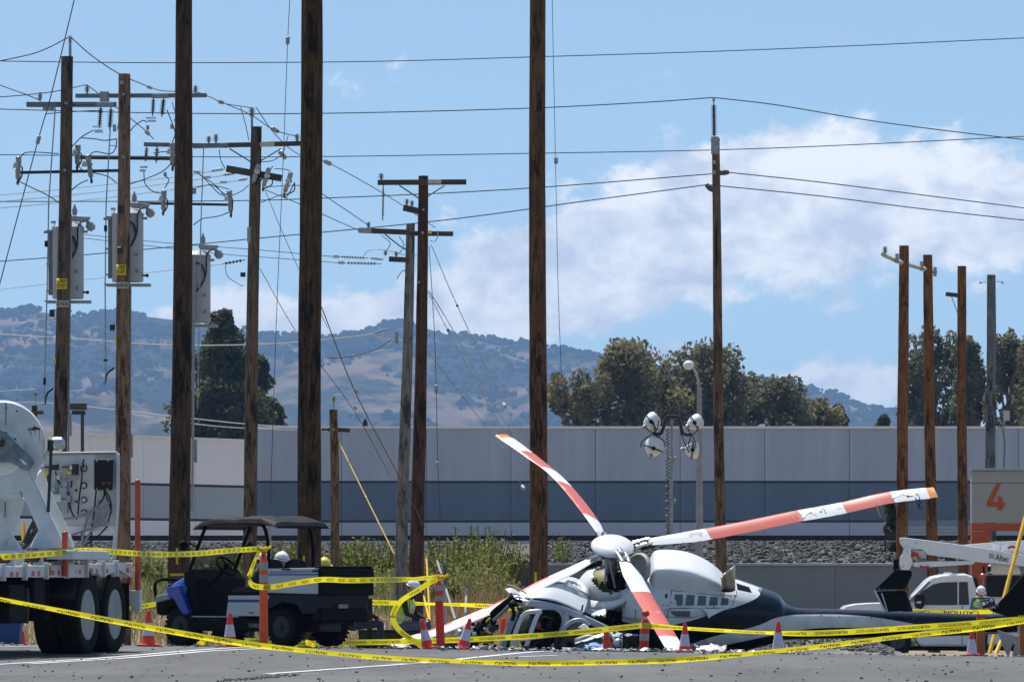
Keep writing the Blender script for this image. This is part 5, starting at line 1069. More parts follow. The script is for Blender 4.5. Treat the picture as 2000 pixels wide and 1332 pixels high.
for a, b in ((91, 927), (136, 925)): MB().box(tl(a, b, Dp - 0.07), (0.04, 0.06, 0.06)).build('yellow_valve_tag', SIGNYELLOW, bd)
for a, b, w_ in ((96, 912, 16), (131, 912, 20)): MB().box(tl(a, b, Dp - 0.07), (0.03, w_ / 142, 0.03)).build('red_pipe', M('dull_red_pipe', (0.22, 0.03, 0.025), 0.5), bd)
for a, b in ((149, 957), (149, 979)): MB().box(tl(a, b, Dp - 0.055), (0.01, 0.035, 0.035)).build('print_mark', INK, bd)
# bull wheel housing and its frame
DW = 75.2
def arc(cx, cy, r, a0, a1, n=24): return [(cx + r * math.cos(math.radians(a0 + (a1 - a0) * i / n)), cy - r * math.sin(math.radians(a0 + (a1 - a0) * i / n))) for i in range(n + 1)]
hs = pp(arc(4, 869, 84, 118, -12) + [(80, 905), (70, 935), (55, 958), (20, 962), (-40, 962)], DW, 0.34, 'wheel_housing', T_WHITE, 0.02)
pp(arc(2, 884, 45, 180, -180, 40)[:-1], DW - 0.035, 0.03, 'hub_plate', DIRTYWHITE, 0.008, hs)
for a, b in ((12, 845), (30, 857), (38, 874), (12, 797), (33, 803)): MB().lathe([(0.014, 0), (0.012, 0.014)], tl(a, b, DW - (0.04 if b > 840 else 0.0)), tl(0, 0, 74) - tl(0, 0, 75), 6).build('bolt', DARKMETAL, hs)
MB().box(tl(11.5, 808, DW - 0.003), (0.006, 0.008, 0.30)).build('seam', DARKMETAL, hs)
RUSTM = M('rust_stain', (0.16, 0.05, 0.015), 0.9, 0, 0.4, 20)
mb = MB(); mb.prism([tl(a, b, DW - 0.004) for a, b in ((53, 841), (58, 835), (62, 837), (66, 832), (72, 834), (78, 836), (79, 840), (73, 839), (66, 841), (60, 839))], tl(0, 0, DW + 0.006) - tl(0, 0, DW)); mb.build('rust_patch', RUSTM, hs)
for a, b0, b1 in ((58, 840, 848), (61, 840, 852), (69, 841, 850), (77, 840, 862)): MB().box(tl(a, (b0 + b1) / 2, DW - 0.003), (0.005, 0.010, (b1 - b0) / 147)).build('rust_run', M('rust_run', (0.42, 0.30, 0.18), 0.8, 0, 0.2, 9), hs)
GALVP = M('mottled_zinc', (0.10, 0.12, 0.14), 0.5, 0.3, 0.3, 5, col2=(0.24, 0.27, 0.30))
pp([(-30, 828), (4, 842), (22, 856), (67, 902), (60, 916), (54, 919), (46, 915), (20, 903), (-30, 903)], DW - 0.14, 0.10, 'zinc_arm', GALVP, 0.01); pp([(38, 896), (44, 898), (54, 907), (46, 906)], DW - 0.146, 0.012, 'slot_plate', DIRTYWHITE, 0.0); MB().ell(tl(0, 864, DW - 0.16), (0.06, 0.06, 0.06), None, 14, 10).build('pivot', DARKMETAL, tk, True)
pp([(19, 905), (55, 916), (131, 1072), (58, 1072), (76, 1037), (45, 967)], DW - 0.02, 0.28, 'frame_leg', T_WHITE, 0.02); pp([(62, 940), (80, 918), (138, 1046), (147, 1069), (118, 1071)], DW + 0.75, 0.22, 'frame_leg', T_WHITE, 0.02)
pp([(-40, 951), (37, 951), (46, 974), (-40, 974)], DW + 0.02, 0.22, 'frame_beam', T_WHITE, 0.02); pp([(-40, 987), (-2, 987), (12, 1026), (44, 1077), (-40, 1079)], DW - 0.05, 0.26, 'frame_leg', T_WHITE, 0.02)
pp([(-40, 905), (20, 905), (38, 952), (-40, 952)], DW + 0.3, 0.05, 'back_plate', DIRTYWHITE, 0.005); pp([(-40, 972), (50, 972), (30, 1040), (25, 1050), (-40, 1050)], DW + 0.32, 0.05, 'back_plate', DIRTYWHITE, 0.005)
for a, b0, b1 in ((10, 908, 945), (10, 980, 1010)): MB().box(tl(a, (b0 + b1) / 2, DW + 0.29), (0.006, 0.012, (b1 - b0) / 147)).build('seam', DARKMETAL, tk)
pp([(6, 1055), (10, 1054), (10, 1079), (8, 1079)], DW - 0.08, 0.25, 'gusset', T_WHITE, 0.004); pp([(133, 1045), (138, 1046), (146, 1068), (140, 1068)], DW + 0.7, 0.25, 'gusset', T_WHITE, 0.004)
MB().box(tl(30, 1084, DW + 0.3), (1.7, 2.1, 0.12)).build('frame_base', T_WHITE, tk, bevel=0.015)
for pts in ([(50, 1063), (60, 1045), (76, 1030)], [(46, 1060), (62, 1025), (70, 1012)], [(46, 1070), (58, 1060), (74, 1045)]): hose(pts, 0.025, DARKMETAL, DW + 0.5)
hose([(45, 1022), (46, 1050), (50, 1060)], 0.03, GUARDYELLOW, DW + 0.6)
MB().cyl(tl(101, 860, DW - 0.1), tl(94, 1000, DW - 0.05), 0.022, n=8).build('brake_rod', DARKMETAL, tk, True)
MB().lathe([(0.09, -0.03), (0.1, 0), (0.095, 0.05), (0.05, 0.08)], tl(98, 868, DW), tl(10, 0, DW) - tl(0, 0, DW), 14).build('brake_pot', BLACK, tk, True); MB().lathe([(0.095, 0), (0.105, 0.05), (0.10, 0.12), (0.05, 0.16)], tl(103, 868, DW), tl(10, 0, DW) - tl(0, 0, DW), 16).build('brake_pot', STEEL, tk, True)
pp([(94, 866), (100, 862), (98, 880), (88, 902), (84, 896)], DW + 0.05, 0.06, 'brake_arm', T_WHITE, 0.006)
# tote and small cone beyond the truck
x = W(18, 1230, 86).x; tt = thing('blue_tote', 'blue plastic tote on the ground seen under the reel truck', 'tote', (x, 86, H(x, 86)))
BLUE_T = M('blue_plastic', (0.015, 0.06, 0.22), 0.5, 0, 0.15, 4)
mb = MB(); z0 = H(x, 86); mb.loft([[(x - .22, 85.8, z0), (x + .16, 85.8, z0), (x + .16, 86.2, z0), (x - .22, 86.2, z0)], [(x - .26, 85.76, z0 + 0.42), (x + .2, 85.76, z0 + 0.42), (x + .2, 86.24, z0 + 0.42), (x - .26, 86.24, z0 + 0.42)]]); mb.build('bin', BLUE_T, tt, bevel=0.02); MB().box((x - 0.03, 86, z0 + 0.44), (0.52, 0.54, 0.05)).build('lid', BLUE_T, tt, bevel=0.015)

# ================================================================== UTILITY BUGGY
CA = math.atan2(0.616, -0.788)
cart_pos = Vector((-3.86, 86.3, 0.02))
ct = thing('utility_buggy', 'blue and black utility buggy with a flat roof and grey cargo bed', 'buggy', cart_pos, (0, 0, CA), local=True)
C_BLUE = M('buggy_blue', (0.008, 0.04, 0.30), 0.25, 0, 0.08, 3, coat=0.5); C_GREY = M('buggy_silver', (0.44, 0.45, 0.48), 0.4, 0, 0.06, 3, coat=0.2); C_ROOF = M('buggy_roof_plastic', (0.007, 0.007, 0.008), 0.55, 0, 0.25, 4, spec=0.12); C_BLACK = M('buggy_black', (0.004, 0.004, 0.0045), 0.55, 0, 0.3, 6, spec=0.1); C_VINYL = M('black_vinyl', (0.009, 0.009, 0.010), 0.6, 0, 0.25, 6, spec=0.25); C_RIM = M('black_rim', (0.01, 0.01, 0.01), 0.4, 0.2, 0.3, 6)
for xx in (1.02, -1.0):
    for yy in (0.52, -0.52): wheel(ct, (xx, yy, 0.29), (0, 1 if yy > 0 else -1, 0), 0.275, 0.24, 0.165, C_RIM, lugs=5, dish=0.1, n=32, tread=26)
    MB().cyl((xx, -0.5, 0.29), (xx, 0.5, 0.29), 0.035, n=8).build('axle', C_BLACK, ct)
def cp(prof, y0, y1, name, mat, bevel=0.02, parent=None): return MB().prism([(a, y0, b) for a, b in prof], (0, y1 - y0, 0)).build(name, mat, parent or ct, bevel=bevel)
cp([(1.35, 0.33), (0.55, 0.29), (-1.45, 0.33), (-1.45, 0.44), (0.6, 0.42), (1.35, 0.46)], -0.5, 0.5, 'chassis', C_BLACK)
# front: black bumper and grille, blue cowl, wing arches
cp([(1.52, 0.46), (1.55, 0.62), (1.48, 0.76), (1.10, 0.80), (1.02, 0.66), (1.28, 0.60), (1.38, 0.45)], -0.6, 0.6, 'front_bumper', C_BLACK, 0.04)
cw = MB(); cw.loft([[(1.50, -0.52, 0.72), (1.50, 0.52, 0.72), (1.46, 0.46, 0.86), (1.46, -0.46, 0.86)], [(1.2, -0.62, 0.74), (1.2, 0.62, 0.74), (1.16, 0.5, 1.0), (1.16, -0.5, 1.0)], [(0.92, -0.6, 0.78), (0.92, 0.6, 0.78), (0.9, 0.52, 1.10), (0.9, -0.52, 1.10)]]); cw.build('front_cowl', C_BLUE, ct, bevel=0.05)
cp([(1.28, 0.88), (1.02, 0.92), (0.80, 0.48), (0.92, 0.46), (1.02, 0.56), (1.12, 0.70), (1.24, 0.74)], 0.53, 0.655, 'blue_wing', C_BLUE, 0.02); cp([(1.28, 0.88), (1.02, 0.92), (0.80, 0.48), (0.92, 0.46), (1.02, 0.56), (1.12, 0.70), (1.24, 0.74)], -0.655, -0.53, 'blue_wing', C_BLUE, 0.02)
cp([(1.50, 0.64), (1.50, 0.76), (1.16, 0.80), (1.22, 0.70)], 0.40, 0.645, 'headlamp', M('headlamp_lens', (0.25, 0.26, 0.28), 0.12), 0.02); cp([(1.50, 0.64), (1.50, 0.76), (1.16, 0.80), (1.22, 0.70)], -0.645, -0.40, 'headlamp', MATS['headlamp_lens'], 0.02)
for yy in (0.40, 0.30): MB().lathe([(0.035, 0), (0.035, 0.008)], (1.3, yy + 0.16, 0.925), (0.35, 0.25, 0.9), 12).build('badge', M('badge_silver', (0.6, 0.6, 0.62), 0.3, 0.3), ct)
MB().tube([(1.55, -0.45, 0.6), (1.66, -0.45, 0.75), (1.66, -0.42, 0.98), (1.62, 0.0, 1.0), (1.66, 0.42, 0.98), (1.66, 0.45, 0.75), (1.55, 0.45, 0.6)], 0.028, 8, sub=4).build('brush_guard', C_BLACK, ct, True)
# tub, dash, floor
cp([(1.0, 0.40), (1.0, 1.12), (0.86, 1.16), (0.72, 1.02), (0.70, 0.44), (-0.05, 0.40)], -0.56, 0.56, 'dash', C_BLACK, 0.03); cp([(0.95, 0.36), (0.95, 0.44), (-0.3, 0.44), (-0.3, 0.36)], -0.6, 0.6, 'floor_pan', C_BLACK, 0.02); MB().box((0.35, 0.612, 0.44), (1.0, 0.02, 0.02)).build('sill_trim', GALV, ct); cp([(0.98, 0.24), (0.7, 0.22), (-0.75, 0.22), (-0.75, 0.40), (0.9, 0.40)], 0.56, 0.62, 'side_skirt', C_BLACK, 0.02)
MB().box((0.74, 0.30, 0.93), (0.02, 0.3, 0.1)).build('gauge_panel', DARKMETAL, ct)
# seat box with silver side panel and blue line
cp([(0.10, 0.44), (0.10, 0.74), (-0.75, 0.76), (-0.75, 0.5), (-0.55, 0.44)], -0.58, 0.57, 'seat_box', C_BLACK, 0.02); cp([(0.10, 0.45), (0.07, 0.66), (-0.72, 0.66), (-0.66, 0.52), (-0.55, 0.45)], 0.575, 0.612, 'side_panel', C_GREY, 0.01); cp([(0.07, 0.695), (0.06, 0.76), (-0.75, 0.765), (-0.73, 0.695)], 0.575, 0.612, 'side_panel', C_GREY, 0.01); MB().box((-0.33, 0.605, 0.678), (0.79, 0.012, 0.018)).build('blue_stripe', C_BLUE, ct)
lt = MB(); letter(lt, 'YAMAHA', (-0.52, 0.628, 0.31), (-1, 0, 0), (0, 0, 1), 0.07, 0.34); lt.build('brand_lettering', M('grey_lettering', (0.22, 0.22, 0.23), 0.5), ct, fix=False); lt = MB(); letter(lt, '4x4', (-0.40, 0.618, 0.505), (-1, 0, 0), (0.25, 0, 1), 0.035, 0.11); lt.build('badge_lettering', INK, ct, fix=False)
for yy in (0.29, -0.29):
    MB().box((-0.22, yy, 0.82), (0.56, 0.52, 0.13)).build('seat_cushion', C_VINYL, ct, bevel=0.05)
    bk = MB(); bk.prism([(-0.46, yy + a, b) for a, b in ((-0.26, 0.85), (0.26, 0.85), (0.26, 1.16), (0.2, 1.27), (0.08, 1.31), (-0.08, 1.31), (-0.2, 1.27), (-0.26, 1.16))], (-0.12, 0, 0.0)); bk.build('seat_back', C_VINYL, ct, bevel=0.04)
# steering wheel on its column
cs = Vector((0.36, 0.30, 1.20)); ax = Vector((-0.72, 0, 0.62)).normalized(); sw = MB(); ring_ = sw.ring(cs, ax, 0.185, 28); sw.tube(ring_ + ring_[:2], 0.017, 7); u_ = ax.orthogonal().normalized(); v_ = ax.cross(u_)
for a in (0.3, 2.4, 4.5): sw.cyl(cs, cs + (u_ * math.cos(a) + v_ * math.sin(a)) * 0.18, 0.013, n=5)
sw.ell(cs, (0.05, 0.05, 0.05), None, 10, 7); stw = sw.build('steering_wheel', C_BLACK, ct, True); MB().cyl(cs - ax * 0.02, cs - ax * 0.62, 0.026, n=8).build('steering_column', C_BLACK, ct, True)
# roof frame, roof, windscreen, mirrors, bottle rings
for yy in (0.52, -0.52):
    MB().tube([(1.0, yy, 0.95), (0.86, yy, 1.25), (0.60, yy, 1.78), (0.52, yy * 0.98, 1.84), (0.2, yy * 0.97, 1.86)], 0.028, 9, sub=4).build('front_pillar', C_BLACK, ct, True)
    MB().tube([(-0.66, yy, 1.0), (-0.66, yy, 1.45), (-0.60, yy, 1.74), (-0.48, yy * 0.98, 1.84), (-0.2, yy * 0.97, 1.86)], 0.028, 9, sub=4).build('rear_pillar', C_BLACK, ct, True)
rf = MB()
def rsec(x, z, hw, th): return [(x, -hw, z - 0.03), (x, -hw * 0.9, z + th * 0.6), (x, -hw * 0.55, z + th), (x, -hw * 0.2, z + th * 0.8), (x, hw * 0.2, z + th * 0.8), (x, hw * 0.55, z + th), (x, hw * 0.9, z + th * 0.6), (x, hw, z - 0.03)]
rf.loft([rsec(0.80, 1.78, 0.60, 0.03), rsec(0.62, 1.83, 0.64, 0.07), rsec(0.3, 1.86, 0.66, 0.10), rsec(-0.1, 1.87, 0.66, 0.07), rsec(-0.2, 1.87, 0.66, 0.09), rsec(-0.6, 1.86, 0.66, 0.10), rsec(-0.86, 1.82, 0.64, 0.05), rsec(-0.92, 1.79, 0.62, 0.01)]); rf.build('roof', C_ROOF, ct, bevel=0.02)
wsd = MB(); wsd.prism([(0.98, -0.48, 1.10), (0.98, 0.48, 1.10), (0.80, 0.48, 1.44), (0.80, -0.48, 1.44)], (0.012, 0, 0.006)); wsd.build('windscreen', clear('smoky_acrylic', (0.10, 0.11, 0.11), 0.55), ct); MB().box((0.93, 0.12, 1.22), (0.012, 0.1, 0.06), Matrix.Rotation(R(28), 3, 'Y')).build('sticker', WHITE, ct)
for yy, xx in ((0.66, 0.80), (-0.66, 0.72)):
    MB().tube([(0.74, yy * 0.8, 1.48), (xx + 0.02, yy * 0.95, 1.55), (xx + 0.04, yy, 1.55)], 0.014, 6, sub=3).build('mirror_arm', C_BLACK, ct, True); MB().ell((xx + 0.06, yy * 1.08, 1.52), (0.04, 0.10, 0.075), None, 14, 9).build('mirror', C_BLACK, ct, True)
for xx in (-0.25, -0.42): MB().tube([(xx, 0.6, 1.80), (xx, 0.6, 1.76)] + [(xx + 0.022 * math.sin(a), 0.6, 1.735 - 0.022 * math.cos(a) * -1) for a in [i * 0.6 for i in range(12)]], 0.006, 5).build('hook', C_BLACK, ct, True)
# cargo bed: silver side, black tailgate, latch
cp([(-0.72, 0.80), (-0.72, 1.10), (-1.72, 1.12), (-1.72, 0.78)], 0.56, 0.60, 'bed_side', C_GREY, 0.015); cp([(-0.72, 1.115), (-0.72, 1.165), (-1.72, 1.175), (-1.72, 1.13)], 0.56, 0.615, 'bed_rail', C_GREY, 0.01); MB().box((-1.22, 0.602, 1.075), (1.0, 0.012, 0.022)).build('blue_stripe', C_BLUE, ct); cp([(-0.72, 0.80), (-0.72, 1.165), (-1.72, 1.175), (-1.72, 0.78)], -0.60, -0.56, 'bed_side', C_GREY, 0.015)
MB().box((-0.72, 0, 0.98), (0.05, 1.16, 0.36)).build('bed_front', C_GREY, ct, bevel=0.01); MB().box((-1.22, 0, 0.79), (1.0, 1.14, 0.05)).build('bed_floor', C_BLACK, ct)
MB().box((-1.745, 0, 0.965), (0.07, 1.26, 0.41)).build('tailgate', C_BLACK, ct, bevel=0.03); MB().box((-1.70, 0, 1.185), (0.12, 1.22, 0.03)).build('tailgate_rail', C_BLACK, ct, bevel=0.008); MB().box((-1.66, 0.60, 1.14), (0.12, 0.03, 0.05)).build('bed_latch', C_BLACK, ct); MB().box((-1.1, 0.625, 1.15), (0.16, 0.02, 0.025)).build('bed_latch', DARKMETAL, ct)
cp([(-0.7, 0.44), (-0.72, 0.78), (-1.70, 0.77), (-1.66, 0.50), (-1.38, 0.48), (-1.28, 0.62), (-1.0, 0.66), (-0.74, 0.56)], -0.6, 0.595, 'rear_body', M('buggy_navy_black', (0.007, 0.008, 0.013), 0.4, 0, 0.2, 4, spec=0.25), 0.05); MB().box((-1.64, 0, 0.46), (0.16, 1.16, 0.22)).build('rear_bumper', C_BLACK, ct, bevel=0.05); MB().box((-1.73, 0.05, 0.60), (0.012, 0.22, 0.06)).build('plate', M('grey_plate', (0.25, 0.25, 0.26), 0.5), ct); MB().box((-1.70, -0.18, 0.34), (0.14, 0.06, 0.06)).build('tow_hitch', DARKMETAL, ct)
MB().box((-1.2, 0, 0.33), (0.5, 0.5, 0.24)).build('engine_block', DARKMETAL, ct, bevel=0.03)
for yy in (0.3, -0.3): MB().cyl((-1.0, yy, 0.3), (-1.3, yy, 0.6), 0.035, n=8).build('shock_absorber', DARKMETAL, ct)

# ================================================================== CONES AND DELINEATORS
def cone(label, px, py_top, D, h, lean=(0, 0), top_only=False, group='traffic cones on the lot', base=True, white=(0.30, 0.66), zoff=0.0, allwhite=False):
    k = F / D; x = (px - 1000) / k; z0 = H(x, D) + zoff if not top_only else ZC + (YH - py_top) / k - h
    t = thing('traffic_cone', label, 'traffic cone', (x, D, z0), (lean[1], lean[0], 0), group, local=True)
    r0, r1 = h * 0.21, h * 0.055; f = lambda q: r0 + (r1 - r0) * q; a, b = white
    MB().lathe([(f(0), 0.02 * h), (f(0.02), 0.03 * h), (f(a), a * h)], (0, 0, 0), n=20).build('lower_body', REFLECT if allwhite else REDORANGE, t, True); MB().lathe([(f(a) + 0.003, a * h), (f(b) + 0.003, b * h)], (0, 0, 0), n=20).build('reflective_band', REFLECT, t, True); MB().lathe([(f(b), b * h), (f(0.97), 0.97 * h), (f(1) * 0.8, h), (0.01, h * 1.002)], (0, 0, 0), n=20).build('tip', REDORANGE, t, True)
    if base: MB().box((0, 0, 0.018), (h * 0.6, h * 0.6, 0.036)).build('base', REDORANGE, t, bevel=0.012)
    return t
cone('orange cone with a white band in front of the buggy front wheel', 290, 1188, 82.5, 0.52, (0, 0)); cone('orange cone with a white band beside the buggy footwell', 449, 1203, 84, 0.50)
cone('leaning orange cone just left of the red delineator', 836, 1217, 88, 0.47, (-0.2, 0)); cone('strongly leaning orange cone right of the red delineator', 903, 1218, 88, 0.50, (0.24, 0)); cone('orange cone before the fallen front rotor blade', 1337, 1228, 88, 0.46, (0.02, 0), white=(0.22, 0.62)); cone('mostly white cone beside the gravel heap', 1520, 1233, 88, 0.5, white=(0.05, 0.66), allwhite=True); cone('white cone with a red tip at the feet of the worker with the tablet', 1898, 1241, 87.5, 0.42, white=(0.05, 0.62), allwhite=True); cone('small orange cone hidden under the reel truck bed', 42, 1226, 90, 0.34, (0.03, 0), white=(0.62, 0.9)); cone('bare orange cone without a band amid the wreckage', 1187, 1243, 93, 0.42, (-0.08, 0), white=(0.95, 0.96), base=False)
def delineator(label, px, py_top, D, h, lean=0.0, body=REDORANGE, head='loop', bands=((0.66, 0.74), (0.80, 0.90)), base=True, bandmat=GREYREFLECT, r=None):
    k = F / D; x = (px - 1000) / k; z0 = H(x, D); h = ZC + (YH - py_top) / k - z0 if h is None else h
    t = thing('delineator_post', label, 'delineator', (x, D, z0), (0, lean, 0), 'orange delineator posts', local=True); r = r or h * 0.055
    def seg(a, b, g=0.0, mat=body, nm='tube'): return MB().lathe([(r + g, a * h), (r + g, b * h)], (0, 0, 0), n=18).build(nm, mat, t, True)
    bs_ = [b for b in bands]
    MB().lathe([(r * 1.15, 0.02), (r * 1.02, bs_[0][0] * h - 0.01), (r * 1.08, bs_[0][0] * h), (r * 1.08, bs_[-1][1] * h), (r * 0.95, bs_[-1][1] * h + 0.03), (r * 0.62, bs_[-1][1] * h + 0.05)], (0, 0, 0), n=18).build('tube', body, t, True)
    for a, b in bs_: seg(a, b, r * 0.1, bandmat, 'reflective_band')
    z1 = bs_[-1][1] * h
    if head == 'loop':
        MB().lathe([(r * 0.7, z1 + 0.03), (r * 0.45, z1 + (h - z1) * 0.7), (r * 0.5, h * 0.985), (r * 0.42, h), (0.01, h * 1.003)], (0, 0, 0), n=16).build('grip', body, t, True)
    elif head == 'tee':
        MB().lathe([(r * 0.95, z1), (r * 0.66, z1 + (h - z1) * 0.55), (r * 0.66, h * 0.965)], (0, 0, 0), n=16).build('grip', body, t, True); MB().box((0, 0, h * 0.975), (r * 1.9, r * 0.9, h * 0.035)).build('grip_bar', body, t, bevel=0.012); MB().box((0, -r * 0.70, z1 + (h - z1) * 0.45), (r * 0.22, 0.01, h * 0.045)).build('grip_slot', BLACK, t)
    else:
        MB().ell((0, 0, h - r * 0.8), (r * 0.95, r * 0.95, r * 0.8), None, 14, 9).build('grip', body, t, True)
    if base: MB().lathe([(h * 0.15, 0.0), (h * 0.15, 0.02), (h * 0.12, 0.035), (r * 1.2, 0.045)], (0, 0, 0), n=10).build('rubber_base', RUBBER, t, True)
    return t
delineator('tall orange delineator post with two grey bands standing before the buggy', 515, 1060, 83, 1.44, 0.0, ORANGE, 'tee', ((0.66, 0.735), (0.785, 0.86)), bandmat=GREYREFLECT, r=0.058)
delineator('red delineator post tied with tape between the two leaning cones', 861, 1111, 89, 1.23, -0.035, M('worn_red_plastic', (0.72, 0.035, 0.018), 0.5, 0, 0.2, 6), 'loop', ((0.62, 0.69), (0.75, 0.82)), r=0.062)
delineator('short red delineator with a round head before the wrecked fuselage', 1257, 1214, 91, 0.68, 0.05, MATS['worn_red_plastic'], 'ball', ((0.28, 0.44), (0.56, 0.70)), r=0.07)
delineator('thin orange delineator seen through the smashed cockpit gap', 981, 1203, 112, 0.95, 0.04, MATS['worn_red_plastic'], 'ball', ((0.5, 0.55), (0.6, 0.66)), r=0.05, bandmat=MATS['worn_red_plastic'])
# orange bollards and yellow guards at the right
for px, w_, lab in ((1915, 16, 'square rust orange post behind the white cone'), (2000, 18, 'square rust orange post at the edge under the tail fin')):
    D = 92; x = W(px, 0, D).x; t = thing('orange_bollard', lab, 'bollard', (x, D, H(x, D)), group='orange posts at the edge', local=True); MB().box((0, 0, 0.33), (w_ * D / F, w_ * D / F, 0.66)).build('post', RUSTORANGE, t, bevel=0.006); MB().box((0, 0, 0.67), (w_ * D / F * 1.08, w_ * D / F * 1.08, 0.02)).build('cap', RUSTORANGE, t)
for pts, lab in (([(2003, 1008, 120), (1930, 1285, 118)], 'yellow plastic guy guard slanting behind the helicopter tail fin'), ([(2020, 1100, 122), (1942, 1283, 120)], 'second yellow guy guard beside the first behind the tail')):
    a, b = W(*pts[0]), W(*pts[1]); t = thing('guy_guard', lab, 'guy guard', (b.x, b.y, H(b.x, b.y)), group='yellow guy guards'); MB().cyl(a, b, 0.045, n=10).build('sleeve', GUARDYELLOW, t, True); MB().cyl(a, a + (a - b) * 0.9, 0.012, n=5).build('guy_strand', ALUWIRE, t, True)
# broken steel stakes on the bank
for pts, w_, lab in (([(854, 1096, 128), (905, 1205, 122)], 5, 'bent grey steel stake leaning on the bank past the delineator'), ([(868, 1095, 127), (873, 1210, 124)], 6, 'upright dark steel stake on the bank past the delineator'), ([(911, 1150, 125), (906, 1202, 123)], 5, 'short pale broken stake on the bank left of the wreck')):
    a, b = W(*pts[0]), W(*pts[1]); b.z = min(b.z, H(b.x, b.y) + 0.02); t = thing('steel_stake', lab, 'stake', b); MB().cyl(b, a, w_ / 2 / 90, n=7).build('bar', DARKMETAL if 'dark' in lab else GALV, t, True); c = b.lerp(a, 0.12); MB().box(c, (0.10, 0.06, 0.05)).build('clamp', GUARDYELLOW, t)
for pts, lab in (([(833, 1090, 126), (842, 1200, 123)], 'thin yellow marker stick beside the seated worker'), ([(828, 1165, 125), (850, 1230, 121)], 'leaning yellow stick behind the delineator')):
    a, b = W(*pts[0]), W(*pts[1]); b.z = H(b.x, b.y); t = thing('marker_stick', lab, 'stick', b); MB().cyl(b, a, 0.022, n=7).build('stick', GUARDYELLOW, t, True); MB().lathe([(0.023, 0), (0.026, 0.03), (0.01, 0.05)], a, (0, 0, 1), 7).build('tip', GUARDYELLOW, t)

# ================================================================== BARRICADE TAPE
def tape(label, pts, words='CAUTION', gap=0.28, th=0.050, wide=0.076, fold=0.0, flip=False, mirror=False, twist=None, ww=None, start=0.1, group='yellow caution tape', sub=10, fade=0.0):
    """pts: photo x, y, distance. fold: share of the width curled under; lettering follows the strip"""
    P = cr_path([W(*p) for p in pts], sub); S = [0.0]
    for a, b in zip(P, P[1:]): S.append(S[-1] + (b - a).length)
    def frame(s):
        i = 0
        lo, hi = 0, len(S) - 2
        while lo < hi:
            mid = (lo + hi + 1) // 2
            if S[mid] <= s: lo = mid
            else: hi = mid - 1
        i = lo; t = (s - S[i]) / max(1e-6, S[i + 1] - S[i]); c = P[i].lerp(P[i + 1], t); d = (P[min(i + 2, len(P) - 1)] - P[max(i - 1, 0)]).normalized()
        up = Vector((0, 0, 1)) - d * d.z; up.normalize(); nrm = d.cross(up)                  # nrm: away from or towards camera
        if nrm.y > 0: nrm = -nrm
        tw = 0.18 * math.sin(s * 1.3 + len(pts)) + 0.10 * math.sin(s * 3.7)
        if twist:
            for (s0, s1, a) in twist:
                if s0 * S[-1] <= s <= s1 * S[-1]: tw += a * math.sin(math.pi * (s / S[-1] - s0) / (s1 - s0))
        return c, d, (up * math.cos(tw) + nrm * math.sin(tw)), (nrm * math.cos(tw) - up * math.sin(tw))
    def pos(s, v, lift=0.0):
        """v: -0.5 lower edge .. 0.5 upper edge"""
        c, d, up, nrm = frame(min(max(s, 0), S[-1])); y = v
        if fold and v < -0.5 + fold:
            e = (-0.5 + fold) - v; return c + up * wide * (-0.5 + fold - e * 0.25) - nrm * wide * e * 0.9 + nrm * lift
        return c + up * wide * y + nrm * lift + nrm * (0.0025 * math.sin(v * 9 + s * 5))
    mb = MB(); n = len(P); k = max(n, int(S[-1] / 0.06)); vs_ = [-0.5, -0.5 + fold * 0.5, -0.5 + fold, 0.0, 0.5] if fold else [-0.5, -0.2, 0.2, 0.5]
    rings = [[pos(S[-1] * i / k, v) for i in range(k + 1)] for v in vs_]
    mb.loft(rings, False, closed=False); t = thing('caution_tape', label, 'tape', P[0], group=group); mb.build('strip', YELLOW, t, True, fix=False)
    s = start; lw = ww or 0.34
    while s < S[-1] - 0.1:
        vs2, fs = text_mesh(words, th, lw, 0.025); bm = bmesh.new(); bv = [bm.verts.new(v) for v in vs2]
        for f in fs:
            try: bm.faces.new([bv[i] for i in f])
            except ValueError: pass
        if fold: bmesh.ops.bisect_plane(bm, geom=bm.verts[:] + bm.edges[:] + bm.faces[:], plane_co=(0, (-0.5 + fold) * wide, 0), plane_no=(0, 1, 0))
        bm.verts.index_update(); sg = -1 if (flip != mirror) else 1; sv = -1 if flip else 1
        lt = MB(); lt.add([pos(s + lw / 2 + v.co.x * sg, v.co.y * sv / wide, 0.0022) for v in bm.verts], [tuple(v.index for v in f.verts) for f in bm.faces]); bm.free()
        lt.build('lettering', INK, t, fix=False); s += lw + gap
    return t
tape('long yellow caution tape sagging across the foreground from edge to edge', [(-40, 1166, 60), (120, 1196, 60), (250, 1220, 60), (400, 1246, 60.5), (550, 1268, 61), (720, 1285, 61), (870, 1293.5, 61.5), (1020, 1297, 61.5), (1200, 1295, 61.5), (1370, 1287, 61), (1550, 1271, 61), (1750, 1247, 60.5), (1900, 1229, 60), (2050, 1207, 60)], 'CAUTION', 0.13, 0.052, 0.088, 0.50, ww=0.235)
tape('yellow tape from the reel truck stakes to the tall orange delineator', [(-40, 1090, 72), (60, 1084, 73.5), (160, 1075, 75), (215, 1077, 76.5), (300, 1082, 78.5), (380, 1081, 80), (450, 1075, 81.5), (512, 1071, 82.9)], 'CAUTION', 0.09, 0.046, 0.078, 0.0, flip=True, ww=0.13)
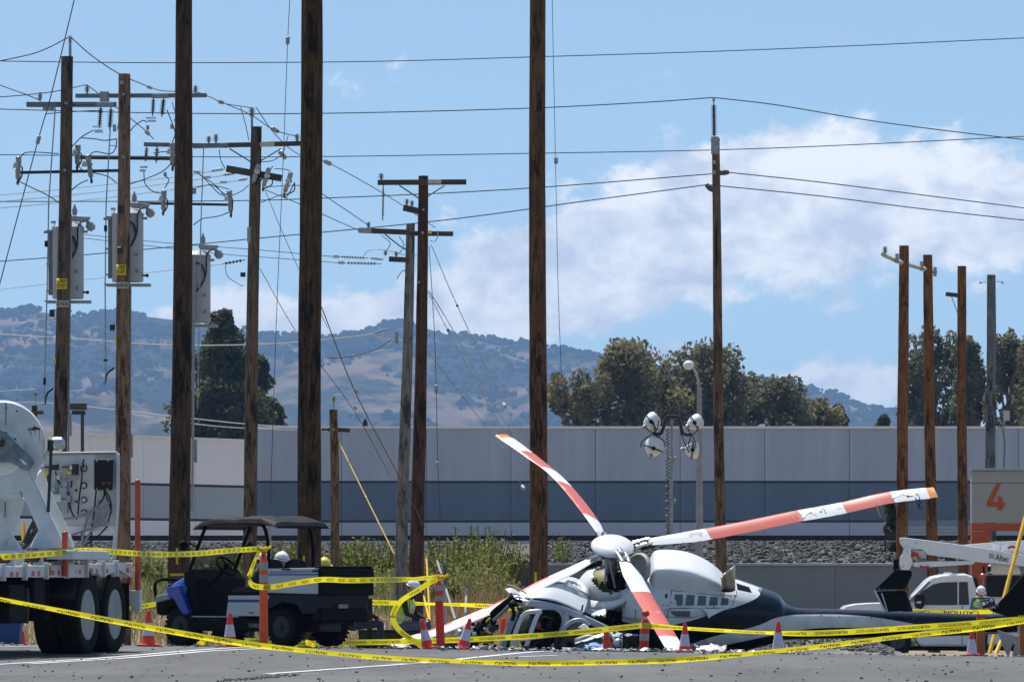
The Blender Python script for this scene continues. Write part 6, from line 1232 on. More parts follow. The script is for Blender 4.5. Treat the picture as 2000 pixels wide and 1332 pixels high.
tape('yellow tape looping down and across the buggy to the red delineator', [(508, 1072, 82.9), (500, 1090, 82.7), (490, 1115, 82.6), (487, 1133, 82.6), (497, 1144, 82.7), (530, 1146, 82.9), (580, 1138, 83.1), (630, 1131.5, 83.3), (680, 1133, 83.6), (740, 1132, 84.2), (800, 1131, 86.5), (858, 1126, 88.8)], 'CAUTION', 0.09, 0.045, 0.082, 0.0, flip=True, ww=0.12, twist=[(0.55, 1.0, 0.6)])
tape('loose end of yellow tape hanging in a curl from the red delineator', [(861, 1127, 88.8), (845, 1134, 88.6), (815, 1153, 88.4), (785, 1172, 88.3), (770, 1192, 88.3), (768, 1210, 88.3), (778, 1228, 88.3), (800, 1246, 88.3), (828, 1262, 88.2)], 'CAUTION', 0.25, 0.045, 0.088, 0.0, ww=0.2, twist=[(0.25, 0.8, 0.5)], flip=True)
tape('hazardous material tape strung low before the wrecked helicopter cabin', [(478, 1250, 92), (580, 1256, 91), (690, 1254, 90), (760, 1253, 89.6), (870, 1250, 89.6), (960, 1246, 90), (1060, 1240, 90.5), (1160, 1231, 91), (1254, 1221, 90.9)], 'CAUTION HAZARDOUS MATERIAL', 0.10, 0.045, 0.088, 0.0, ww=0.50)
tape('hazardous material tape from the short red delineator along the tail boom', [(1258, 1221, 90.9), (1330, 1226, 91), (1430, 1232, 91), (1520, 1236, 91), (1600, 1236, 91), (1700, 1231, 91), (1800, 1224, 91), (1900, 1217, 91), (2060, 1203, 91)], 'CAUTION HAZARDOUS MATERIAL', 0.12, 0.05, 0.092, 0.0, ww=0.54, twist=[(0.0, 0.42, 1.25)])
tape('rear yellow tape running behind the buggy toward the cockpit', [(640, 1174, 112), (735, 1176, 112), (800, 1178, 112), (880, 1180, 112), (950, 1183, 112), (1010, 1188, 112)], 'CAUTION', 0.3, 0.05, 0.10, 0.0, ww=0.4, twist=[(0.3, 1.0, 0.9)])
tape('slack yellow tape between the reel truck tail and the buggy nose', [(244, 1188, 88), (270, 1185, 88), (300, 1180, 88.2), (322, 1176, 88.5)], 'CAUTION', 0.3, 0.04, 0.075, 0.0, ww=0.3)
tape('yellow tape before the white bucket truck door', [(1740, 1194, 145), (1800, 1195, 145), (1870, 1196, 145), (1950, 1196, 145)], 'CAUTION', 0.35, 0.10, 0.15, 0.0, flip=True, ww=0.9)
# knots on the posts and yellow scraps on the ground
for px, py, D, w_, lab in ((515, 1072, 82.8, 18, 'knot of yellow tape around the tall orange delineator grip'), (861, 1127, 88.8, 16, 'knot of yellow tape around the red delineator grip')):
    mb = MB(); c = W(px, py, D); k = F / D
    for i in range(4): mb.tube([c + Vector((math.cos(a) * 0.052, math.sin(a) * 0.052, 0.012 * (i - 1.5) + 0.01 * math.sin(a * 2 + i))) for a in [j * 0.45 for j in range(15)]], 0.011, 5)
    mb.tube([c + Vector((0.05, -0.03, 0)), c + Vector((0.09, -0.05, 0.03)), c + Vector((0.11, -0.04, 0.05))], 0.018, 5); tag(mb.build('tape_knot', YELLOW, None, True), lab, 'tape', 'yellow caution tape')
for px, py, w_, D, lab in ((390, 1252, 30, 88, 'crumpled yellow tape on the ground under the buggy floor'), (608, 1256, 22, 88, 'crumpled yellow tape on the ground between the rear wheels'), (650, 1258, 10, 88, 'scrap of yellow tape by the far rear wheel')):
    mb = MB(); c = W(px, py, D); hw = w_ / 2 * D / F
    for i in range(3): mb.patch([[c + Vector((-hw, -0.05 * i, 0.03 * i)), c + Vector((-hw * 0.3, 0.02 - 0.05 * i, 0.05)), c + Vector((hw * 0.4, -0.05 * i, 0.01)), c + Vector((hw, 0.03, 0.04))], [c + Vector((-hw * 0.9, -0.05, -0.05)), c + Vector((-hw * 0.3, -0.1, -0.04)), c + Vector((hw * 0.4, -0.08, -0.06)), c + Vector((hw * 0.9, -0.06, -0.05))]], 4, 3)
    tag(mb.build('tape_scrap', YELLOW, None, True), lab, 'tape', 'yellow caution tape')
# cardboard box edge and long dark kerb-like timber behind the buggy
x = W(393, 0, 90).x; t = thing('cardboard_box', 'brown cardboard box on the ground beyond the buggy floor', 'box', (x, 90, H(x, 90)), local=True); MB().box((0, 0, 0.12), (0.2, 0.3, 0.24)).build('box', M('cardboard', (0.32, 0.21, 0.12), 0.8, 0, 0.1, 5), t, bevel=0.005); MB().box((0, 0, 0.243), (0.2, 0.14, 0.004)).build('flap', MATS['cardboard'], t)

# ================================================================== WRECKED HELICOPTER
DH = 100.0
hb = W(1300, 1275, DH); hb.z = H(hb.x, DH)
he = thing('wrecked_helicopter', 'crashed white and navy helicopter lying on its belly with red striped blades', 'helicopter', hb)
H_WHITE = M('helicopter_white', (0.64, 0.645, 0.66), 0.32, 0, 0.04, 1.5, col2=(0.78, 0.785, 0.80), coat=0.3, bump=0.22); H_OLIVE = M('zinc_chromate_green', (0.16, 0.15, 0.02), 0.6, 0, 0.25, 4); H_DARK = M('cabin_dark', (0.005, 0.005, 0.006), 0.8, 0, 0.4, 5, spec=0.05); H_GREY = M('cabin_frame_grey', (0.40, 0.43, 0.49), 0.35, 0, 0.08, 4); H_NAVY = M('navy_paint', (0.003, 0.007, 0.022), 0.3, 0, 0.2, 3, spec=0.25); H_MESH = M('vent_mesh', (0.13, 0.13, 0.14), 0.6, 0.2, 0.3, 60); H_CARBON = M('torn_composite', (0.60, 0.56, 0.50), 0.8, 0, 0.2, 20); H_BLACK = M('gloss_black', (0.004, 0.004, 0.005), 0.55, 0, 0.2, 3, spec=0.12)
def livery():
    """white, navy and black paint scheme laid out along the fuselage (x) and height (z) of the aircraft"""
    m = bpy.data.materials.new('helicopter_livery'); m.use_nodes = True; nt = m.node_tree; N = nt.nodes; L = nt.links; bs = N['Principled BSDF']; bs.inputs['Roughness'].default_value = 0.22; bs.inputs['Specular IOR Level'].default_value = 0.28
    tc = N.new('ShaderNodeTexCoord'); sp = N.new('ShaderNodeSeparateXYZ'); L.new(tc.outputs['Object'], sp.inputs[0])
    X0, X1, Z0, Z1 = -1.2, 6.6, -0.4, 2.2
    def mp(src, a, b):
        r = N.new('ShaderNodeMapRange'); L.new(src, r.inputs[0]); r.inputs[1].default_value = a; r.inputs[2].default_value = b; return r.outputs[0]
    xn, zn = mp(sp.outputs[0], X0, X1), mp(sp.outputs[2], Z0, Z1)
    def below(pts):
        fc = N.new('ShaderNodeFloatCurve'); c = fc.mapping.curves[0]; q = []
        for px, py in pts:
            p = W(px, py, DH - 0.6) - hb; q.append(((p.x - X0) / (X1 - X0), (p.z - Z0) / (Z1 - Z0)))
        c.points[0].location = q[0]; c.points[1].location = q[-1]
        for a in q[1:-1]: c.points.new(*a)
        for p_ in c.points: p_.handle_type = 'AUTO'
        fc.mapping.use_clip = False; fc.mapping.update(); L.new(xn, fc.inputs[1])
        g = N.new('ShaderNodeMath'); g.operation = 'LESS_THAN'; L.new(zn, g.inputs[0]); L.new(fc.outputs[0], g.inputs[1]); return g.outputs[0]
    def mix(f, a, b):
        x = N.new('ShaderNodeMix'); x.data_type = 'RGBA'; L.new(f, x.inputs[0])
        for i, v in ((6, a), (7, b)):
            if isinstance(v, tuple): x.inputs[i].default_value = v
            else: L.new(v, x.inputs[i])
        return x.outputs[2]
    whi, nav, blk = (0.74, 0.75, 0.77, 1), (0.002, 0.006, 0.021, 1), (0.003, 0.003, 0.004, 1)
    c = mix(below([(1190, 1206), (1290, 1222), (1340, 1214), (1400, 1195), (1440, 1184), (1486, 1163), (1500, 1120), (1600, 1100), (1990, 1100)]), whi, nav)
    c = mix(below([(1190, 1285), (1330, 1262), (1400, 1241), (1480, 1222), (1530, 1204), (1600, 1200), (1700, 1204), (1790, 1218), (1870, 1232), (1990, 1236)]), c, (0.76, 0.75, 0.73, 1))
    c = mix(below([(1190, 1300), (1330, 1276), (1400, 1263), (1500, 1243), (1580, 1229), (1650, 1226), (1760, 1230), (1870, 1236), (1990, 1237)]), c, blk)
    nz = N.new('ShaderNodeTexNoise'); nz.inputs['Scale'].default_value = 5.0; nz.inputs['Detail'].default_value = 6; L.new(tc.outputs['Object'], nz.inputs['Vector'])
    r = N.new('ShaderNodeMapRange'); L.new(nz.outputs[0], r.inputs[0]); r.inputs[1].default_value = 0.3; r.inputs[2].default_value = 0.7; r.inputs[3].default_value = 0.78; r.inputs[4].default_value = 1.0
    nb = N.new('ShaderNodeTexNoise'); nb.inputs['Scale'].default_value = 2.6; nb.inputs['Detail'].default_value = 3; L.new(tc.outputs['Object'], nb.inputs['Vector']); bp = N.new('ShaderNodeBump'); bp.inputs['Strength'].default_value = 0.35; bp.inputs['Distance'].default_value = 0.05; L.new(nb.outputs[0], bp.inputs['Height']); L.new(bp.outputs[0], bs.inputs['Normal'])
    mm = N.new('ShaderNodeMix'); mm.data_type = 'RGBA'; mm.blend_type = 'MULTIPLY'; mm.inputs[0].default_value = 1; L.new(c, mm.inputs[6]); L.new(r.outputs[0], mm.inputs[7]); L.new(mm.outputs[2], bs.inputs['Base Color']); return m
LIVERY = livery()
roll = Matrix.Rotation(R(20), 3, 'X')
def ring_sec(px, top, bot, hd, Dc, n=40, e=2.7, rl=1.0):
    """rolled super-ellipse section of the fuselage"""
    zt, zb = W(px, top, Dc).z, W(px, bot, Dc).z; c = Vector((W(px, 0, Dc).x, Dc, (zt + zb) / 2)); hh = (zt - zb) / 2; out = []
    for i in range(n):
        a = 2 * math.pi * i / n; ca, sa = math.cos(a), math.sin(a); y = hd * math.copysign(abs(ca) ** (2 / e), ca); z = hh * math.copysign(abs(sa) ** (2 / e), sa)
        out.append(c + Matrix.Rotation(R(16 * rl), 3, 'X') @ Vector((0, y, z)))
    return out
def dense(secs, k=6):
    """interpolate the section table smoothly"""
    P = cr_path([Vector((a, b, c)) for a, b, c, d, e in secs], k); Q = cr_path([Vector((d, e, 0)) for a, b, c, d, e in secs], k); return [(p.x, p.y, p.z, q.x, q.y) for p, q in zip(P, Q)]
body_secs = [(1214, 1128, 1272, 0.72, 100.25), (1240, 1112, 1274, 0.80, 100.2), (1280, 1106, 1275, 0.85, 100.2), (1340, 1112, 1275, 0.84, 100.2), (1400, 1124, 1272, 0.80, 100.25), (1450, 1138, 1266, 0.70, 100.3), (1490, 1151, 1258, 0.56, 100.4), (1520, 1162, 1252, 0.44, 100.45), (1536, 1180, 1248, 0.33, 100.5), (1560, 1188, 1247, 0.27, 100.5), (1640, 1190, 1246, 0.25, 100.6), (1760, 1194, 1243, 0.22, 100.8), (1880, 1199, 1240, 0.19, 101.0), (1960, 1198, 1236, 0.16, 101.1), (2030, 1190, 1230, 0.14, 101.2)]
bmb = MB(); bmb.loft([ring_sec(*s_) for s_ in dense(body_secs, 6)]); body = bmb.build('fuselage', LIVERY, he, True); BV = bmb.bvh()
CAMP = Vector((0, 0, ZC))
def on(px, py, lift=0.006, bv=None):
    d = (W(px, py, 100) - CAMP).normalized(); h = (bv or BV).ray_cast(CAMP, d)
    if h[0] is None: return W(px, py, 100)
    n = h[1] if h[1].y < 0 else -h[1]; return h[0] + n * lift
def inset(poly, name, mat, parent=None, lift=0.006, bv=None, sub=3):
    """panel that follows the skin inside a photo outline"""
    c = (sum(p[0] for p in poly) / len(poly), sum(p[1] for p in poly) / len(poly)); mb = MB(); rim = []
    for (a, b), (c_, d_) in zip(poly, poly[1:] + poly[:1]):
        for i in range(sub): rim.append((a + (c_ - a) * i / sub, b + (d_ - b) * i / sub))
    ctr = on(*c, lift, bv); ro = [on(*p, lift, bv) for p in rim]; mid = [on((p[0] + c[0]) / 2, (p[1] + c[1]) / 2, lift, bv) for p in rim]; n = len(ro)
    b0 = mb.add([ctr] + mid + ro, [(0, 1 + i, 1 + (i + 1) % n) for i in range(n)] + [(1 + i, 1 + n + i, 1 + n + (i + 1) % n, 1 + (i + 1) % n) for i in range(n)]); return mb.build(name, mat, parent or body, True)
def seam(pts, r=0.006, parent=None, lift=0.001, mat=None): MB().tube([on(a, b, lift) for a, b in pts], r, 4, sub=4).build('panel_seam', mat or DARKMETAL, parent or body, True)
for q in ([(1318, 1160), (1334, 1161), (1333, 1182), (1322, 1182), (1321, 1172), (1317, 1170)], [(1341, 1161), (1357, 1162), (1355, 1182), (1338, 1182)], [(1364, 1163), (1380, 1164), (1378, 1182), (1361, 1182)], [(1387, 1165), (1402, 1166), (1401, 1182), (1384, 1182)], [(1409, 1167), (1423, 1168), (1422, 1181), (1407, 1182)]): inset(q, 'vent_grille', H_MESH)
inset([(1309, 1192.5), (1349, 1193), (1347, 1204), (1320, 1204), (1312, 1198)], 'vent_grille', H_MESH); inset([(1299, 1159.5), (1303.5, 1159), (1303, 1168), (1299, 1168)], 'fuel_port', BLACK)
for pts in ([(1313, 1143), (1311, 1160), (1306, 1190), (1302, 1206)], [(1313, 1153), (1345, 1156), (1390, 1161), (1430, 1163)], [(1436, 1152), (1434, 1170), (1430, 1184)], [(1306, 1188), (1340, 1187), (1390, 1187), (1428, 1187)], [(1301, 1204), (1340, 1206), (1380, 1200)]): seam(pts)
for px, py in ((1310, 1175), (1296, 1181), (1303, 1181), (1300, 1191), (1394, 1185)): MB().ell(on(px, py, 0.002), (0.012, 0.012, 0.012), None, 6, 4).build('fastener', DARKMETAL, body)
for px, py in ((1604, 1202), (1640, 1204), (1702, 1206), (1742, 1208), (1783, 1209)): MB().ell(on(px, py, 0.002), (0.014, 0.01, 0.014), None, 6, 4).build('fastener', DARKMETAL, body)
# engine cowling bulge, air intake, exhaust stub, tail cowl slot, aerial
cmb = MB(); cmb.loft([ring_sec(*s_, 48, 7.0, 1.35) for s_ in dense([(1266, 1118, 1144, 0.30, 99.85), (1272, 1098, 1150, 0.44, 99.85), (1282, 1088, 1156, 0.50, 99.85), (1312, 1087, 1158, 0.52, 99.85), (1345, 1092, 1160, 0.52, 99.85), (1375, 1104, 1162, 0.49, 99.9), (1400, 1119, 1163, 0.42, 99.95), (1418, 1136, 1162, 0.32, 100.0), (1428, 1148, 1160, 0.2, 100.0)], 5)]); cowl = cmb.build('engine_cowling', H_WHITE, he, True); CB = cmb.bvh()
for px in (1300, 1321, 1353, 1371, 1401): MB().box(on(px, 1141.5 + (px - 1300) * 0.06, 0.006), (0.075, 0.01, 0.014)).build('cowl_latch', DARKMETAL, cowl)
MB().lathe([(0.30, 0.0), (0.33, 0.02), (0.34, 0.06), (0.30, 0.09), (0.24, 0.02), (0.20, -0.10), (0.02, -0.12)], W(1247, 1117, 99.55), Vector((-0.72, -0.62, 0.28)), 24).build('air_intake', M('intake_grey', (0.30, 0.30, 0.28), 0.5, 0, 0.15, 5), he, True)
EXH = M('heat_tinted_steel', (0.36, 0.30, 0.22), 0.3, 0.85, 0.25, 5, col2=(0.62, 0.56, 0.46)); ex = MB(); ax = (W(1424, 1104, 99.2) - W(1422, 1154, 99.4)); rings = []
for t_, rx, ry in ((0, 0.11, 0.13), (0.25, 0.13, 0.15), (0.55, 0.15, 0.19), (0.85, 0.13, 0.22), (1.0, 0.12, 0.23)):
    c = W(1424 - 3 * t_, 1152 - 37 * t_, 99.4); hx, hz = (12.5 + 2 * t_) / 111, (-1 + 12 * t_) / 111; rings.append([c + Vector((math.cos(a) * hx, math.sin(a) * ry, math.cos(a) * hz)) for a in [2 * math.pi * i / 24 for i in range(24)]])
ex.loft(rings, False); ex.build('exhaust_stub', EXH, he, True, solid=0.012); MB().ell(W(1421, 1153, 99.4), (0.12, 0.12, 0.03), None, 14, 6).build('exhaust_throat', H_DARK, he)
inset([(1438, 1139), (1463, 1147), (1468, 1157), (1440, 1151)], 'cooling_slot', H_DARK, None, 0.008); MB().prism([on(1479, 1151, 0.0), on(1486, 1156, 0.0), on(1489, 1147, 0.06), on(1487, 1146, 0.06)], (0, 0.012, 0)).build('aerial_fin', H_WHITE, he)
seam([(1437, 1152), (1437, 1161), (1433, 1163)], 0.014, mat=STEEL)
MB().patch([[on(1368, 1187, 0.01), on(1395, 1188, 0.012), on(1426, 1186, 0.01)], [on(1377, 1194, 0.07), on(1400, 1194, 0.06), on(1412, 1192, 0.02)], [on(1382, 1205, 0.09), on(1386, 1203, 0.08), on(1400, 1197, 0.04)]], 4, 4).build('sprung_panel', H_WHITE, he, True, solid=0.008)
# ---- rotor
hub = W(1196, 1068, DH); up = Vector((0.055, -0.50, 0.87)).normalized()
MB().lathe([(0.02, 0.115), (0.12, 0.112), (0.24, 0.098), (0.33, 0.07), (0.375, 0.03), (0.38, 0.0), (0.36, -0.02), (0.30, -0.04), (0.1, -0.05)], hub, up, 40).build('rotor_cap', H_WHITE, he, True)
mb = MB()
rr = random.Random(4)
for i in range(9):
    a = rr.uniform(0, 6.28); q = rr.uniform(0.05, 0.3); u_ = up.orthogonal().normalized(); v_ = up.cross(u_); mb = MB(); mb.ell(hub + up * (0.114 - q * q * 0.42) + (u_ * math.cos(a) + v_ * math.sin(a)) * q, (0.006, 0.006, 0.006), None, 5, 4); mb.build('rivet', DARKMETAL, he)
MB().lathe([(0.10, -0.42), (0.12, -0.3), (0.16, -0.2), (0.22, -0.12), (0.2, -0.05)], hub, up, 20).build('rotor_hub', M('hub_grey', (0.20, 0.21, 0.22), 0.45, 0.3, 0.2, 6), he, True); MB().cyl(hub - up * 0.1, hub - up * 0.95, 0.075, n=14).build('rotor_mast', GALV, he, True); MB().lathe([(0.2, 0), (0.22, 0.04), (0.2, 0.08), (0.1, 0.09)], hub - up * 0.62, up, 18).build('swashplate', DARKMETAL, he, True)
def blade_mat():
    m = bpy.data.materials.new('striped_blade'); m.use_nodes = True; nt = m.node_tree; N = nt.nodes; L = nt.links; bs = N['Principled BSDF']; bs.inputs['Roughness'].default_value = 0.35
    uv = N.new('ShaderNodeUVMap'); sp = N.new('ShaderNodeSeparateXYZ'); L.new(uv.outputs[0], sp.inputs[0]); cr = N.new('ShaderNodeValToRGB'); L.new(sp.outputs[0], cr.inputs[0]); cr.color_ramp.interpolation = 'CONSTANT'; e = cr.color_ramp.elements
    wh, rd, og = (0.76, 0.77, 0.78, 1), (0.60, 0.115, 0.09, 1), (0.72, 0.27, 0.06, 1)
    e[0].position = 0; e[0].color = wh; e[1].position = 0.20; e[1].color = rd
    for p, c in ((0.53, wh), (0.68, rd), (0.85, wh), (0.972, og)): q = e.new(p); q.color = c
    # paint flaked off to grey in ragged patches
    nz = N.new('ShaderNodeTexNoise'); nz.inputs['Scale'].default_value = 3.0; nz.inputs['Detail'].default_value = 9; nz.inputs['Roughness'].default_value = 0.7; tc = N.new('ShaderNodeTexCoord'); L.new(tc.outputs['Object'], nz.inputs['Vector'])
    fl = N.new('ShaderNodeValToRGB'); L.new(nz.outputs[0], fl.inputs[0]); fl.color_ramp.elements[0].position = 0.61; fl.color_ramp.elements[1].position = 0.62; fl.color_ramp.elements[0].color = (0, 0, 0, 1); fl.color_ramp.elements[1].color = (1, 1, 1, 1)
    mx = N.new('ShaderNodeMix'); mx.data_type = 'RGBA'; L.new(fl.outputs[0], mx.inputs[0]); L.new(cr.outputs[0], mx.inputs[6]); mx.inputs[7].default_value = (0.50, 0.46, 0.42, 1); L.new(mx.outputs[2], bs.inputs['Base Color']); return m
BLADE = blade_mat()
def edge_blade_mat():
    """the same stripes on the trailing half only; the leading half is plain white"""
    m = BLADE.copy(); m.name = 'half_striped_blade'; nt = m.node_tree; N = nt.nodes; L = nt.links; bs = N['Principled BSDF']; uv = next(n for n in N if n.type == 'UVMAP'); src = bs.inputs['Base Color'].links[0].from_socket
    sp = N.new('ShaderNodeSeparateXYZ'); L.new(uv.outputs[0], sp.inputs[0]); r = N.new('ShaderNodeValToRGB'); L.new(sp.outputs[1], r.inputs[0]); r.color_ramp.interpolation = 'CONSTANT'; e = r.color_ramp.elements; e[0].color = (0, 0, 0, 1); e[1].position = 0.37; e[1].color = (1, 1, 1, 1); q = e.new(0.64); q.color = (0, 0, 0, 1)
    mx = N.new('ShaderNodeMix'); mx.data_type = 'RGBA'; L.new(r.outputs[0], mx.inputs[0]); mx.inputs[6].default_value = (0.76, 0.77, 0.78, 1); L.new(src, mx.inputs[7]); L.new(mx.outputs[2], bs.inputs['Base Color']); return m
def blade(pts, chord, u1=1.0, face=(0, -0.45, 0.9), rag=0.0, label=None):
    """pts along the blade from grip to tip; face: direction the top skin looks"""
    P = cr_path(pts, 10); n = len(P); S = [0.0]
    for a, b in zip(P, P[1:]): S.append(S[-1] + (b - a).length)
    prof = [(-0.5, 0.0), (-0.42, 0.05), (-0.2, 0.075), (0.1, 0.06), (0.5, 0.006), (0.5, -0.006), (0.1, -0.035), (-0.2, -0.05), (-0.42, -0.035)]
    mb = MB(); rings = []; us = []
    for i, p in enumerate(P):
        t = (P[min(i + 1, n - 1)] - P[max(i - 1, 0)]).normalized(); f = Vector(face); f = (f - t * f.dot(t)).normalized(); w = t.cross(f); q = S[i] / S[-1]
        c = chord * (0.62 + 0.38 * min(1, q / 0.16)) * (1 if q < 0.97 else 0.92); j = rag * random.uniform(-1, 1) * (1 if q > 0.45 else 0)
        rings.append([p + w * c * (a + (j * 0.25 if a > 0.3 else 0)) + f * c * (b + (j * 0.06)) for a, b in prof]); us.append(q * u1)
    mb.loft(rings, True); me_o = mb.build('rotor_blade', BLADE, he, True)
    me = me_o.data; uvl = me.uv_layers.new(name='UVMap'); m = len(prof)
    for lp in me.loops: uvl.data[lp.index].uv = (us[min(n - 1, lp.vertex_index // m)], (lp.vertex_index % m) / m)
    if label: me_o['label'] = label
    return me_o, P
def grip(p0, p1, parent, f):
    """forked blade grip, damper and bolts between hub and blade root"""
    d = (p1 - p0).normalized(); f = Vector(f); f = (f - d * f.dot(d)).normalized(); w = d.cross(f)
    for s_ in (-1, 1): MB().prism([p0 + w * 0.10 * s_, p0 + w * 0.055 * s_, p1 + w * 0.03 * s_, p1 + w * 0.085 * s_], f * 0.05).build('grip_fork', M('light_alloy', (0.55, 0.56, 0.57), 0.35, 0.5, 0.15, 6), parent, bevel=0.008)
    for q in (0.25, 0.75): c = p0.lerp(p1, q); MB().cyl(c - f * 0.05, c + f * 0.09, 0.035, n=10).build('grip_bolt', STEEL, parent, True)
    MB().cyl(p0.lerp(p1, 0.4) - f * 0.10, p1 + d * 0.28 - f * 0.07, 0.05, 0.04, n=10).build('blade_damper', BLACK, parent, True); MB().cyl(p0 - d * 0.25, p0 + d * 0.06, 0.07, n=10).build('hub_arm', MATS['hub_grey'], parent, True)
bA, _ = blade([W(1268, 1058, 100.3), W(1362, 1046, 100.6), W(1460, 1028, 100.9), W(1552, 1009, 101.2), W(1640, 993, 101.5), W(1735, 972, 101.7), W(1827, 961, 101.9)], 0.33, 1.0, (0, -0.62, 0.78), 0.06, 'right hand rotor blade, shredded toward its tip'); grip(W(1238, 1066, 100.2), W(1272, 1057, 100.3), bA, (0, -0.5, 0.85))
bB, _ = blade([W(1174, 1044, 101.2), W(1152, 1008, 102.2), W(1120, 966, 103.1), W(1086, 929, 103.9), W(1052, 902, 104.5), W(1012, 872, 105), W(979, 850, 105.3)], 0.34, 1.0, (0.55, -0.62, 0.62), 0.02, 'rotor blade pointing up and away'); grip(W(1184, 1062, 100.5), W(1173, 1043, 101.2), bB, (0.3, -0.5, 0.8))
bC, _ = blade([W(1221, 1098, 99.3), W(1232, 1118, 98.9), W(1258, 1166, 98.2), W(1290, 1219, 97.2), W(1322, 1272, 96.2)], 0.36, 0.64, (0.25, -0.62, 0.55), 0.02, 'rotor blade fallen toward the viewer into the ground'); grip(W(1212, 1081, 99.7), W(1222, 1100, 99.3), bC, (0.2, -0.6, 0.7))
bD, _ = blade([W(1152, 1095, 99.7), W(1110, 1117, 99.4), W(1060, 1140, 99.2), W(1000, 1172, 98.9), W(930, 1203, 98.6), W(860, 1231, 98.3), W(800, 1250, 98.0), W(764, 1261, 97.8)], 0.30, 1.0, (0, -0.36, 0.93), 0.01, 'rotor blade drooping edge-on down to the ground'); bD.data.materials[0] = edge_blade_mat(); grip(W(1180, 1084, 99.9), W(1150, 1096, 99.7), bD, (0, 0.3, 0.9))
for a, b, m in (((1185, 1094), (1181, 1140), GALV), ((1204, 1096), (1199, 1138), DARKMETAL), ((1190, 1095), (1202, 1148), GALV), ((1216, 1096), (1212, 1128), DARKMETAL)): MB().cyl(W(*a, 99.7), W(*b, 99.75), 0.020, n=8).build('pitch_link', m, he, True)
for a, b, w_ in ((1190, 1098, 0.16), (1214, 1104, 0.2), (1222, 1092, 0.16)): MB().box(W(a, b, 99.75), (w_, 0.12, 0.10), Matrix.Rotation(0.5, 3, 'Y')).build('hub_bracket', MATS['hub_grey'], he, bevel=0.02)
for i, pts in enumerate([[(1190, 1110), (1200, 1120), (1212, 1118), (1222, 1125)], [(1195, 1115), (1208, 1112), (1216, 1106)], [(1185, 1120), (1195, 1135), (1210, 1138)]]): MB().tube([W(a, b, 99.85) for a, b in pts], 0.02, 6, sub=4).build('control_rod', DARKMETAL, he, True)
# torn blade skins
for pts in ([(1600, 998), (1606, 990), (1612, 1000)], [(1563, 1010), (1580, 998), (1592, 1004)], [(1770, 968), (1788, 962), (1796, 972)], [(1740, 970), (1760, 962), (1778, 966)]): MB().patch([[W(a, b, 101.0) for a, b in pts], [W(a + 3, b + 4, 100.7) for a, b in pts]], 3, 3, jag=0.03).build('torn_skin', H_CARBON, bA, True, solid=0.006)
for pts in ([(1788, 972), (1792, 985), (1803, 993)], [(1790, 975), (1800, 982), (1788, 992)], [(1796, 972), (1795, 984), (1797, 996)]): MB().tube([W(a, b, 101.6) for a, b in pts], 0.009, 4, sub=3).build('dangling_strand', DARKMETAL, bA)
MB().tube([W(1711, 986, 101.3), W(1715, 996, 101.3), W(1720, 1010, 101.3)], 0.012, 4, sub=3).build('dangling_strand', GUARDYELLOW, bA)
# ---- broken gearbox fairing with a hole, skirt, open bay
fc = W(1196, 1148, 100.25); hole = lambda p: ((p.x - W(1190, 0, 99.6).x) / 0.29) ** 2 + ((p.z - W(0, 1129, 99.6).z) / 0.26) ** 2 > 1 + 0.5 * noise.noise(p * 9)
fm = MB(); fm.ell(fc, (0.62, 0.62, 0.42), Matrix.Rotation(R(14), 3, 'X'), 56, 36, keep=lambda p: hole(p) and p.z < W(0, 1110, 100).z + 0.10 * noise.noise(p * 4)); fm.build('gearbox_fairing', H_WHITE, he, True, solid=0.012)
fm = MB(); fm.ell(fc + Vector((0, 0.12, -0.02)), (0.56, 0.50, 0.38), Matrix.Rotation(R(14), 3, 'X'), 40, 24, keep=lambda p: p.z < W(0, 1114, 100).z and (p.y > 99.95 or p.z < W(0, 1160, 100).z)); fm.build('fairing_lining', H_OLIVE, he, True)
MB().box(W(1205, 1135, 99.95), (0.34, 0.3, 0.30)).build('gearbox', H_DARK, he, bevel=0.05); MB().ell(W(1216, 1138, 99.7), (0.14, 0.12, 0.12), None, 12, 8, jit=0.3).build('oil_cooler', H_DARK, he, True)
MB().patch([[W(1146, 1170, 99.75), W(1175, 1174, 99.5), W(1206, 1170, 99.45), W(1228, 1156, 99.5)], [W(1146, 1184, 99.6), W(1176, 1184, 99.38), W(1206, 1180, 99.36), W(1228, 1168, 99.4)], [W(1148, 1196, 99.6), W(1172, 1195, 99.4), W(1196, 1190, 99.4), W(1227, 1176, 99.42)]], 6, 5, jag=0.06).build('torn_skirt', H_WHITE, he, True, solid=0.01)
MB().patch([[W(1144, 1186, 99.5), W(1160, 1190, 99.35), W(1183, 1189, 99.3)], [W(1143, 1194, 99.35), W(1160, 1198, 99.15), W(1184, 1196, 99.1)], [W(1147, 1197, 99.2), W(1162, 1202, 99.0), W(1182, 1200, 98.98)]], 5, 4, jag=0.04).build('torn_skirt', H_WHITE, he, True, solid=0.008)
MB().box(W(1190, 1215, 100.5), (0.85, 0.5, 0.62), roll).build('equipment_bay', H_DARK, he, bevel=0.04)
rr = random.Random(9)
for i in range(26):
    a = (rr.uniform(1165, 1225), rr.uniform(1188, 1222)); b = (a[0] + rr.uniform(-16, 16), a[1] + rr.uniform(-4, 14)); MB().tube([W(*a, 99.95), W((a[0] + b[0]) / 2 + rr.uniform(-6, 6), (a[1] + b[1]) / 2 + 5, 99.85), W(*b, 99.95)], rr.choice((0.01, 0.014, 0.02)), 5, sub=4).build('loose_wiring', rr.choice((BLACK, BLACK, H_GREY, M('red_wire', (0.3, 0.02, 0.02), 0.5), H_OLIVE, DARKMETAL)), he, True)
MB().ell(W(1178, 1201, 99.7), (0.06, 0.05, 0.06), None, 10, 8).build('yellow_actuator', M('olive_yellow', (0.30, 0.27, 0.02), 0.5), he, True)
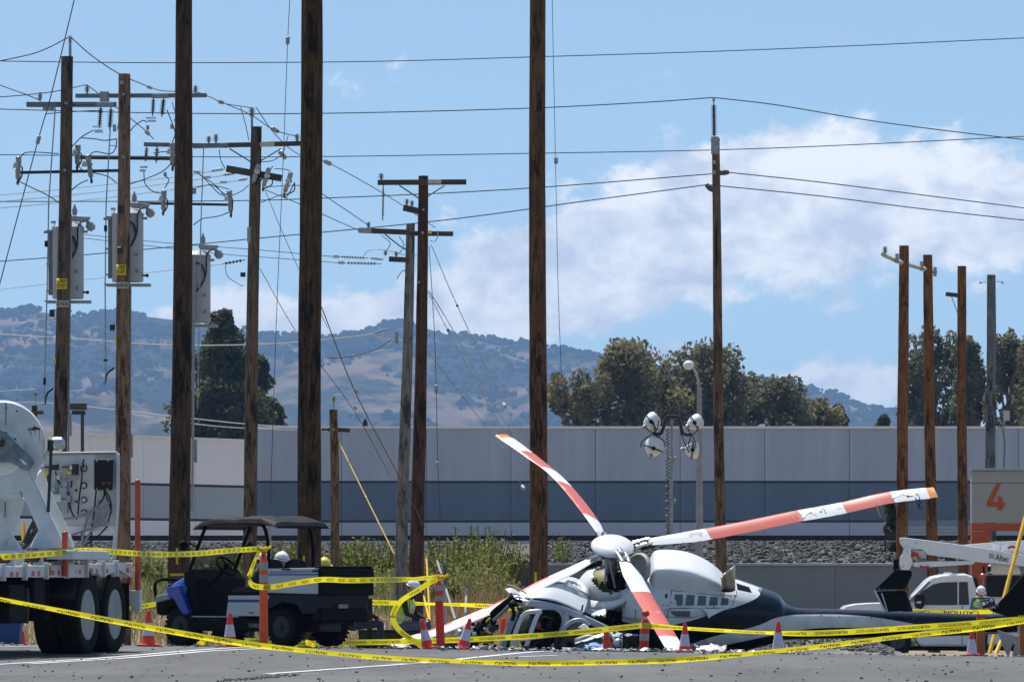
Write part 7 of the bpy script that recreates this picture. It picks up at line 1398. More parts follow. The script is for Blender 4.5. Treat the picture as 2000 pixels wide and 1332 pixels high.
MB().patch([[W(1226, 1158, 99.36), W(1236, 1150, 99.34), W(1252, 1150, 99.35)], [W(1222, 1182, 99.36), W(1236, 1182, 99.3), W(1258, 1186, 99.3)], [W(1217, 1206, 99.42), W(1236, 1209, 99.32), W(1266, 1212, 99.3)]], 4, 4).build('door_panel', H_WHITE, he, True, solid=0.012); MB().tube([W(1241, 1190, 99.27), W(1241, 1208, 99.28)], 0.006, 4).build('panel_seam', DARKMETAL, he)
# ---- forward roof shell
MB().patch([[W(1026, 1165, 98.95), W(1048, 1150, 99.1), W(1078, 1137, 99.35), W(1108, 1140, 99.45), W(1136, 1155, 99.45), W(1150, 1163, 99.45)], [W(1028, 1166, 98.8), W(1050, 1158, 98.85), W(1078, 1153, 98.95), W(1108, 1160, 99.0), W(1134, 1173, 99.0), W(1147, 1180, 99.0)], [W(1030, 1167, 98.7), W(1054, 1168, 98.7), W(1080, 1172, 98.7), W(1108, 1182, 98.7), W(1130, 1193, 98.7), W(1140, 1199, 98.7)]], 5, 5).build('roof_panel', M('roof_panel_white', (0.60, 0.62, 0.66), 0.25, 0, 0.04, 2, coat=0.4), he, True, solid=0.012)
MB().patch([[W(1064, 1142, 99.2), W(1082, 1136, 99.3), W(1110, 1140, 99.45), W(1150, 1162, 99.45)], [W(1080, 1130, 99.7), W(1096, 1127, 99.8), W(1118, 1131, 99.9), W(1150, 1148, 99.9)], [W(1094, 1127, 100.3), W(1108, 1126, 100.4), W(1122, 1128, 100.5), W(1146, 1138, 100.5)]], 5, 5).build('roof_top', H_WHITE, he, True, solid=0.01)
MB().patch([[W(1086, 1136, 100.1), W(1090, 1126, 100.2), W(1098, 1122, 100.3)], [W(1098, 1138, 99.9), W(1104, 1130, 100.0), W(1112, 1128, 100.1)]], 4, 3).build('torn_lip', H_GREY, he, True, solid=0.01)
for pts in ([(1100, 1140), (1110, 1132), (1124, 1138)], [(1112, 1136), (1120, 1134), (1132, 1142)]): MB().patch([[W(a, b, 99.35) for a, b in pts], [W(a + 4, b + 5, 99.25) for a, b in pts]], 4, 3, jag=0.02).build('torn_lip', H_WHITE, he, True, solid=0.006)
MB().prism([W(a, b, 98.72) for a, b in ((1137, 1181), (1140, 1180), (1138, 1193), (1134, 1192))], (0, 0.02, 0)).build('roof_handle', DARKMETAL, he); MB().tube([W(1150, 1163, 99.4), W(1146, 1182, 98.95), W(1139, 1199, 98.66)], 0.012, 5, sub=3).build('panel_seam', DARKMETAL, he)
MB().patch([[W(986, 1150, 99.0), W(998, 1148, 99.0), W(1008, 1152, 99.0)], [W(994, 1158, 98.9), W(1008, 1160, 98.9), W(1020, 1164, 98.9)]], 4, 3, jag=0.03).build('torn_nose_skin', H_WHITE, he, True, solid=0.01); MB().tube([W(990, 1141, 98.9), W(1005, 1146, 98.9), W(1018, 1152, 98.9), W(1030, 1160, 98.9)], 0.016, 5, sub=3).build('bent_trim', M('pinkish_trim', (0.55, 0.40, 0.38), 0.5), he, True)
MB().patch([[W(1012, 1166, 98.85), W(1032, 1170, 98.8), W(1050, 1176, 98.75)], [W(1014, 1174, 98.75), W(1030, 1179, 98.7), W(1044, 1184, 98.68)]], 4, 3, jag=0.03).build('torn_nose_skin', H_GREY, he, True, solid=0.012); MB().tube([W(1028, 1182, 98.65), W(1034, 1174, 98.62), W(1041, 1168, 98.6)], 0.018, 5).build('bent_trim', H_WHITE, he, True)
# ---- cabin: frames, doors, windows, seats
def bar(pts, r, mat, name, D=98.7, flat=0.55): return MB().tube([W(p[0], p[1], D + (p[2] if len(p) > 2 else 0)) for p in pts], r, 8, sub=5, flat=flat).build(name, mat, he, True)
bar([(1020, 1178), (1046, 1178), (1074, 1183), (1104, 1191), (1140, 1207), (1176, 1224), (1214, 1245), (1236, 1256)], 0.062, H_GREY, 'roof_rail'); bar([(1030, 1170), (1070, 1176), (1104, 1184), (1145, 1204), (1190, 1232)], 0.035, H_DARK, 'roof_seal', 98.78)
bar([(981, 1270), (988, 1247), (996, 1226), (1004, 1206), (1011, 1194)], 0.07, H_GREY, 'door_pillar', 98.8); bar([(989, 1270), (997, 1248), (1006, 1224), (1015, 1206), (1024, 1194)], 0.03, H_NAVY, 'pillar_seal', 98.75)
bar([(1025, 1270), (1034, 1244), (1043, 1217), (1051, 1199), (1055, 1194), (1044, 1194), (1030, 1196), (1020, 1204), (1013, 1218), (1004, 1244), (1000, 1258)], 0.040, H_WHITE, 'door_frame', 98.5); bar([(1044, 1192), (1064, 1189), (1084, 1190), (1096, 1199), (1099, 1214), (1094, 1232), (1086, 1252), (1079, 1270)], 0.05, H_GREY, 'door_frame', 98.7); bar([(1050, 1196), (1066, 1193), (1082, 1194), (1092, 1202), (1094, 1214), (1088, 1232), (1078, 1255)], 0.024, H_DARK, 'door_seal', 98.66)
bar([(1088, 1256), (1096, 1236), (1108, 1220), (1122, 1212), (1138, 1212), (1150, 1222)], 0.042, H_GREY, 'window_frame', 98.55); bar([(1104, 1196), (1106, 1206), (1102, 1222), (1094, 1240)], 0.05, H_GREY, 'door_pillar', 98.68)
MB().patch([[W(1128, 1226, 98.4), W(1140, 1218, 98.4), W(1150, 1224, 98.4)], [W(1138, 1228, 98.35), W(1146, 1227, 98.35), W(1153, 1232, 98.35)]], 4, 3).build('torn_panel', H_WHITE, he, True, solid=0.012)
MB().patch([[W(1112, 1224, 98.62), W(1126, 1216, 98.62), W(1140, 1216, 98.62)], [W(1104, 1240, 98.62), W(1122, 1236, 98.62), W(1146, 1232, 98.62)]], 4, 3).build('side_window', clear('cracked_window', (0.16, 0.17, 0.17), 0.75), he, True)
MB().patch([[W(1020, 1202, 98.6), W(1040, 1199, 98.6)], [W(1012, 1232, 98.6), W(1034, 1232, 98.6)]], 4, 4).build('side_window', clear('grimy_window', (0.12, 0.12, 0.11), 0.35), he, True)
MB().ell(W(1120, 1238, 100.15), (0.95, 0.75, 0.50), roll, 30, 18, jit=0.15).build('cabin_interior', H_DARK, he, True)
for px, py, D, w_, h_ in ((1066, 1232, 99.2, 0.3, 0.5), (1082, 1222, 99.5, 0.28, 0.42), (1050, 1248, 99.1, 0.25, 0.4), (1074, 1256, 98.95, 0.34, 0.2)): MB().box(W(px, py, D), (w_, 0.3, h_), Matrix.Rotation(R(18), 3, 'Y')).build('cabin_seat', M('seat_charcoal', (0.010, 0.010, 0.011), 0.8, 0, 0.3, 5, spec=0.05), he, bevel=0.06)
for px, py, r_ in ((1052, 1222, 0.05), (1114, 1210, 0.035)): MB().ell(W(px, py, 98.75), (r_, r_, r_ * 1.3), None, 10, 8).build('red_cushion', M('red_cabin_part', (0.45, 0.03, 0.03), 0.5), he, True)
rr = random.Random(12)
for i in range(18):
    a = (rr.uniform(1045, 1095), rr.uniform(1205, 1262)); MB().tube([W(*a, 98.95), W(a[0] + rr.uniform(-9, 9), a[1] + rr.uniform(4, 14), 98.9), W(a[0] + rr.uniform(-14, 14), a[1] + rr.uniform(8, 22), 98.95)], rr.choice((0.012, 0.02, 0.03)), 5, sub=3).build('cabin_debris', rr.choice((H_DARK, DARKMETAL, H_GREY, BLACK)), he, True)
MB().patch([[W(1038, 1192, 99.25), W(1090, 1194, 99.2), W(1150, 1214, 99.15), W(1236, 1252, 99.15)], [W(1024, 1240, 99.15), W(1090, 1240, 99.0), W(1150, 1246, 98.95), W(1236, 1262, 98.95)], [W(1016, 1278, 99.0), W(1090, 1278, 98.9), W(1150, 1278, 98.85), W(1240, 1278, 98.85)]], 5, 5).build('cabin_shade_sheet', H_DARK, he, True)  # black sheet behind the frames stands in for shade inside the open cabin
bar([(1006, 1252), (1030, 1248), (1060, 1244), (1090, 1240)], 0.018, H_WHITE, 'bent_strip', 98.3)
# floor and belly scraps
for rows, m in (([[(1122, 1246), (1150, 1238), (1184, 1244)], [(1118, 1262), (1152, 1256), (1196, 1262)], [(1124, 1274), (1156, 1272), (1200, 1274)]], M('grey_floor_panel', (0.10, 0.105, 0.115), 0.5, 0, 0.15, 4)), ([[(1116, 1253), (1150, 1243), (1182, 1234)], [(1120, 1258), (1152, 1249), (1186, 1240)]], H_GREY), ([[(1190, 1234), (1220, 1236), (1258, 1240)], [(1194, 1242), (1222, 1246), (1256, 1250)]], H_GREY), ([[(1280, 1256), (1292, 1252), (1302, 1256)], [(1282, 1268), (1294, 1266), (1306, 1270)]], H_WHITE)):
    MB().patch([[W(a, b, 98.4 - 0.1 * i) for a, b in r] for i, r in enumerate(rows)], 4, 4, jag=0.02).build('belly_scrap', m, he, True, solid=0.012)
bar([(1196, 1228), (1210, 1246), (1220, 1262), (1226, 1274)], 0.02, H_OLIVE, 'broken_strut', 98.4); bar([(1208, 1222), (1224, 1240), (1240, 1252)], 0.022, DARKMETAL, 'broken_strut', 98.4); bar([(1192, 1238), (1206, 1256), (1214, 1272)], 0.022, H_WHITE, 'broken_strut', 98.3); MB().ell(W(1206, 1256, 98.2), (0.11, 0.08, 0.09), None, 12, 8, jit=0.3).build('bent_fitting', STEEL, he, True)
def cloth(px0, px1, top, bot, D, mat, name, n=9, seed=0):
    rr = random.Random(seed); rows = []
    for j in range(4):
        rows.append([W(px0 + (px1 - px0) * i / (n - 1), top + (bot - top) * j / 3 + rr.uniform(-4, 4) * (1 if j == 0 else 0.4), D - 0.25 * j / 3 + 0.05 * ((-1) ** i) * rr.uniform(0.0, 1)) for i in range(n)])
    return MB().patch(rows, 4, 4).build(name, mat, he, True, solid=0.01)
cloth(1216, 1300, 1240, 1278, 98.0, M('black_fabric', (0.006, 0.006, 0.008), 0.9, 0, 0.3, 4, spec=0.03), 'cargo_cover', 10, 1); cloth(1082, 1122, 1242, 1276, 98.3, MATS['black_fabric'], 'cargo_cover', 6, 2)
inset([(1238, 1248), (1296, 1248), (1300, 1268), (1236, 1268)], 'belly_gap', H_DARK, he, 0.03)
# crushed nose to the left
bar([(1006, 1168), (986, 1183), (968, 1197), (944, 1222), (924, 1238), (906, 1250)], 0.085, H_DARK, 'windscreen_pillar', 98.6); bar([(1004, 1172), (985, 1192), (966, 1210), (950, 1228)], 0.03, M('pillar_lining', (0.20, 0.20, 0.19), 0.6), 'pillar_lining', 98.5); bar([(950, 1215), (955, 1209), (958, 1206)], 0.02, GUARDYELLOW, 'pillar_tag', 98.45, 1)
rr = random.Random(31)
for i in range(46):
    a = rr.uniform(878, 968); b = rr.uniform(max(1214, 1258 - (a - 878) * 0.9), 1266); w_ = rr.uniform(0.04, 0.16); MB().box(W(a, b, rr.uniform(98.0, 98.6)), (w_, rr.uniform(0.02, 0.1), rr.uniform(0.02, 0.12)), Matrix.Rotation(rr.uniform(0, 3), 3, 'Y') @ Matrix.Rotation(rr.uniform(0, 3), 3, 'X')).build('nose_shard', rr.choice((H_DARK, H_DARK, BLACK, BLACK, DARKMETAL, STEEL, GREYWHITE)), he, bevel=0.004)
for px, py, r, m in ((912, 1254, (0.22, 0.2, 0.12), H_DARK), (940, 1244, (0.18, 0.2, 0.12), H_DARK), (900, 1236, (0.09, 0.1, 0.07), STEEL), (916, 1226, (0.11, 0.1, 0.05), GREYWHITE), (1002, 1180, (0.09, 0.1, 0.05), H_DARK), (1016, 1188, (0.06, 0.08, 0.05), DARKMETAL)): MB().ell(W(px, py, 98.3), r, None, 16, 10, jit=0.55).build('nose_wreckage', m, he, True)
bar([(990, 1176), (1000, 1186), (1004, 1200), (1000, 1212)], 0.03, H_DARK, 'nose_frame', 98.6); bar([(1010, 1180), (1016, 1192), (1012, 1206)], 0.028, DARKMETAL, 'nose_frame', 98.6); bar([(1004, 1172), (1022, 1174), (1040, 1172)], 0.03, H_DARK, 'nose_frame', 98.75)
# ---- tail: bent stabiliser, fin, lower fin, gearbox
def plate(pts, D, mat, name, th=0.03): return MB().prism([W(p[0], p[1], D + (p[2] if len(p) > 2 else 0)) for p in pts], (0, th, 0)).build(name, mat, he, bevel=0.008)
plate([(1708, 1152), (1749, 1112), (1776, 1113), (1781, 1116), (1781, 1124), (1768, 1150), (1740, 1152)], 100.2, H_BLACK, 'stabiliser'); plate([(1711, 1154), (1768, 1153), (1776, 1192), (1729, 1195)], 100.15, H_BLACK, 'stabiliser', 0.05); bar([(1708, 1153), (1718, 1172), (1729, 1194)], 0.016, H_WHITE, 'stabiliser_edge', 100.1, 1); bar([(1722, 1158), (1728, 1176), (1733, 1194)], 0.010, H_WHITE, 'stabiliser_edge', 100.08, 1)
plate([(1764, 1158), (1770, 1154), (1784, 1194), (1762, 1194)], 100.3, H_NAVY, 'stabiliser_root', 0.12)
for i in range(7): MB().ell(W(1717 + i * 6, 1149.5 + i * 0.3, 100.18), (0.011, 0.008, 0.011), None, 6, 4).build('rivet', GALV, he)
MB().box(W(1750, 1104, 100.6), (0.09, 0.06, 0.22)).build('stabiliser_fitting', H_BLACK, he)
plate([(1934, 1192), (1950, 1178), (2008, 1112), (2030, 1090), (2060, 1110), (2040, 1200), (1970, 1204)], 100.7, H_BLACK, 'tail_fin', 0.10)
for a, b in ((1944, 1187), (1949, 1183)): MB().ell(W(a, b, 100.68), (0.012, 0.008, 0.012), None, 6, 4).build('rivet', GALV, he)
plate([(1948, 1230), (1990, 1243), (1976, 1262), (1970, 1284), (1958, 1260)], 100.8, M('beige_primer', (0.45, 0.38, 0.30), 0.5, 0, 0.1, 4), 'lower_fin', 0.06); plate([(1990, 1240), (2020, 1236), (2020, 1290), (1976, 1290), (1980, 1266)], 100.9, M('stained_fin', (0.50, 0.47, 0.40), 0.6, 0, 0.25, 6), 'lower_fin', 0.06)
for a, b, r in ((1992, 1226, 0.05), (1998, 1234, 0.06), (1996, 1220, 0.035), (1990, 1232, 0.03)): MB().ell(W(a, b, 100.6), (r, r, r), None, 10, 7, jit=0.3).build('tail_gearbox_fitting', STEEL, he, True)
# small fragments strewn over the ground round the wreck
FR = [H_WHITE, H_DARK, H_GREY, H_CARBON, STEEL]; mb = MB(); rr = random.Random(55)
for i in range(420):
    x = rr.uniform(-1.9, 4.6); y = rr.uniform(86.5, 97.5); s_ = rr.uniform(0.012, 0.06); rot = Matrix.Rotation(rr.uniform(0, 6), 3, 'Z') @ Matrix.Rotation(rr.uniform(-0.9, 0.9), 3, 'X')
    mb.prism([Vector((x, y, H(x, y) + 0.02 + 0.4 * s_)) + rot @ Vector((a * s_, b * s_, 0)) for a, b in ((-1.4, -0.5), (rr.uniform(0, 1), -0.7), (1.3, rr.uniform(-0.3, 0.6)), (-0.3, 0.8))], rot @ Vector((0, 0, 0.008)), rr.randrange(5))
stuff(mb.build('wreck_fragments', FR, None), 'small white, grey and black fragments strewn before the wreck', 'debris')
# torn piece lying by the blade tip
t = thing('torn_skin_panel', 'torn white and brown skin panel lying beside the fallen blade tip', 'debris', W(1395, 1270, 96)); MB().patch([[W(1360, 1266, 95.5), W(1376, 1259, 95.5), W(1396, 1258, 95.5), W(1420, 1262, 95.5)], [W(1356, 1272, 95.2), W(1376, 1266, 95.1), W(1398, 1265, 95.1), W(1416, 1270, 95.2)], [W(1360, 1276, 95.1), W(1380, 1274, 95.0), W(1398, 1275, 95.0), W(1412, 1276, 95.1)]], 5, 4, jag=0.025, jag_edges='bt').build('skin', M('stained_skin', (0.70, 0.67, 0.63), 0.6, 0, 0.1, 5, col2=(0.30, 0.14, 0.10), contrast=(0.5, 0.72)), t, True, solid=0.01); MB().tube([W(1362, 1262, 95.4), W(1356, 1258, 95.3), W(1366, 1262, 95.3)], 0.01, 4).build('frayed_edge', H_WHITE, t)
t = thing('blue_cloth', 'crumpled light blue cloth lying among the wreckage', 'cloth', W(1160, 1272, 96)); mb = MB(); rr = random.Random(3)
mb.patch([[W(1142 + 7 * i, 1258 + rr.uniform(-2, 4) + 2 * j, 96 - 0.06 * j + 0.05 * (-1) ** i) for i in range(7)] for j in range(4)], 4, 4); mb.build('cloth', M('light_blue_cloth', (0.22, 0.36, 0.58), 0.8, 0, 0.1, 5), t, True, solid=0.01); MB().patch([[W(1150, 1256, 95.9), W(1162, 1254, 95.9), W(1172, 1258, 95.9)], [W(1150, 1262, 95.8), W(1162, 1261, 95.8), W(1174, 1264, 95.8)]], 4, 3).build('fold', MATS['light_blue_cloth'], t, True, solid=0.01)

# ================================================================== BUCKET TRUCK
DT = 167.0
bt = thing('bucket_truck', 'white bucket truck with folded boom parked behind the helicopter tail', 'truck', (W(1800, 0, DT).x, DT, H(W(1800, 0, DT).x, DT)))
gz_ = H(W(1800, 0, DT).x, DT); gpy = YH - (gz_ - ZC) * F / DT
def bp(pts, D, th, name, mat, bevel=0.02, parent=None): return MB().prism([W(a, b, D) for a, b in pts], (0, th, 0)).build(name, mat, parent or bt, bevel=bevel)
P_WHITE = M('truck_gloss_white', (0.74, 0.76, 0.79), 0.25, 0, 0.03, 2, coat=0.5); P_GLASS = glass('dark_cab_glass', (0.012, 0.018, 0.018), 0.12); 
wy = gpy - 27; wr = 0.40; archs = lambda cx, r: [(cx + r * math.cos(math.radians(a)), wy - r * math.sin(math.radians(a))) for a in range(180, -1, -20)]
def body_ring(pts, y): return [W(a, b, DT) + Vector((0, y, 0)) for a, b in pts]
lower = [(1644, 1240), (1641, 1215), (1644, 1192), (1652, 1183), (1672, 1179), (1700, 1177), (1740, 1176), (1776, 1174), (1790, 1178), (1908, 1180), (1910, 1262), (1798, 1262)] + [(a, b) for a, b in reversed(archs(1754, 34))] + [(1716, 1262), (1650, 1258)]
bp(lower, DT, 1.9, 'cab_body', P_WHITE, 0.07)
top = MB(); lo = [(1772, 1180), (1908, 1180)]; 
outer = [(1770, 1181), (1792, 1157), (1812, 1135), (1822, 1128), (1840, 1124), (1886, 1122), (1900, 1127), (1907, 1150), (1909, 1181)]
r0 = [W(a, b, DT) + Vector((0, 0.04, 0)) for a, b in outer]; cz = W(0, 1181, DT).z
def cab_sec(y, sh): return [Vector((p.x + (0.0), DT + y, p.z - (sh if p.z > cz + 0.3 else 0))) for p in r0]
top.loft([cab_sec(0.03, 0.0), cab_sec(0.16, -0.03), cab_sec(0.9, -0.05), cab_sec(1.74, -0.03), cab_sec(1.87, 0.0)]); cab = top.build('cab_roof', P_WHITE, bt, True, bevel=0.03)
bp([(1797, 1157), (1822, 1141), (1838, 1137), (1870, 1136), (1870, 1181), (1838, 1182), (1826, 1188), (1786, 1188)], DT + 0.012, 0.04, 'door_window', P_GLASS, 0.01, cab); bp([(1873, 1136), (1890, 1136), (1893, 1180), (1873, 1181)], DT + 0.012, 0.04, 'rear_window', glass('black_glass', (0.008, 0.009, 0.012)), 0.01, cab)
bp([(1774, 1174), (1794, 1154), (1814, 1134), (1818, 1137), (1800, 1156), (1782, 1176)], DT + 0.02, 1.8, 'windscreen', glass('windscreen_glass', (0.16, 0.22, 0.28), 0.05), 0.01, cab)
seam_ = lambda pts: MB().tube([W(a, b, DT - 0.004) for a, b in pts], 0.009, 4).build('door_seam', DARKMETAL, bt)
seam_([(1783, 1190), (1784, 1230), (1792, 1258)]); seam_([(1880, 1182), (1879, 1258)]); MB().box(W(1870, 1196, DT - 0.02), (0.2, 0.05, 0.05)).build('door_handle', P_WHITE, bt, bevel=0.015)
mr_ = bp([(1786, 1172), (1788, 1160), (1800, 1158), (1806, 1162), (1806, 1184), (1798, 1189), (1788, 1186)], DT - 0.22, 0.12, 'mirror', BLACK, 0.03); bp([(1790, 1174), (1799, 1173), (1799, 1178), (1791, 1178)], DT - 0.23, 0.012, 'mirror_signal', STEEL, 0.0, mr_); MB().cyl(W(1796, 1184, DT - 0.15), W(1800, 1188, DT + 0.05), 0.03, n=8).build('mirror_arm', BLACK, bt)
wheel(bt, (W(1754, 0, DT).x, DT + 0.17, gz_ + 0.40), (0, -1, 0), 0.40, 0.28, 0.22, M('truck_steel_rim', (0.05, 0.05, 0.055), 0.5, 0.3), lugs=8, dish=0.08); wheel(bt, (W(1754, 0, DT).x, DT + 1.73, gz_ + 0.40), (0, 1, 0), 0.40, 0.28, 0.22, MATS['truck_steel_rim'], hub=False)
wheel(bt, (W(2003, 0, DT).x, DT + 0.17, gz_ + 0.40), (0, -1, 0), 0.40, 0.30, 0.22, MATS['truck_steel_rim'], lugs=8, dish=0.08); wheel(bt, (W(2003, 0, DT).x, DT + 1.73, gz_ + 0.40), (0, 1, 0), 0.40, 0.30, 0.22, MATS['truck_steel_rim'], hub=False)
bp([(1912, 1164), (2080, 1164), (2080, 1258), (1912, 1258)], DT + 0.01, 1.9, 'service_body', P_WHITE, 0.03); bp([(1640, 1262), (2080, 1262), (2080, 1270), (1640, 1270)], DT + 0.35, 1.2, 'chassis', T_GREY, 0.0)
bp([(1640, 1240), (1650, 1240), (1650, 1262), (1642, 1262)], DT + 0.05, 1.8, 'front_bumper', STEEL, 0.02); bp([(1644, 1200), (1652, 1196), (1656, 1212), (1646, 1214)], DT - 0.012, 0.3, 'headlamp', M('truck_headlamp', (0.5, 0.52, 0.55), 0.1), 0.01)
for a, w_ in ((1851, 0.24), (1875, 0.12)): MB().box(W(a, 1121, DT + 0.9), (w_, 0.3, 0.10)).build('roof_marker', P_WHITE if a == 1851 else BLACK, cab, bevel=0.03)
bp([(1896, 1124), (1908, 1128), (1912, 1148), (1908, 1150)], DT + 0.2, 1.5, 'headache_rack', BLACK, 0.01)
bp([(1927, 1124), (2080, 1124), (2080, 1165), (1927, 1165)], DT - 0.1, 0.5, 'tool_locker', BLACK, 0.02); bp([(1929, 1118), (2080, 1117), (2080, 1123), (1929, 1123)], DT - 0.12, 0.55, 'locker_lid', M('locker_lid_grey', (0.13, 0.13, 0.14), 0.5), 0.01)
MB().cyl(W(1920, 1166, DT - 0.1), W(1920, 1126, DT - 0.1), 0.022, n=8).build('beacon_post', GALV, bt, True); bcn = MB().lathe([(0.09, 0), (0.10, 0.02), (0.10, 0.10), (0.06, 0.13), (0.02, 0.14)], W(1920, 1128, DT - 0.1), (0, 0, 1), 16).build('beacon', M('beacon_orange', (0.55, 0.13, 0.03), 0.3), bt, True); MB().cyl(W(1921, 1119, DT - 0.1), W(1921, 1105, DT - 0.1), 0.04, n=8).build('beacon_whip', BLACK, bt)
# boom
DB = 166.2
bm_ = bp([(1758, 1050), (1766, 1049.5), (1812, 1055), (1880, 1064), (1950, 1075), (2080, 1096), (2080, 1118), (2000, 1106), (1955, 1101), (1903, 1097), (1866, 1090), (1812, 1083), (1802, 1073), (1780, 1071), (1766, 1070), (1758, 1060)], DB, 0.34, 'upper_boom', P_WHITE, 0.03)
bp([(1766, 1066), (1780, 1070), (1779, 1086), (1783, 1098), (1776, 1113), (1760, 1112), (1757, 1102), (1758, 1088), (1763, 1080)], DB - 0.08, 0.10, 'boom_elbow_plate', P_WHITE, 0.02); bp([(1766, 1066), (1780, 1070), (1779, 1086), (1783, 1098), (1776, 1113), (1760, 1112), (1757, 1102), (1758, 1088), (1763, 1080)], DB + 0.34, 0.08, 'boom_elbow_plate', P_WHITE, 0.02)
for a, b in ((1761, 1056), (1789, 1060), (1767, 1069), (1763, 1106), (1772, 1077)): MB().lathe([(0.035, 0), (0.03, 0.02)], W(a, b, DB - (0.0 if a == 1789 or b < 1060 else 0.08)), (0, -1, 0), 12).build('pivot_pin', STEEL, bm_)
lk = bp([(1784, 1099), (1800, 1096), (1903, 1095), (1903, 1101), (1870, 1104), (1800, 1108), (1786, 1106)], DB, 0.3, 'lower_boom', P_WHITE, 0.02); bp([(1786, 1074), (1808, 1075), (1809, 1090), (1790, 1092)], DB + 0.02, 0.2, 'boom_cylinder', M('grey_cylinder', (0.5, 0.52, 0.54), 0.4), 0.02); bp([(1845, 1088), (1866, 1090), (1866, 1095), (1845, 1094)], DB + 0.04, 0.1, 'boom_valve', DARKMETAL, 0.01)
for pts, m in (([(1778, 1082), (1786, 1080), (1794, 1084)], 'red_hose'), ([(1778, 1086), (1788, 1085), (1796, 1090)], 'red_hose'), ([(1792, 1091), (1800, 1094), (1810, 1092)], 'teal_hose'), ([(1796, 1106), (1806, 1108), (1814, 1106)], 'red_hose'), ([(1968, 1070), (1976, 1067), (1984, 1069)], 'red_hose')): MB().tube([W(a, b, DB - 0.02) for a, b in pts], 0.04, 6, sub=4).build('hydraulic_hose', M(m, (0.5, 0.03, 0.02) if m == 'red_hose' else (0.05, 0.2, 0.17), 0.5), bt, True)
bp([(1880, 1064), (1940, 1059), (2080, 1050), (2080, 1090), (1950, 1074)], DB + 0.5, 0.3, 'lower_boom', DIRTYWHITE, 0.02)
for a, b in ((1942, 1068), (1948, 1069), (1960, 1071), (1966, 1068)): MB().box(W(a, b, DB + 0.4), (0.12, 0.1, 0.14)).build('boom_fitting', P_WHITE, bt, bevel=0.02)
bp([(1935, 1102), (1990, 1106), (1995, 1122), (1938, 1122)], DB + 0.3, 1.0, 'boom_turret', DIRTYWHITE, 0.04); bp([(1929, 1106), (1936, 1106), (1936, 1116), (1929, 1116)], DB + 0.1, 0.1, 'turret_box', BLACK, 0.01)
lt = MB(); ud = (W(1970, 1092, DB) - W(1945, 1088, DB)).normalized(); letter(lt, 'Altec', W(1957, 1089.5, DB - 0.006), ud, (-ud.z, 0, ud.x), 0.19, 0.40, 0.02); lt.build('brand_lettering', M('dark_print', (0.03, 0.03, 0.035), 0.5), bm_, fix=False)
lg = MB(); GOLD = M('gold_print', (0.45, 0.30, 0.12), 0.5)
for pts in ([(1932, 1081), (1941, 1082.5)], [(1932, 1081), (1932.5, 1089)], [(1941, 1082.5), (1941, 1091)], [(1935, 1084.5), (1938.5, 1085)], [(1935, 1087.5), (1938.5, 1088)], [(1935, 1084.5), (1935, 1090)], [(1938.5, 1085), (1938.5, 1090.5)]): lg.tube([W(a, b, DB - 0.006) for a, b in pts], 0.012, 4)
lg.build('brand_emblem', GOLD, bm_)

# gravel heap beside it
mb = MB(); rng = random.Random(8); HG = lambda px: 34 * math.exp(-((px - 1600) / 90) ** 2)
for _ in range(2600):
    px = rng.uniform(1440, 1745); D = rng.uniform(106, 112); x = (px - 1000) / F * D; h = 0.62 * math.exp(-(((px - 1600) / 105) ** 2)) * (1 - ((D - 109) / 3.3) ** 2); stone(mb, (x, D, H(x, D) + h + rng.uniform(-0.02, 0.02)), rng.uniform(0.022, 0.05), 0, 0.85)
stuff(mb.build('gravel_heap', M('heap_stone', (0.07, 0.07, 0.068), 0.9, 0, 0.3, 3.0, col2=(0.22, 0.215, 0.20), detail=3), None, fix=False), 'low heap of grey gravel under the helicopter tail boom', 'gravel')
mb = MB(); n = 24
for j in range(13):
    for i in range(n + 1):
        px = 1430 + 330 * i / n; D = 105.5 + 7 * j / 12; x = (px - 1000) / F * D; h = 0.60 * math.exp(-(((px - 1600) / 105) ** 2)) * max(0, 1 - ((D - 109) / 3.3) ** 2); mb.v.append(Vector((x, D, H(x, D) + h - 0.01)))
for j in range(12):
    for i in range(n): a = j * (n + 1) + i; mb.f.append((a, a + 1, a + n + 2, a + n + 1)); mb.m.append(0)
struct(mb.build('gravel_mound', MATS['heap_stone'], None, True))

# ================================================================== PEOPLE
SKIN = M('skin', (0.45, 0.26, 0.18), 0.55, 0, 0.08, 9); DENIM = M('dark_denim', (0.02, 0.03, 0.06), 0.85, 0, 0.2, 9); NAVYC = M('navy_work_cloth', (0.015, 0.018, 0.03), 0.85, 0, 0.2, 9); BLUESH = M('blue_shirt', (0.10, 0.15, 0.27), 0.8, 0, 0.12, 9); BLKSH = M('black_shirt', (0.012, 0.012, 0.014), 0.85, 0, 0.2, 9); VEST = M('lime_vest', (0.50, 0.78, 0.02), 0.6, 0, 0.1, 9); VORANGE = M('vest_orange_trim', (0.85, 0.28, 0.03), 0.6, 0, 0.1, 9); HELM = M('hard_hat_white', (0.80, 0.80, 0.79), 0.3, 0, 0.04, 5); HAIR = M('dark_hair', (0.02, 0.014, 0.010), 0.7, 0, 0.3, 20); BOOT = M('boot_leather', (0.07, 0.045, 0.03), 0.7, 0, 0.2, 9)
def capsule(mb, p, q, r0, r1, n=12):
    p, q = Vector(p), Vector(q); d = q - p; L_ = max(1e-5, d.length); u = d / L_; rings = []
    for i in range(5): a = math.pi / 2 * (1 - i / 4.0); rings.append((p - u * r0 * math.sin(a), r0 * math.cos(a) + 1e-4))
    for i in range(5): a = math.pi / 2 * i / 4.0; rings.append((q + u * r1 * math.sin(a), r1 * math.cos(a) + 1e-4))
    mb.loft([mb.ring(c, u, r, n) for c, r in rings])
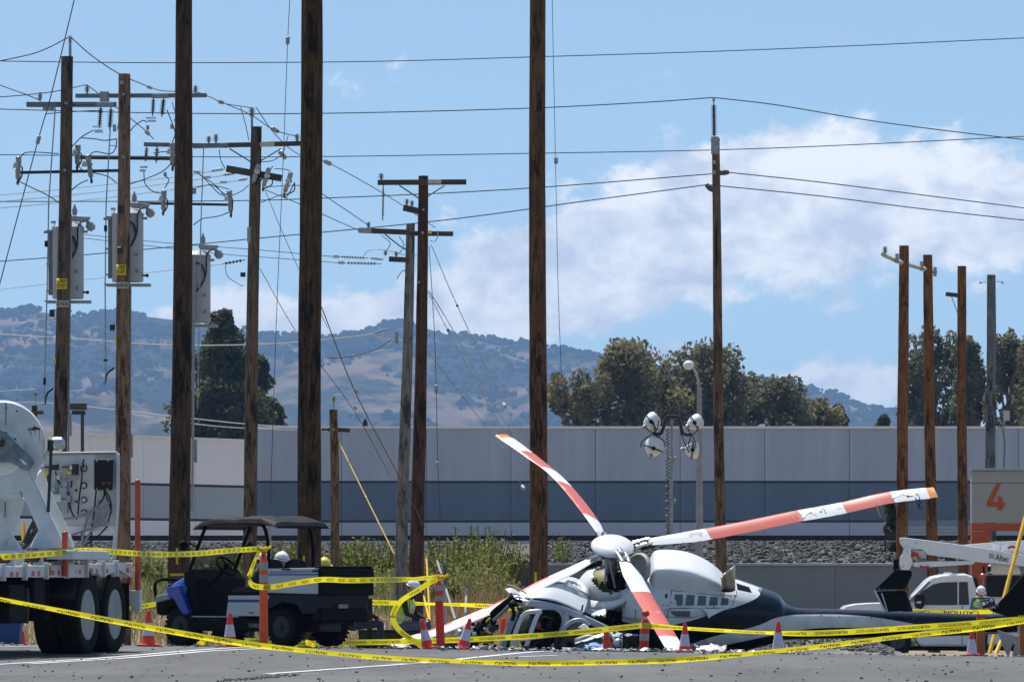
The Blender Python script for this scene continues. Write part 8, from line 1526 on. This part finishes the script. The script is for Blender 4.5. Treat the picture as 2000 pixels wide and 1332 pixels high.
def person(label, loc, rz, J, shirt, legs, vox=0.014, vest=True, hat='hard', look=(0, 0), hands=True, boots=BOOT, glasses=False, hatmat=None):
    """J: joints in the figure's own axes (x to its left, y behind, z up). One remeshed skin, clothes by nearest limb."""
    t = thing('person', label, 'person', loc, (0, 0, rz), local=True); V = {k: Vector(v) for k, v in J.items()}
    S = []                                                     # (p, q, r0, r1, material index)
    def limb(a, b, r0, r1, m): S.append((Vector(a) if not isinstance(a, str) else V[a], Vector(b) if not isinstance(b, str) else V[b], r0, r1, m))
    pel, che, nck, hd = V['pelvis'], V['chest'], V['neck'], V['head']; sx = (V['shL'] - V['shR']).normalized()
    limb(pel + sx * 0.07, pel - sx * 0.07, 0.135, 0.135, 2); limb(pel, pel.lerp(che, 0.5), 0.14, 0.14, 1); limb(pel.lerp(che, 0.4) + sx * 0.05, pel.lerp(che, 0.4) - sx * 0.05, 0.125, 0.125, 1); limb(che + sx * 0.09, che - sx * 0.09, 0.135, 0.135, 1); limb(che, nck, 0.11, 0.065, 1); limb(V['shL'] - sx * 0.04, V['shR'] + sx * 0.04, 0.075, 0.075, 1); limb(nck, hd, 0.056, 0.056, 0)
    for s_ in 'LR':
        limb('sh' + s_, 'el' + s_, 0.066, 0.050, 1); limb('el' + s_, 'wr' + s_, 0.046, 0.032, 1); limb('hip' + s_, 'kn' + s_, 0.095, 0.065, 2); limb('kn' + s_, 'an' + s_, 0.066, 0.046, 2); limb('an' + s_, 'to' + s_, 0.046, 0.036, 3); limb(V['an' + s_] + Vector((0, 0.03, -0.03)), 'an' + s_, 0.042, 0.045, 3)
        w, hnd = V['wr' + s_], V['ha' + s_]; d = (hnd - w).normalized(); sd = d.cross(Vector((0, -1, 0.2))).normalized(); nrm = sd.cross(d); limb(w, w + d * 0.07, 0.034, 0.036, 0); limb(w + d * 0.06 + sd * 0.022, w + d * 0.06 - sd * 0.022, 0.022, 0.022, 0)
        if hands:
            for k, ln in zip((-1.5, -0.5, 0.5, 1.5), (0.062, 0.078, 0.083, 0.07)):
                b = w + d * 0.08 + sd * 0.017 * k; m_ = b + d * ln * 0.55 + nrm * 0.012; limb(b, m_, 0.0095, 0.009, 0); limb(m_, m_ + d * ln * 0.35 + nrm * 0.026, 0.009, 0.008, 0)
            b = w + d * 0.03 + sd * 0.032; m_ = b + d * 0.035 + sd * 0.022 + nrm * 0.01; limb(b, m_, 0.012, 0.011, 0); limb(m_, m_ + d * 0.03 + nrm * 0.01, 0.011, 0.009, 0)
    yaw, pit = look; hr = Matrix.Rotation(yaw, 3, 'Z') @ Matrix.Rotation(pit, 3, 'X'); hc = hd + Vector((0, -0.01, 0.07)); mb = MB()
    for p, q, r0, r1, m in S: capsule(mb, p, q, r0, r1)
    hh = lambda v: hc + hr @ Vector(v)
    mb.ell(hc, (0.076, 0.095, 0.115), hr, 18, 14); mb.ell(hh((0, -0.035, -0.06)), (0.055, 0.058, 0.055), hr, 14, 10)      # skull and jaw
    capsule(mb, hh((0, -0.093, 0.012)), hh((0, -0.112, -0.022)), 0.009, 0.015)                                              # nose
    for s_ in (-1, 1): mb.ell(hh((s_ * 0.078, 0.005, -0.005)), (0.012, 0.02, 0.032), hr, 8, 6)                             # ears
    capsule(mb, hh((-0.022, -0.088, -0.062)), hh((0.022, -0.088, -0.062)), 0.009, 0.009); capsule(mb, hh((-0.04, -0.078, 0.022)), hh((0.04, -0.078, 0.022)), 0.012, 0.012)   # lips, brow
    me = mb.mesh('tmp'); o = bpy.data.objects.new('tmp', me); COL.objects.link(o); md = o.modifiers.new('r', 'REMESH'); md.mode = 'VOXEL'; md.voxel_size = vox; sm_ = o.modifiers.new('s', 'SMOOTH'); sm_.iterations = 3; sm_.factor = 0.5
    dg = bpy.context.evaluated_depsgraph_get(); m2 = bpy.data.meshes.new_from_object(o.evaluated_get(dg)); m2.name = 'body'; bpy.data.objects.remove(o); bpy.data.meshes.remove(me)
    for mt in (SKIN, shirt, legs, boots): m2.materials.append(mt)
    for f in m2.polygons:
        c = f.center; best, bi = 1e9, 0
        if (c - hc).length < 0.17 and c.z > nck.z + 0.01: bi = 0
        else:
            for p, q, r0, r1, m in S:
                d = q - p; tt = max(0, min(1, (c - p).dot(d) / max(1e-9, d.length_squared))); e = (c - p - d * tt).length - (r0 + (r1 - r0) * tt)
                if e < best: best, bi = e, m
        f.material_index = bi; f.use_smooth = True
    ob = bpy.data.objects.new('body', m2); COL.objects.link(ob); ob.parent = t
    for s_ in (-1, 1): MB().ell(hh((s_ * 0.03, -0.086, 0.003)), (0.011, 0.008, 0.008), hr, 8, 6).build('eye', M('eye_white', (0.7, 0.7, 0.7), 0.3), t, True)
    hm = MB(); hm.ell(hh((0, 0.018, 0.022)), (0.081, 0.088, 0.10), hr, 18, 12, keep=lambda p: (hr.inverted() @ (p - hc)).y > -0.045 or (hr.inverted() @ (p - hc)).z > 0.085); hm.build('hair', HAIR, t, True)
    if glasses: 
        g_ = MB(); g_.ell(hh((0.032, -0.094, 0.005)), (0.028, 0.012, 0.018), hr, 12, 8); g_.ell(hh((-0.032, -0.094, 0.005)), (0.028, 0.012, 0.018), hr, 12, 8); g_.tube([hh((-0.08, -0.01, 0.012)), hh((-0.06, -0.085, 0.01)), hh((0.06, -0.085, 0.01)), hh((0.08, -0.01, 0.012))], 0.005, 5); g_.build('sunglasses', BLACK, t, True)
    if hat:
        c = hh((0, 0.0, 0.055)); dome = MB(); dome.ell(c, (0.118, 0.138, 0.125), hr, 26, 16, keep=lambda p: (hr.inverted() @ (p - c)).z > -0.01); ho = dome.build('hard_hat', hatmat or HELM, t, True, solid=0.005)
        br = MB(); n = 32; inn = []; out = []
        for i in range(n):
            a = 2 * math.pi * i / n; ca, sa = math.cos(a), math.sin(a); inn.append(c + hr @ Vector((0.112 * ca, 0.132 * sa, -0.008))); w_ = 0.045 if hat == 'wide' else (0.018 + 0.04 * max(0, -sa) ** 2); out.append(c + hr @ Vector(((0.114 + w_) * ca, (0.136 + w_) * sa, -0.022 - 0.01 * max(0, -sa))))
        br.loft([inn, out], False); br.build('brim', hatmat or HELM, ho, True, solid=0.006); rd_ = MB(); rd_.tube([c + hr @ Vector((0, 0.138 * math.cos(a), 0.128 * math.sin(a))) for a in [0.25 + 0.2 * i for i in range(14)]], 0.008, 6); rd_.build('ridge', hatmat or HELM, ho, True)
        if hat == 'badge': MB().ell(c + hr @ Vector((0.06, -0.118, 0.05)), (0.022, 0.01, 0.022), None, 10, 7).build('badge', M('blue_badge', (0.03, 0.2, 0.5), 0.4), ho, True)
    if vest:
        vm = MB(); rings = []; d_ = (che - pel); fw = sx.cross(d_).normalized()
        for q, rx, ry in ((0.02, 0.205, 0.155), (0.3, 0.19, 0.152), (0.6, 0.205, 0.158), (0.95, 0.235, 0.16), (1.2, 0.235, 0.145), (1.42, 0.17, 0.115)):
            c = pel + d_ * q; rings.append([c + sx * rx * math.cos(a) + fw * ry * math.sin(a) for a in [2 * math.pi * i / 28 for i in range(28)]])
        vm.loft(rings, False); vo = vm.build('vest', VEST, t, True, solid=0.006)
        for q0, rx, ry, m in ((0.42, 0.203, 0.160, REFLECT), (0.12, 0.209, 0.161, REFLECT)):
            b_ = MB(); b_.loft([[pel + d_ * q_ + sx * rx * math.cos(a) + fw * ry * math.sin(a) for a in [2 * math.pi * i / 28 for i in range(28)]] for q_ in (q0, q0 + 0.13)], False); b_.build('reflective_band', m, vo, True)
        for s_ in (-1, 1):
            for side in (-1, 1): b_ = MB(); b_.tube([pel + d_ * q_ + sx * 0.115 * s_ + fw * side * (r_ + 0.004) for q_, r_ in ((0.42, 0.135), (0.7, 0.142), (1.0, 0.143), (1.2, 0.132), (1.40, 0.085))], 0.03, 6, sub=4, flat=0.25); b_.build('shoulder_band', REFLECT, vo, True)
        b_ = MB(); b_.tube([pel + d_ * q_ + fw * (-1 if fw.y > 0 else 1) * r_ for q_, r_ in ((0.02, 0.160), (0.5, 0.160), (1.0, 0.165))], 0.014, 5, sub=4); b_.build('front_trim', VORANGE, vo, True)
    return t
STAND = dict(pelvis=(0, 0, 0.95), chest=(0, -0.02, 1.30), neck=(0, -0.02, 1.50), head=(0, -0.03, 1.60), shL=(0.19, 0, 1.44), shR=(-0.19, 0, 1.44), elL=(0.26, 0.02, 1.15), elR=(-0.26, 0.02, 1.15), wrL=(0.25, -0.12, 0.92), wrR=(-0.25, -0.12, 0.92), haL=(0.25, -0.16, 0.82), haR=(-0.25, -0.16, 0.82), hipL=(0.10, 0, 0.92), hipR=(-0.10, 0, 0.92), knL=(0.12, -0.03, 0.50), knR=(-0.12, -0.03, 0.50), anL=(0.13, 0.03, 0.10), anR=(-0.13, 0.03, 0.10), toL=(0.15, -0.15, 0.045), toR=(-0.15, -0.15, 0.045))
def pose(**k): d = dict(STAND); d.update(k); return d
def foot(px, D): x = (px - 1000) / F * D; return (x, D, H(x, D))
# worker reading a tablet beside the bucket truck
READ = pose(shL=(0.2, -0.02, 1.455), shR=(-0.2, -0.02, 1.455), head=(-0.03, -0.10, 1.555), neck=(-0.01, -0.06, 1.49), elL=(0.27, -0.02, 1.17), elR=(-0.27, -0.02, 1.17), wrL=(0.22, -0.26, 1.26), wrR=(-0.08, -0.28, 1.24), haL=(0.17, -0.34, 1.28), haR=(-0.02, -0.36, 1.26))
wk = person('worker in lime vest and white hard hat reading a tablet by the bucket truck', foot(1916, 150), R(6), READ, BLUESH, NAVYC, 0.013, True, 'badge', (R(16), R(22)), True, BOOT, True)
tb = thing('tablet', 'black tablet case held by the worker beside the bucket truck', 'tablet', foot(1916, 150), (0, 0, R(6)), local=True); tr_ = Matrix.Rotation(R(-14), 3, 'Y') @ Matrix.Rotation(R(-28), 3, 'X')
tc0 = Vector((0.12, -0.40, 1.34)); MB().box(tc0, (0.36, 0.025, 0.24), tr_).build('case', BLACK, tb, bevel=0.01); MB().box(tc0 + tr_ @ Vector((-0.12, -0.014, 0.02)), (0.085, 0.004, 0.10), tr_).build('label_card', WHITE, tb); MB().box(tc0 + tr_ @ Vector((-0.02, -0.014, 0.03)), (0.06, 0.004, 0.07), tr_).build('label_card', GREYREFLECT, tb); MB().lathe([(0.05, 0), (0.05, 0.004), (0.035, 0.006)], tc0 + tr_ @ Vector((0.10, -0.012, 0.05)), tr_ @ Vector((0, -1, 0)), 18).build('round_sticker', GREYREFLECT, tb)
# two standing workers and one in a yellow hat behind the buggy
person('person in dark clothes and white hard hat bending beside the buggy seat', foot(489, 101), R(100), pose(chest=(0, -0.10, 1.24), neck=(0, -0.17, 1.40), head=(0, -0.20, 1.47), shL=(0.19, -0.13, 1.35), shR=(-0.19, -0.13, 1.35), elL=(0.25, -0.2, 1.08), elR=(-0.25, -0.2, 1.08), wrL=(0.2, -0.38, 0.98), wrR=(-0.2, -0.38, 0.98), haL=(0.18, -0.48, 0.96), haR=(-0.18, -0.48, 0.96)), BLKSH, NAVYC, 0.018, False, 'hard', (0, R(15)))
person('person in a white hard hat seen between the buggy seats', foot(541, 102), R(70), pose(chest=(0, -0.04, 1.24), neck=(0, -0.07, 1.42), head=(0, -0.08, 1.50), shL=(0.19, -0.04, 1.37), shR=(-0.19, -0.04, 1.37)), BLKSH, DENIM, 0.018, False, 'hard', (0, R(8)))
person('person in a yellow and black wide brimmed hard hat behind the cargo bed', foot(630, 105), R(20), pose(chest=(0, -0.04, 1.22), neck=(0, -0.07, 1.40), head=(0, -0.08, 1.47), shL=(0.19, -0.04, 1.35), shR=(-0.19, -0.04, 1.35)), NAVYC, DENIM, 0.018, False, 'wide', (0, R(12)), hatmat=M('yellow_black_hat', (0.70, 0.52, 0.03), 0.4, 0, 0.1, 9, col2=(0.75, 0.6, 0.08)))
# seated workers
SIT = pose(pelvis=(0, 0.05, 0.50), chest=(0, -0.06, 0.86), neck=(0, -0.14, 1.05), head=(0, -0.19, 1.12), shL=(0.19, -0.09, 0.99), shR=(-0.19, -0.09, 0.99), elL=(0.27, -0.18, 0.72), elR=(-0.27, -0.18, 0.72), wrL=(0.18, -0.42, 0.60), wrR=(-0.18, -0.42, 0.60), haL=(0.13, -0.52, 0.56), haR=(-0.13, -0.52, 0.56), hipL=(0.11, -0.02, 0.48), hipR=(-0.11, -0.02, 0.48), knL=(0.16, -0.46, 0.50), knR=(-0.16, -0.46, 0.50), anL=(0.15, -0.50, 0.10), anR=(-0.15, -0.50, 0.10), toL=(0.16, -0.68, 0.045), toR=(-0.16, -0.68, 0.045))
person('worker in lime vest and jeans sitting hunched left of the red delineator', foot(786, 108), R(72), SIT, BLKSH, M('blue_jeans', (0.06, 0.10, 0.20), 0.85, 0, 0.15, 9), 0.015, True, 'hard', (0, R(28)))
person('worker in lime vest sitting half hidden behind the buggy tailgate', foot(694, 106), R(95), SIT, BLKSH, DENIM, 0.018, True, 'hard', (0, R(30)))
# the equipment they sit on: dark steel beams lying on the ground
for px0, px1, D, h, lab in ((700, 826, 109.0, 0.42, 'long black steel beam the workers sit on'), (716, 900, 112, 0.30, 'second dark beam lying behind the seated worker')):
    a, b = (px0 - 1000) / F * D, (px1 - 1000) / F * D; z = min(H(a, D), H(b, D)); t = thing('steel_beam', lab, 'beam', ((a + b) / 2, D, z), local=True); L_ = b - a; MB().box((0, 0, h / 2), (L_, 0.03, h)).build('web', BLACK, t); MB().box((0, 0, h - 0.02), (L_, 0.3, 0.04)).build('flange', BLACK, t); MB().box((0, 0, 0.02), (L_, 0.3, 0.04)).build('flange', BLACK, t); MB().box((0, -0.14, h / 2), (L_ * 0.98, 0.02, h - 0.09)).build('cover_sheet', M('tarred_sheet', (0.014, 0.014, 0.016), 0.7, 0, 0.3, 3), t)
x = W(722, 0, 107.5).x; t = thing('equipment_stand', 'dark upright equipment stand with a grey cylinder beside the tailgate', 'stand', (x, 107.5, H(x, 107.5)), local=True); MB().box((0, 0, 0.5), (0.10, 0.12, 1.0)).build('upright', BLACK, t, bevel=0.01); MB().lathe([(0.06, 0), (0.06, 0.22), (0.04, 0.25)], (-0.1, -0.05, 0.42), (0, 0, 1), 12).build('cylinder', GREYWHITE, t, True); MB().box((0.05, 0, 0.06), (0.6, 0.5, 0.12)).build('foot_plate', BLACK, t)

# ------------------------------------------------------------------ the air: thin blue haze over the valley
def build_haze():
    m = bpy.data.materials.new('valley_haze'); m.use_nodes = True; nt = m.node_tree; nt.nodes.clear()
    v = nt.nodes.new('ShaderNodeVolumePrincipled'); o = nt.nodes.new('ShaderNodeOutputMaterial'); nt.links.new(v.outputs[0], o.inputs['Volume'])
    v.inputs['Color'].default_value = HAZE_COL; v.inputs['Density'].default_value = HAZE_DENSITY; v.inputs['Anisotropy'].default_value = 0.0
    mb = MB(); mb.box((0, 6600, 240), (27000, 14800, 500))
    stuff(mb.build('haze', m, None), 'thin blue haze in the air over the valley', 'haze')
HAZE_COL, HAZE_DENSITY = (0.36, 0.60, 1.0, 1), 7.5e-5
build_haze()
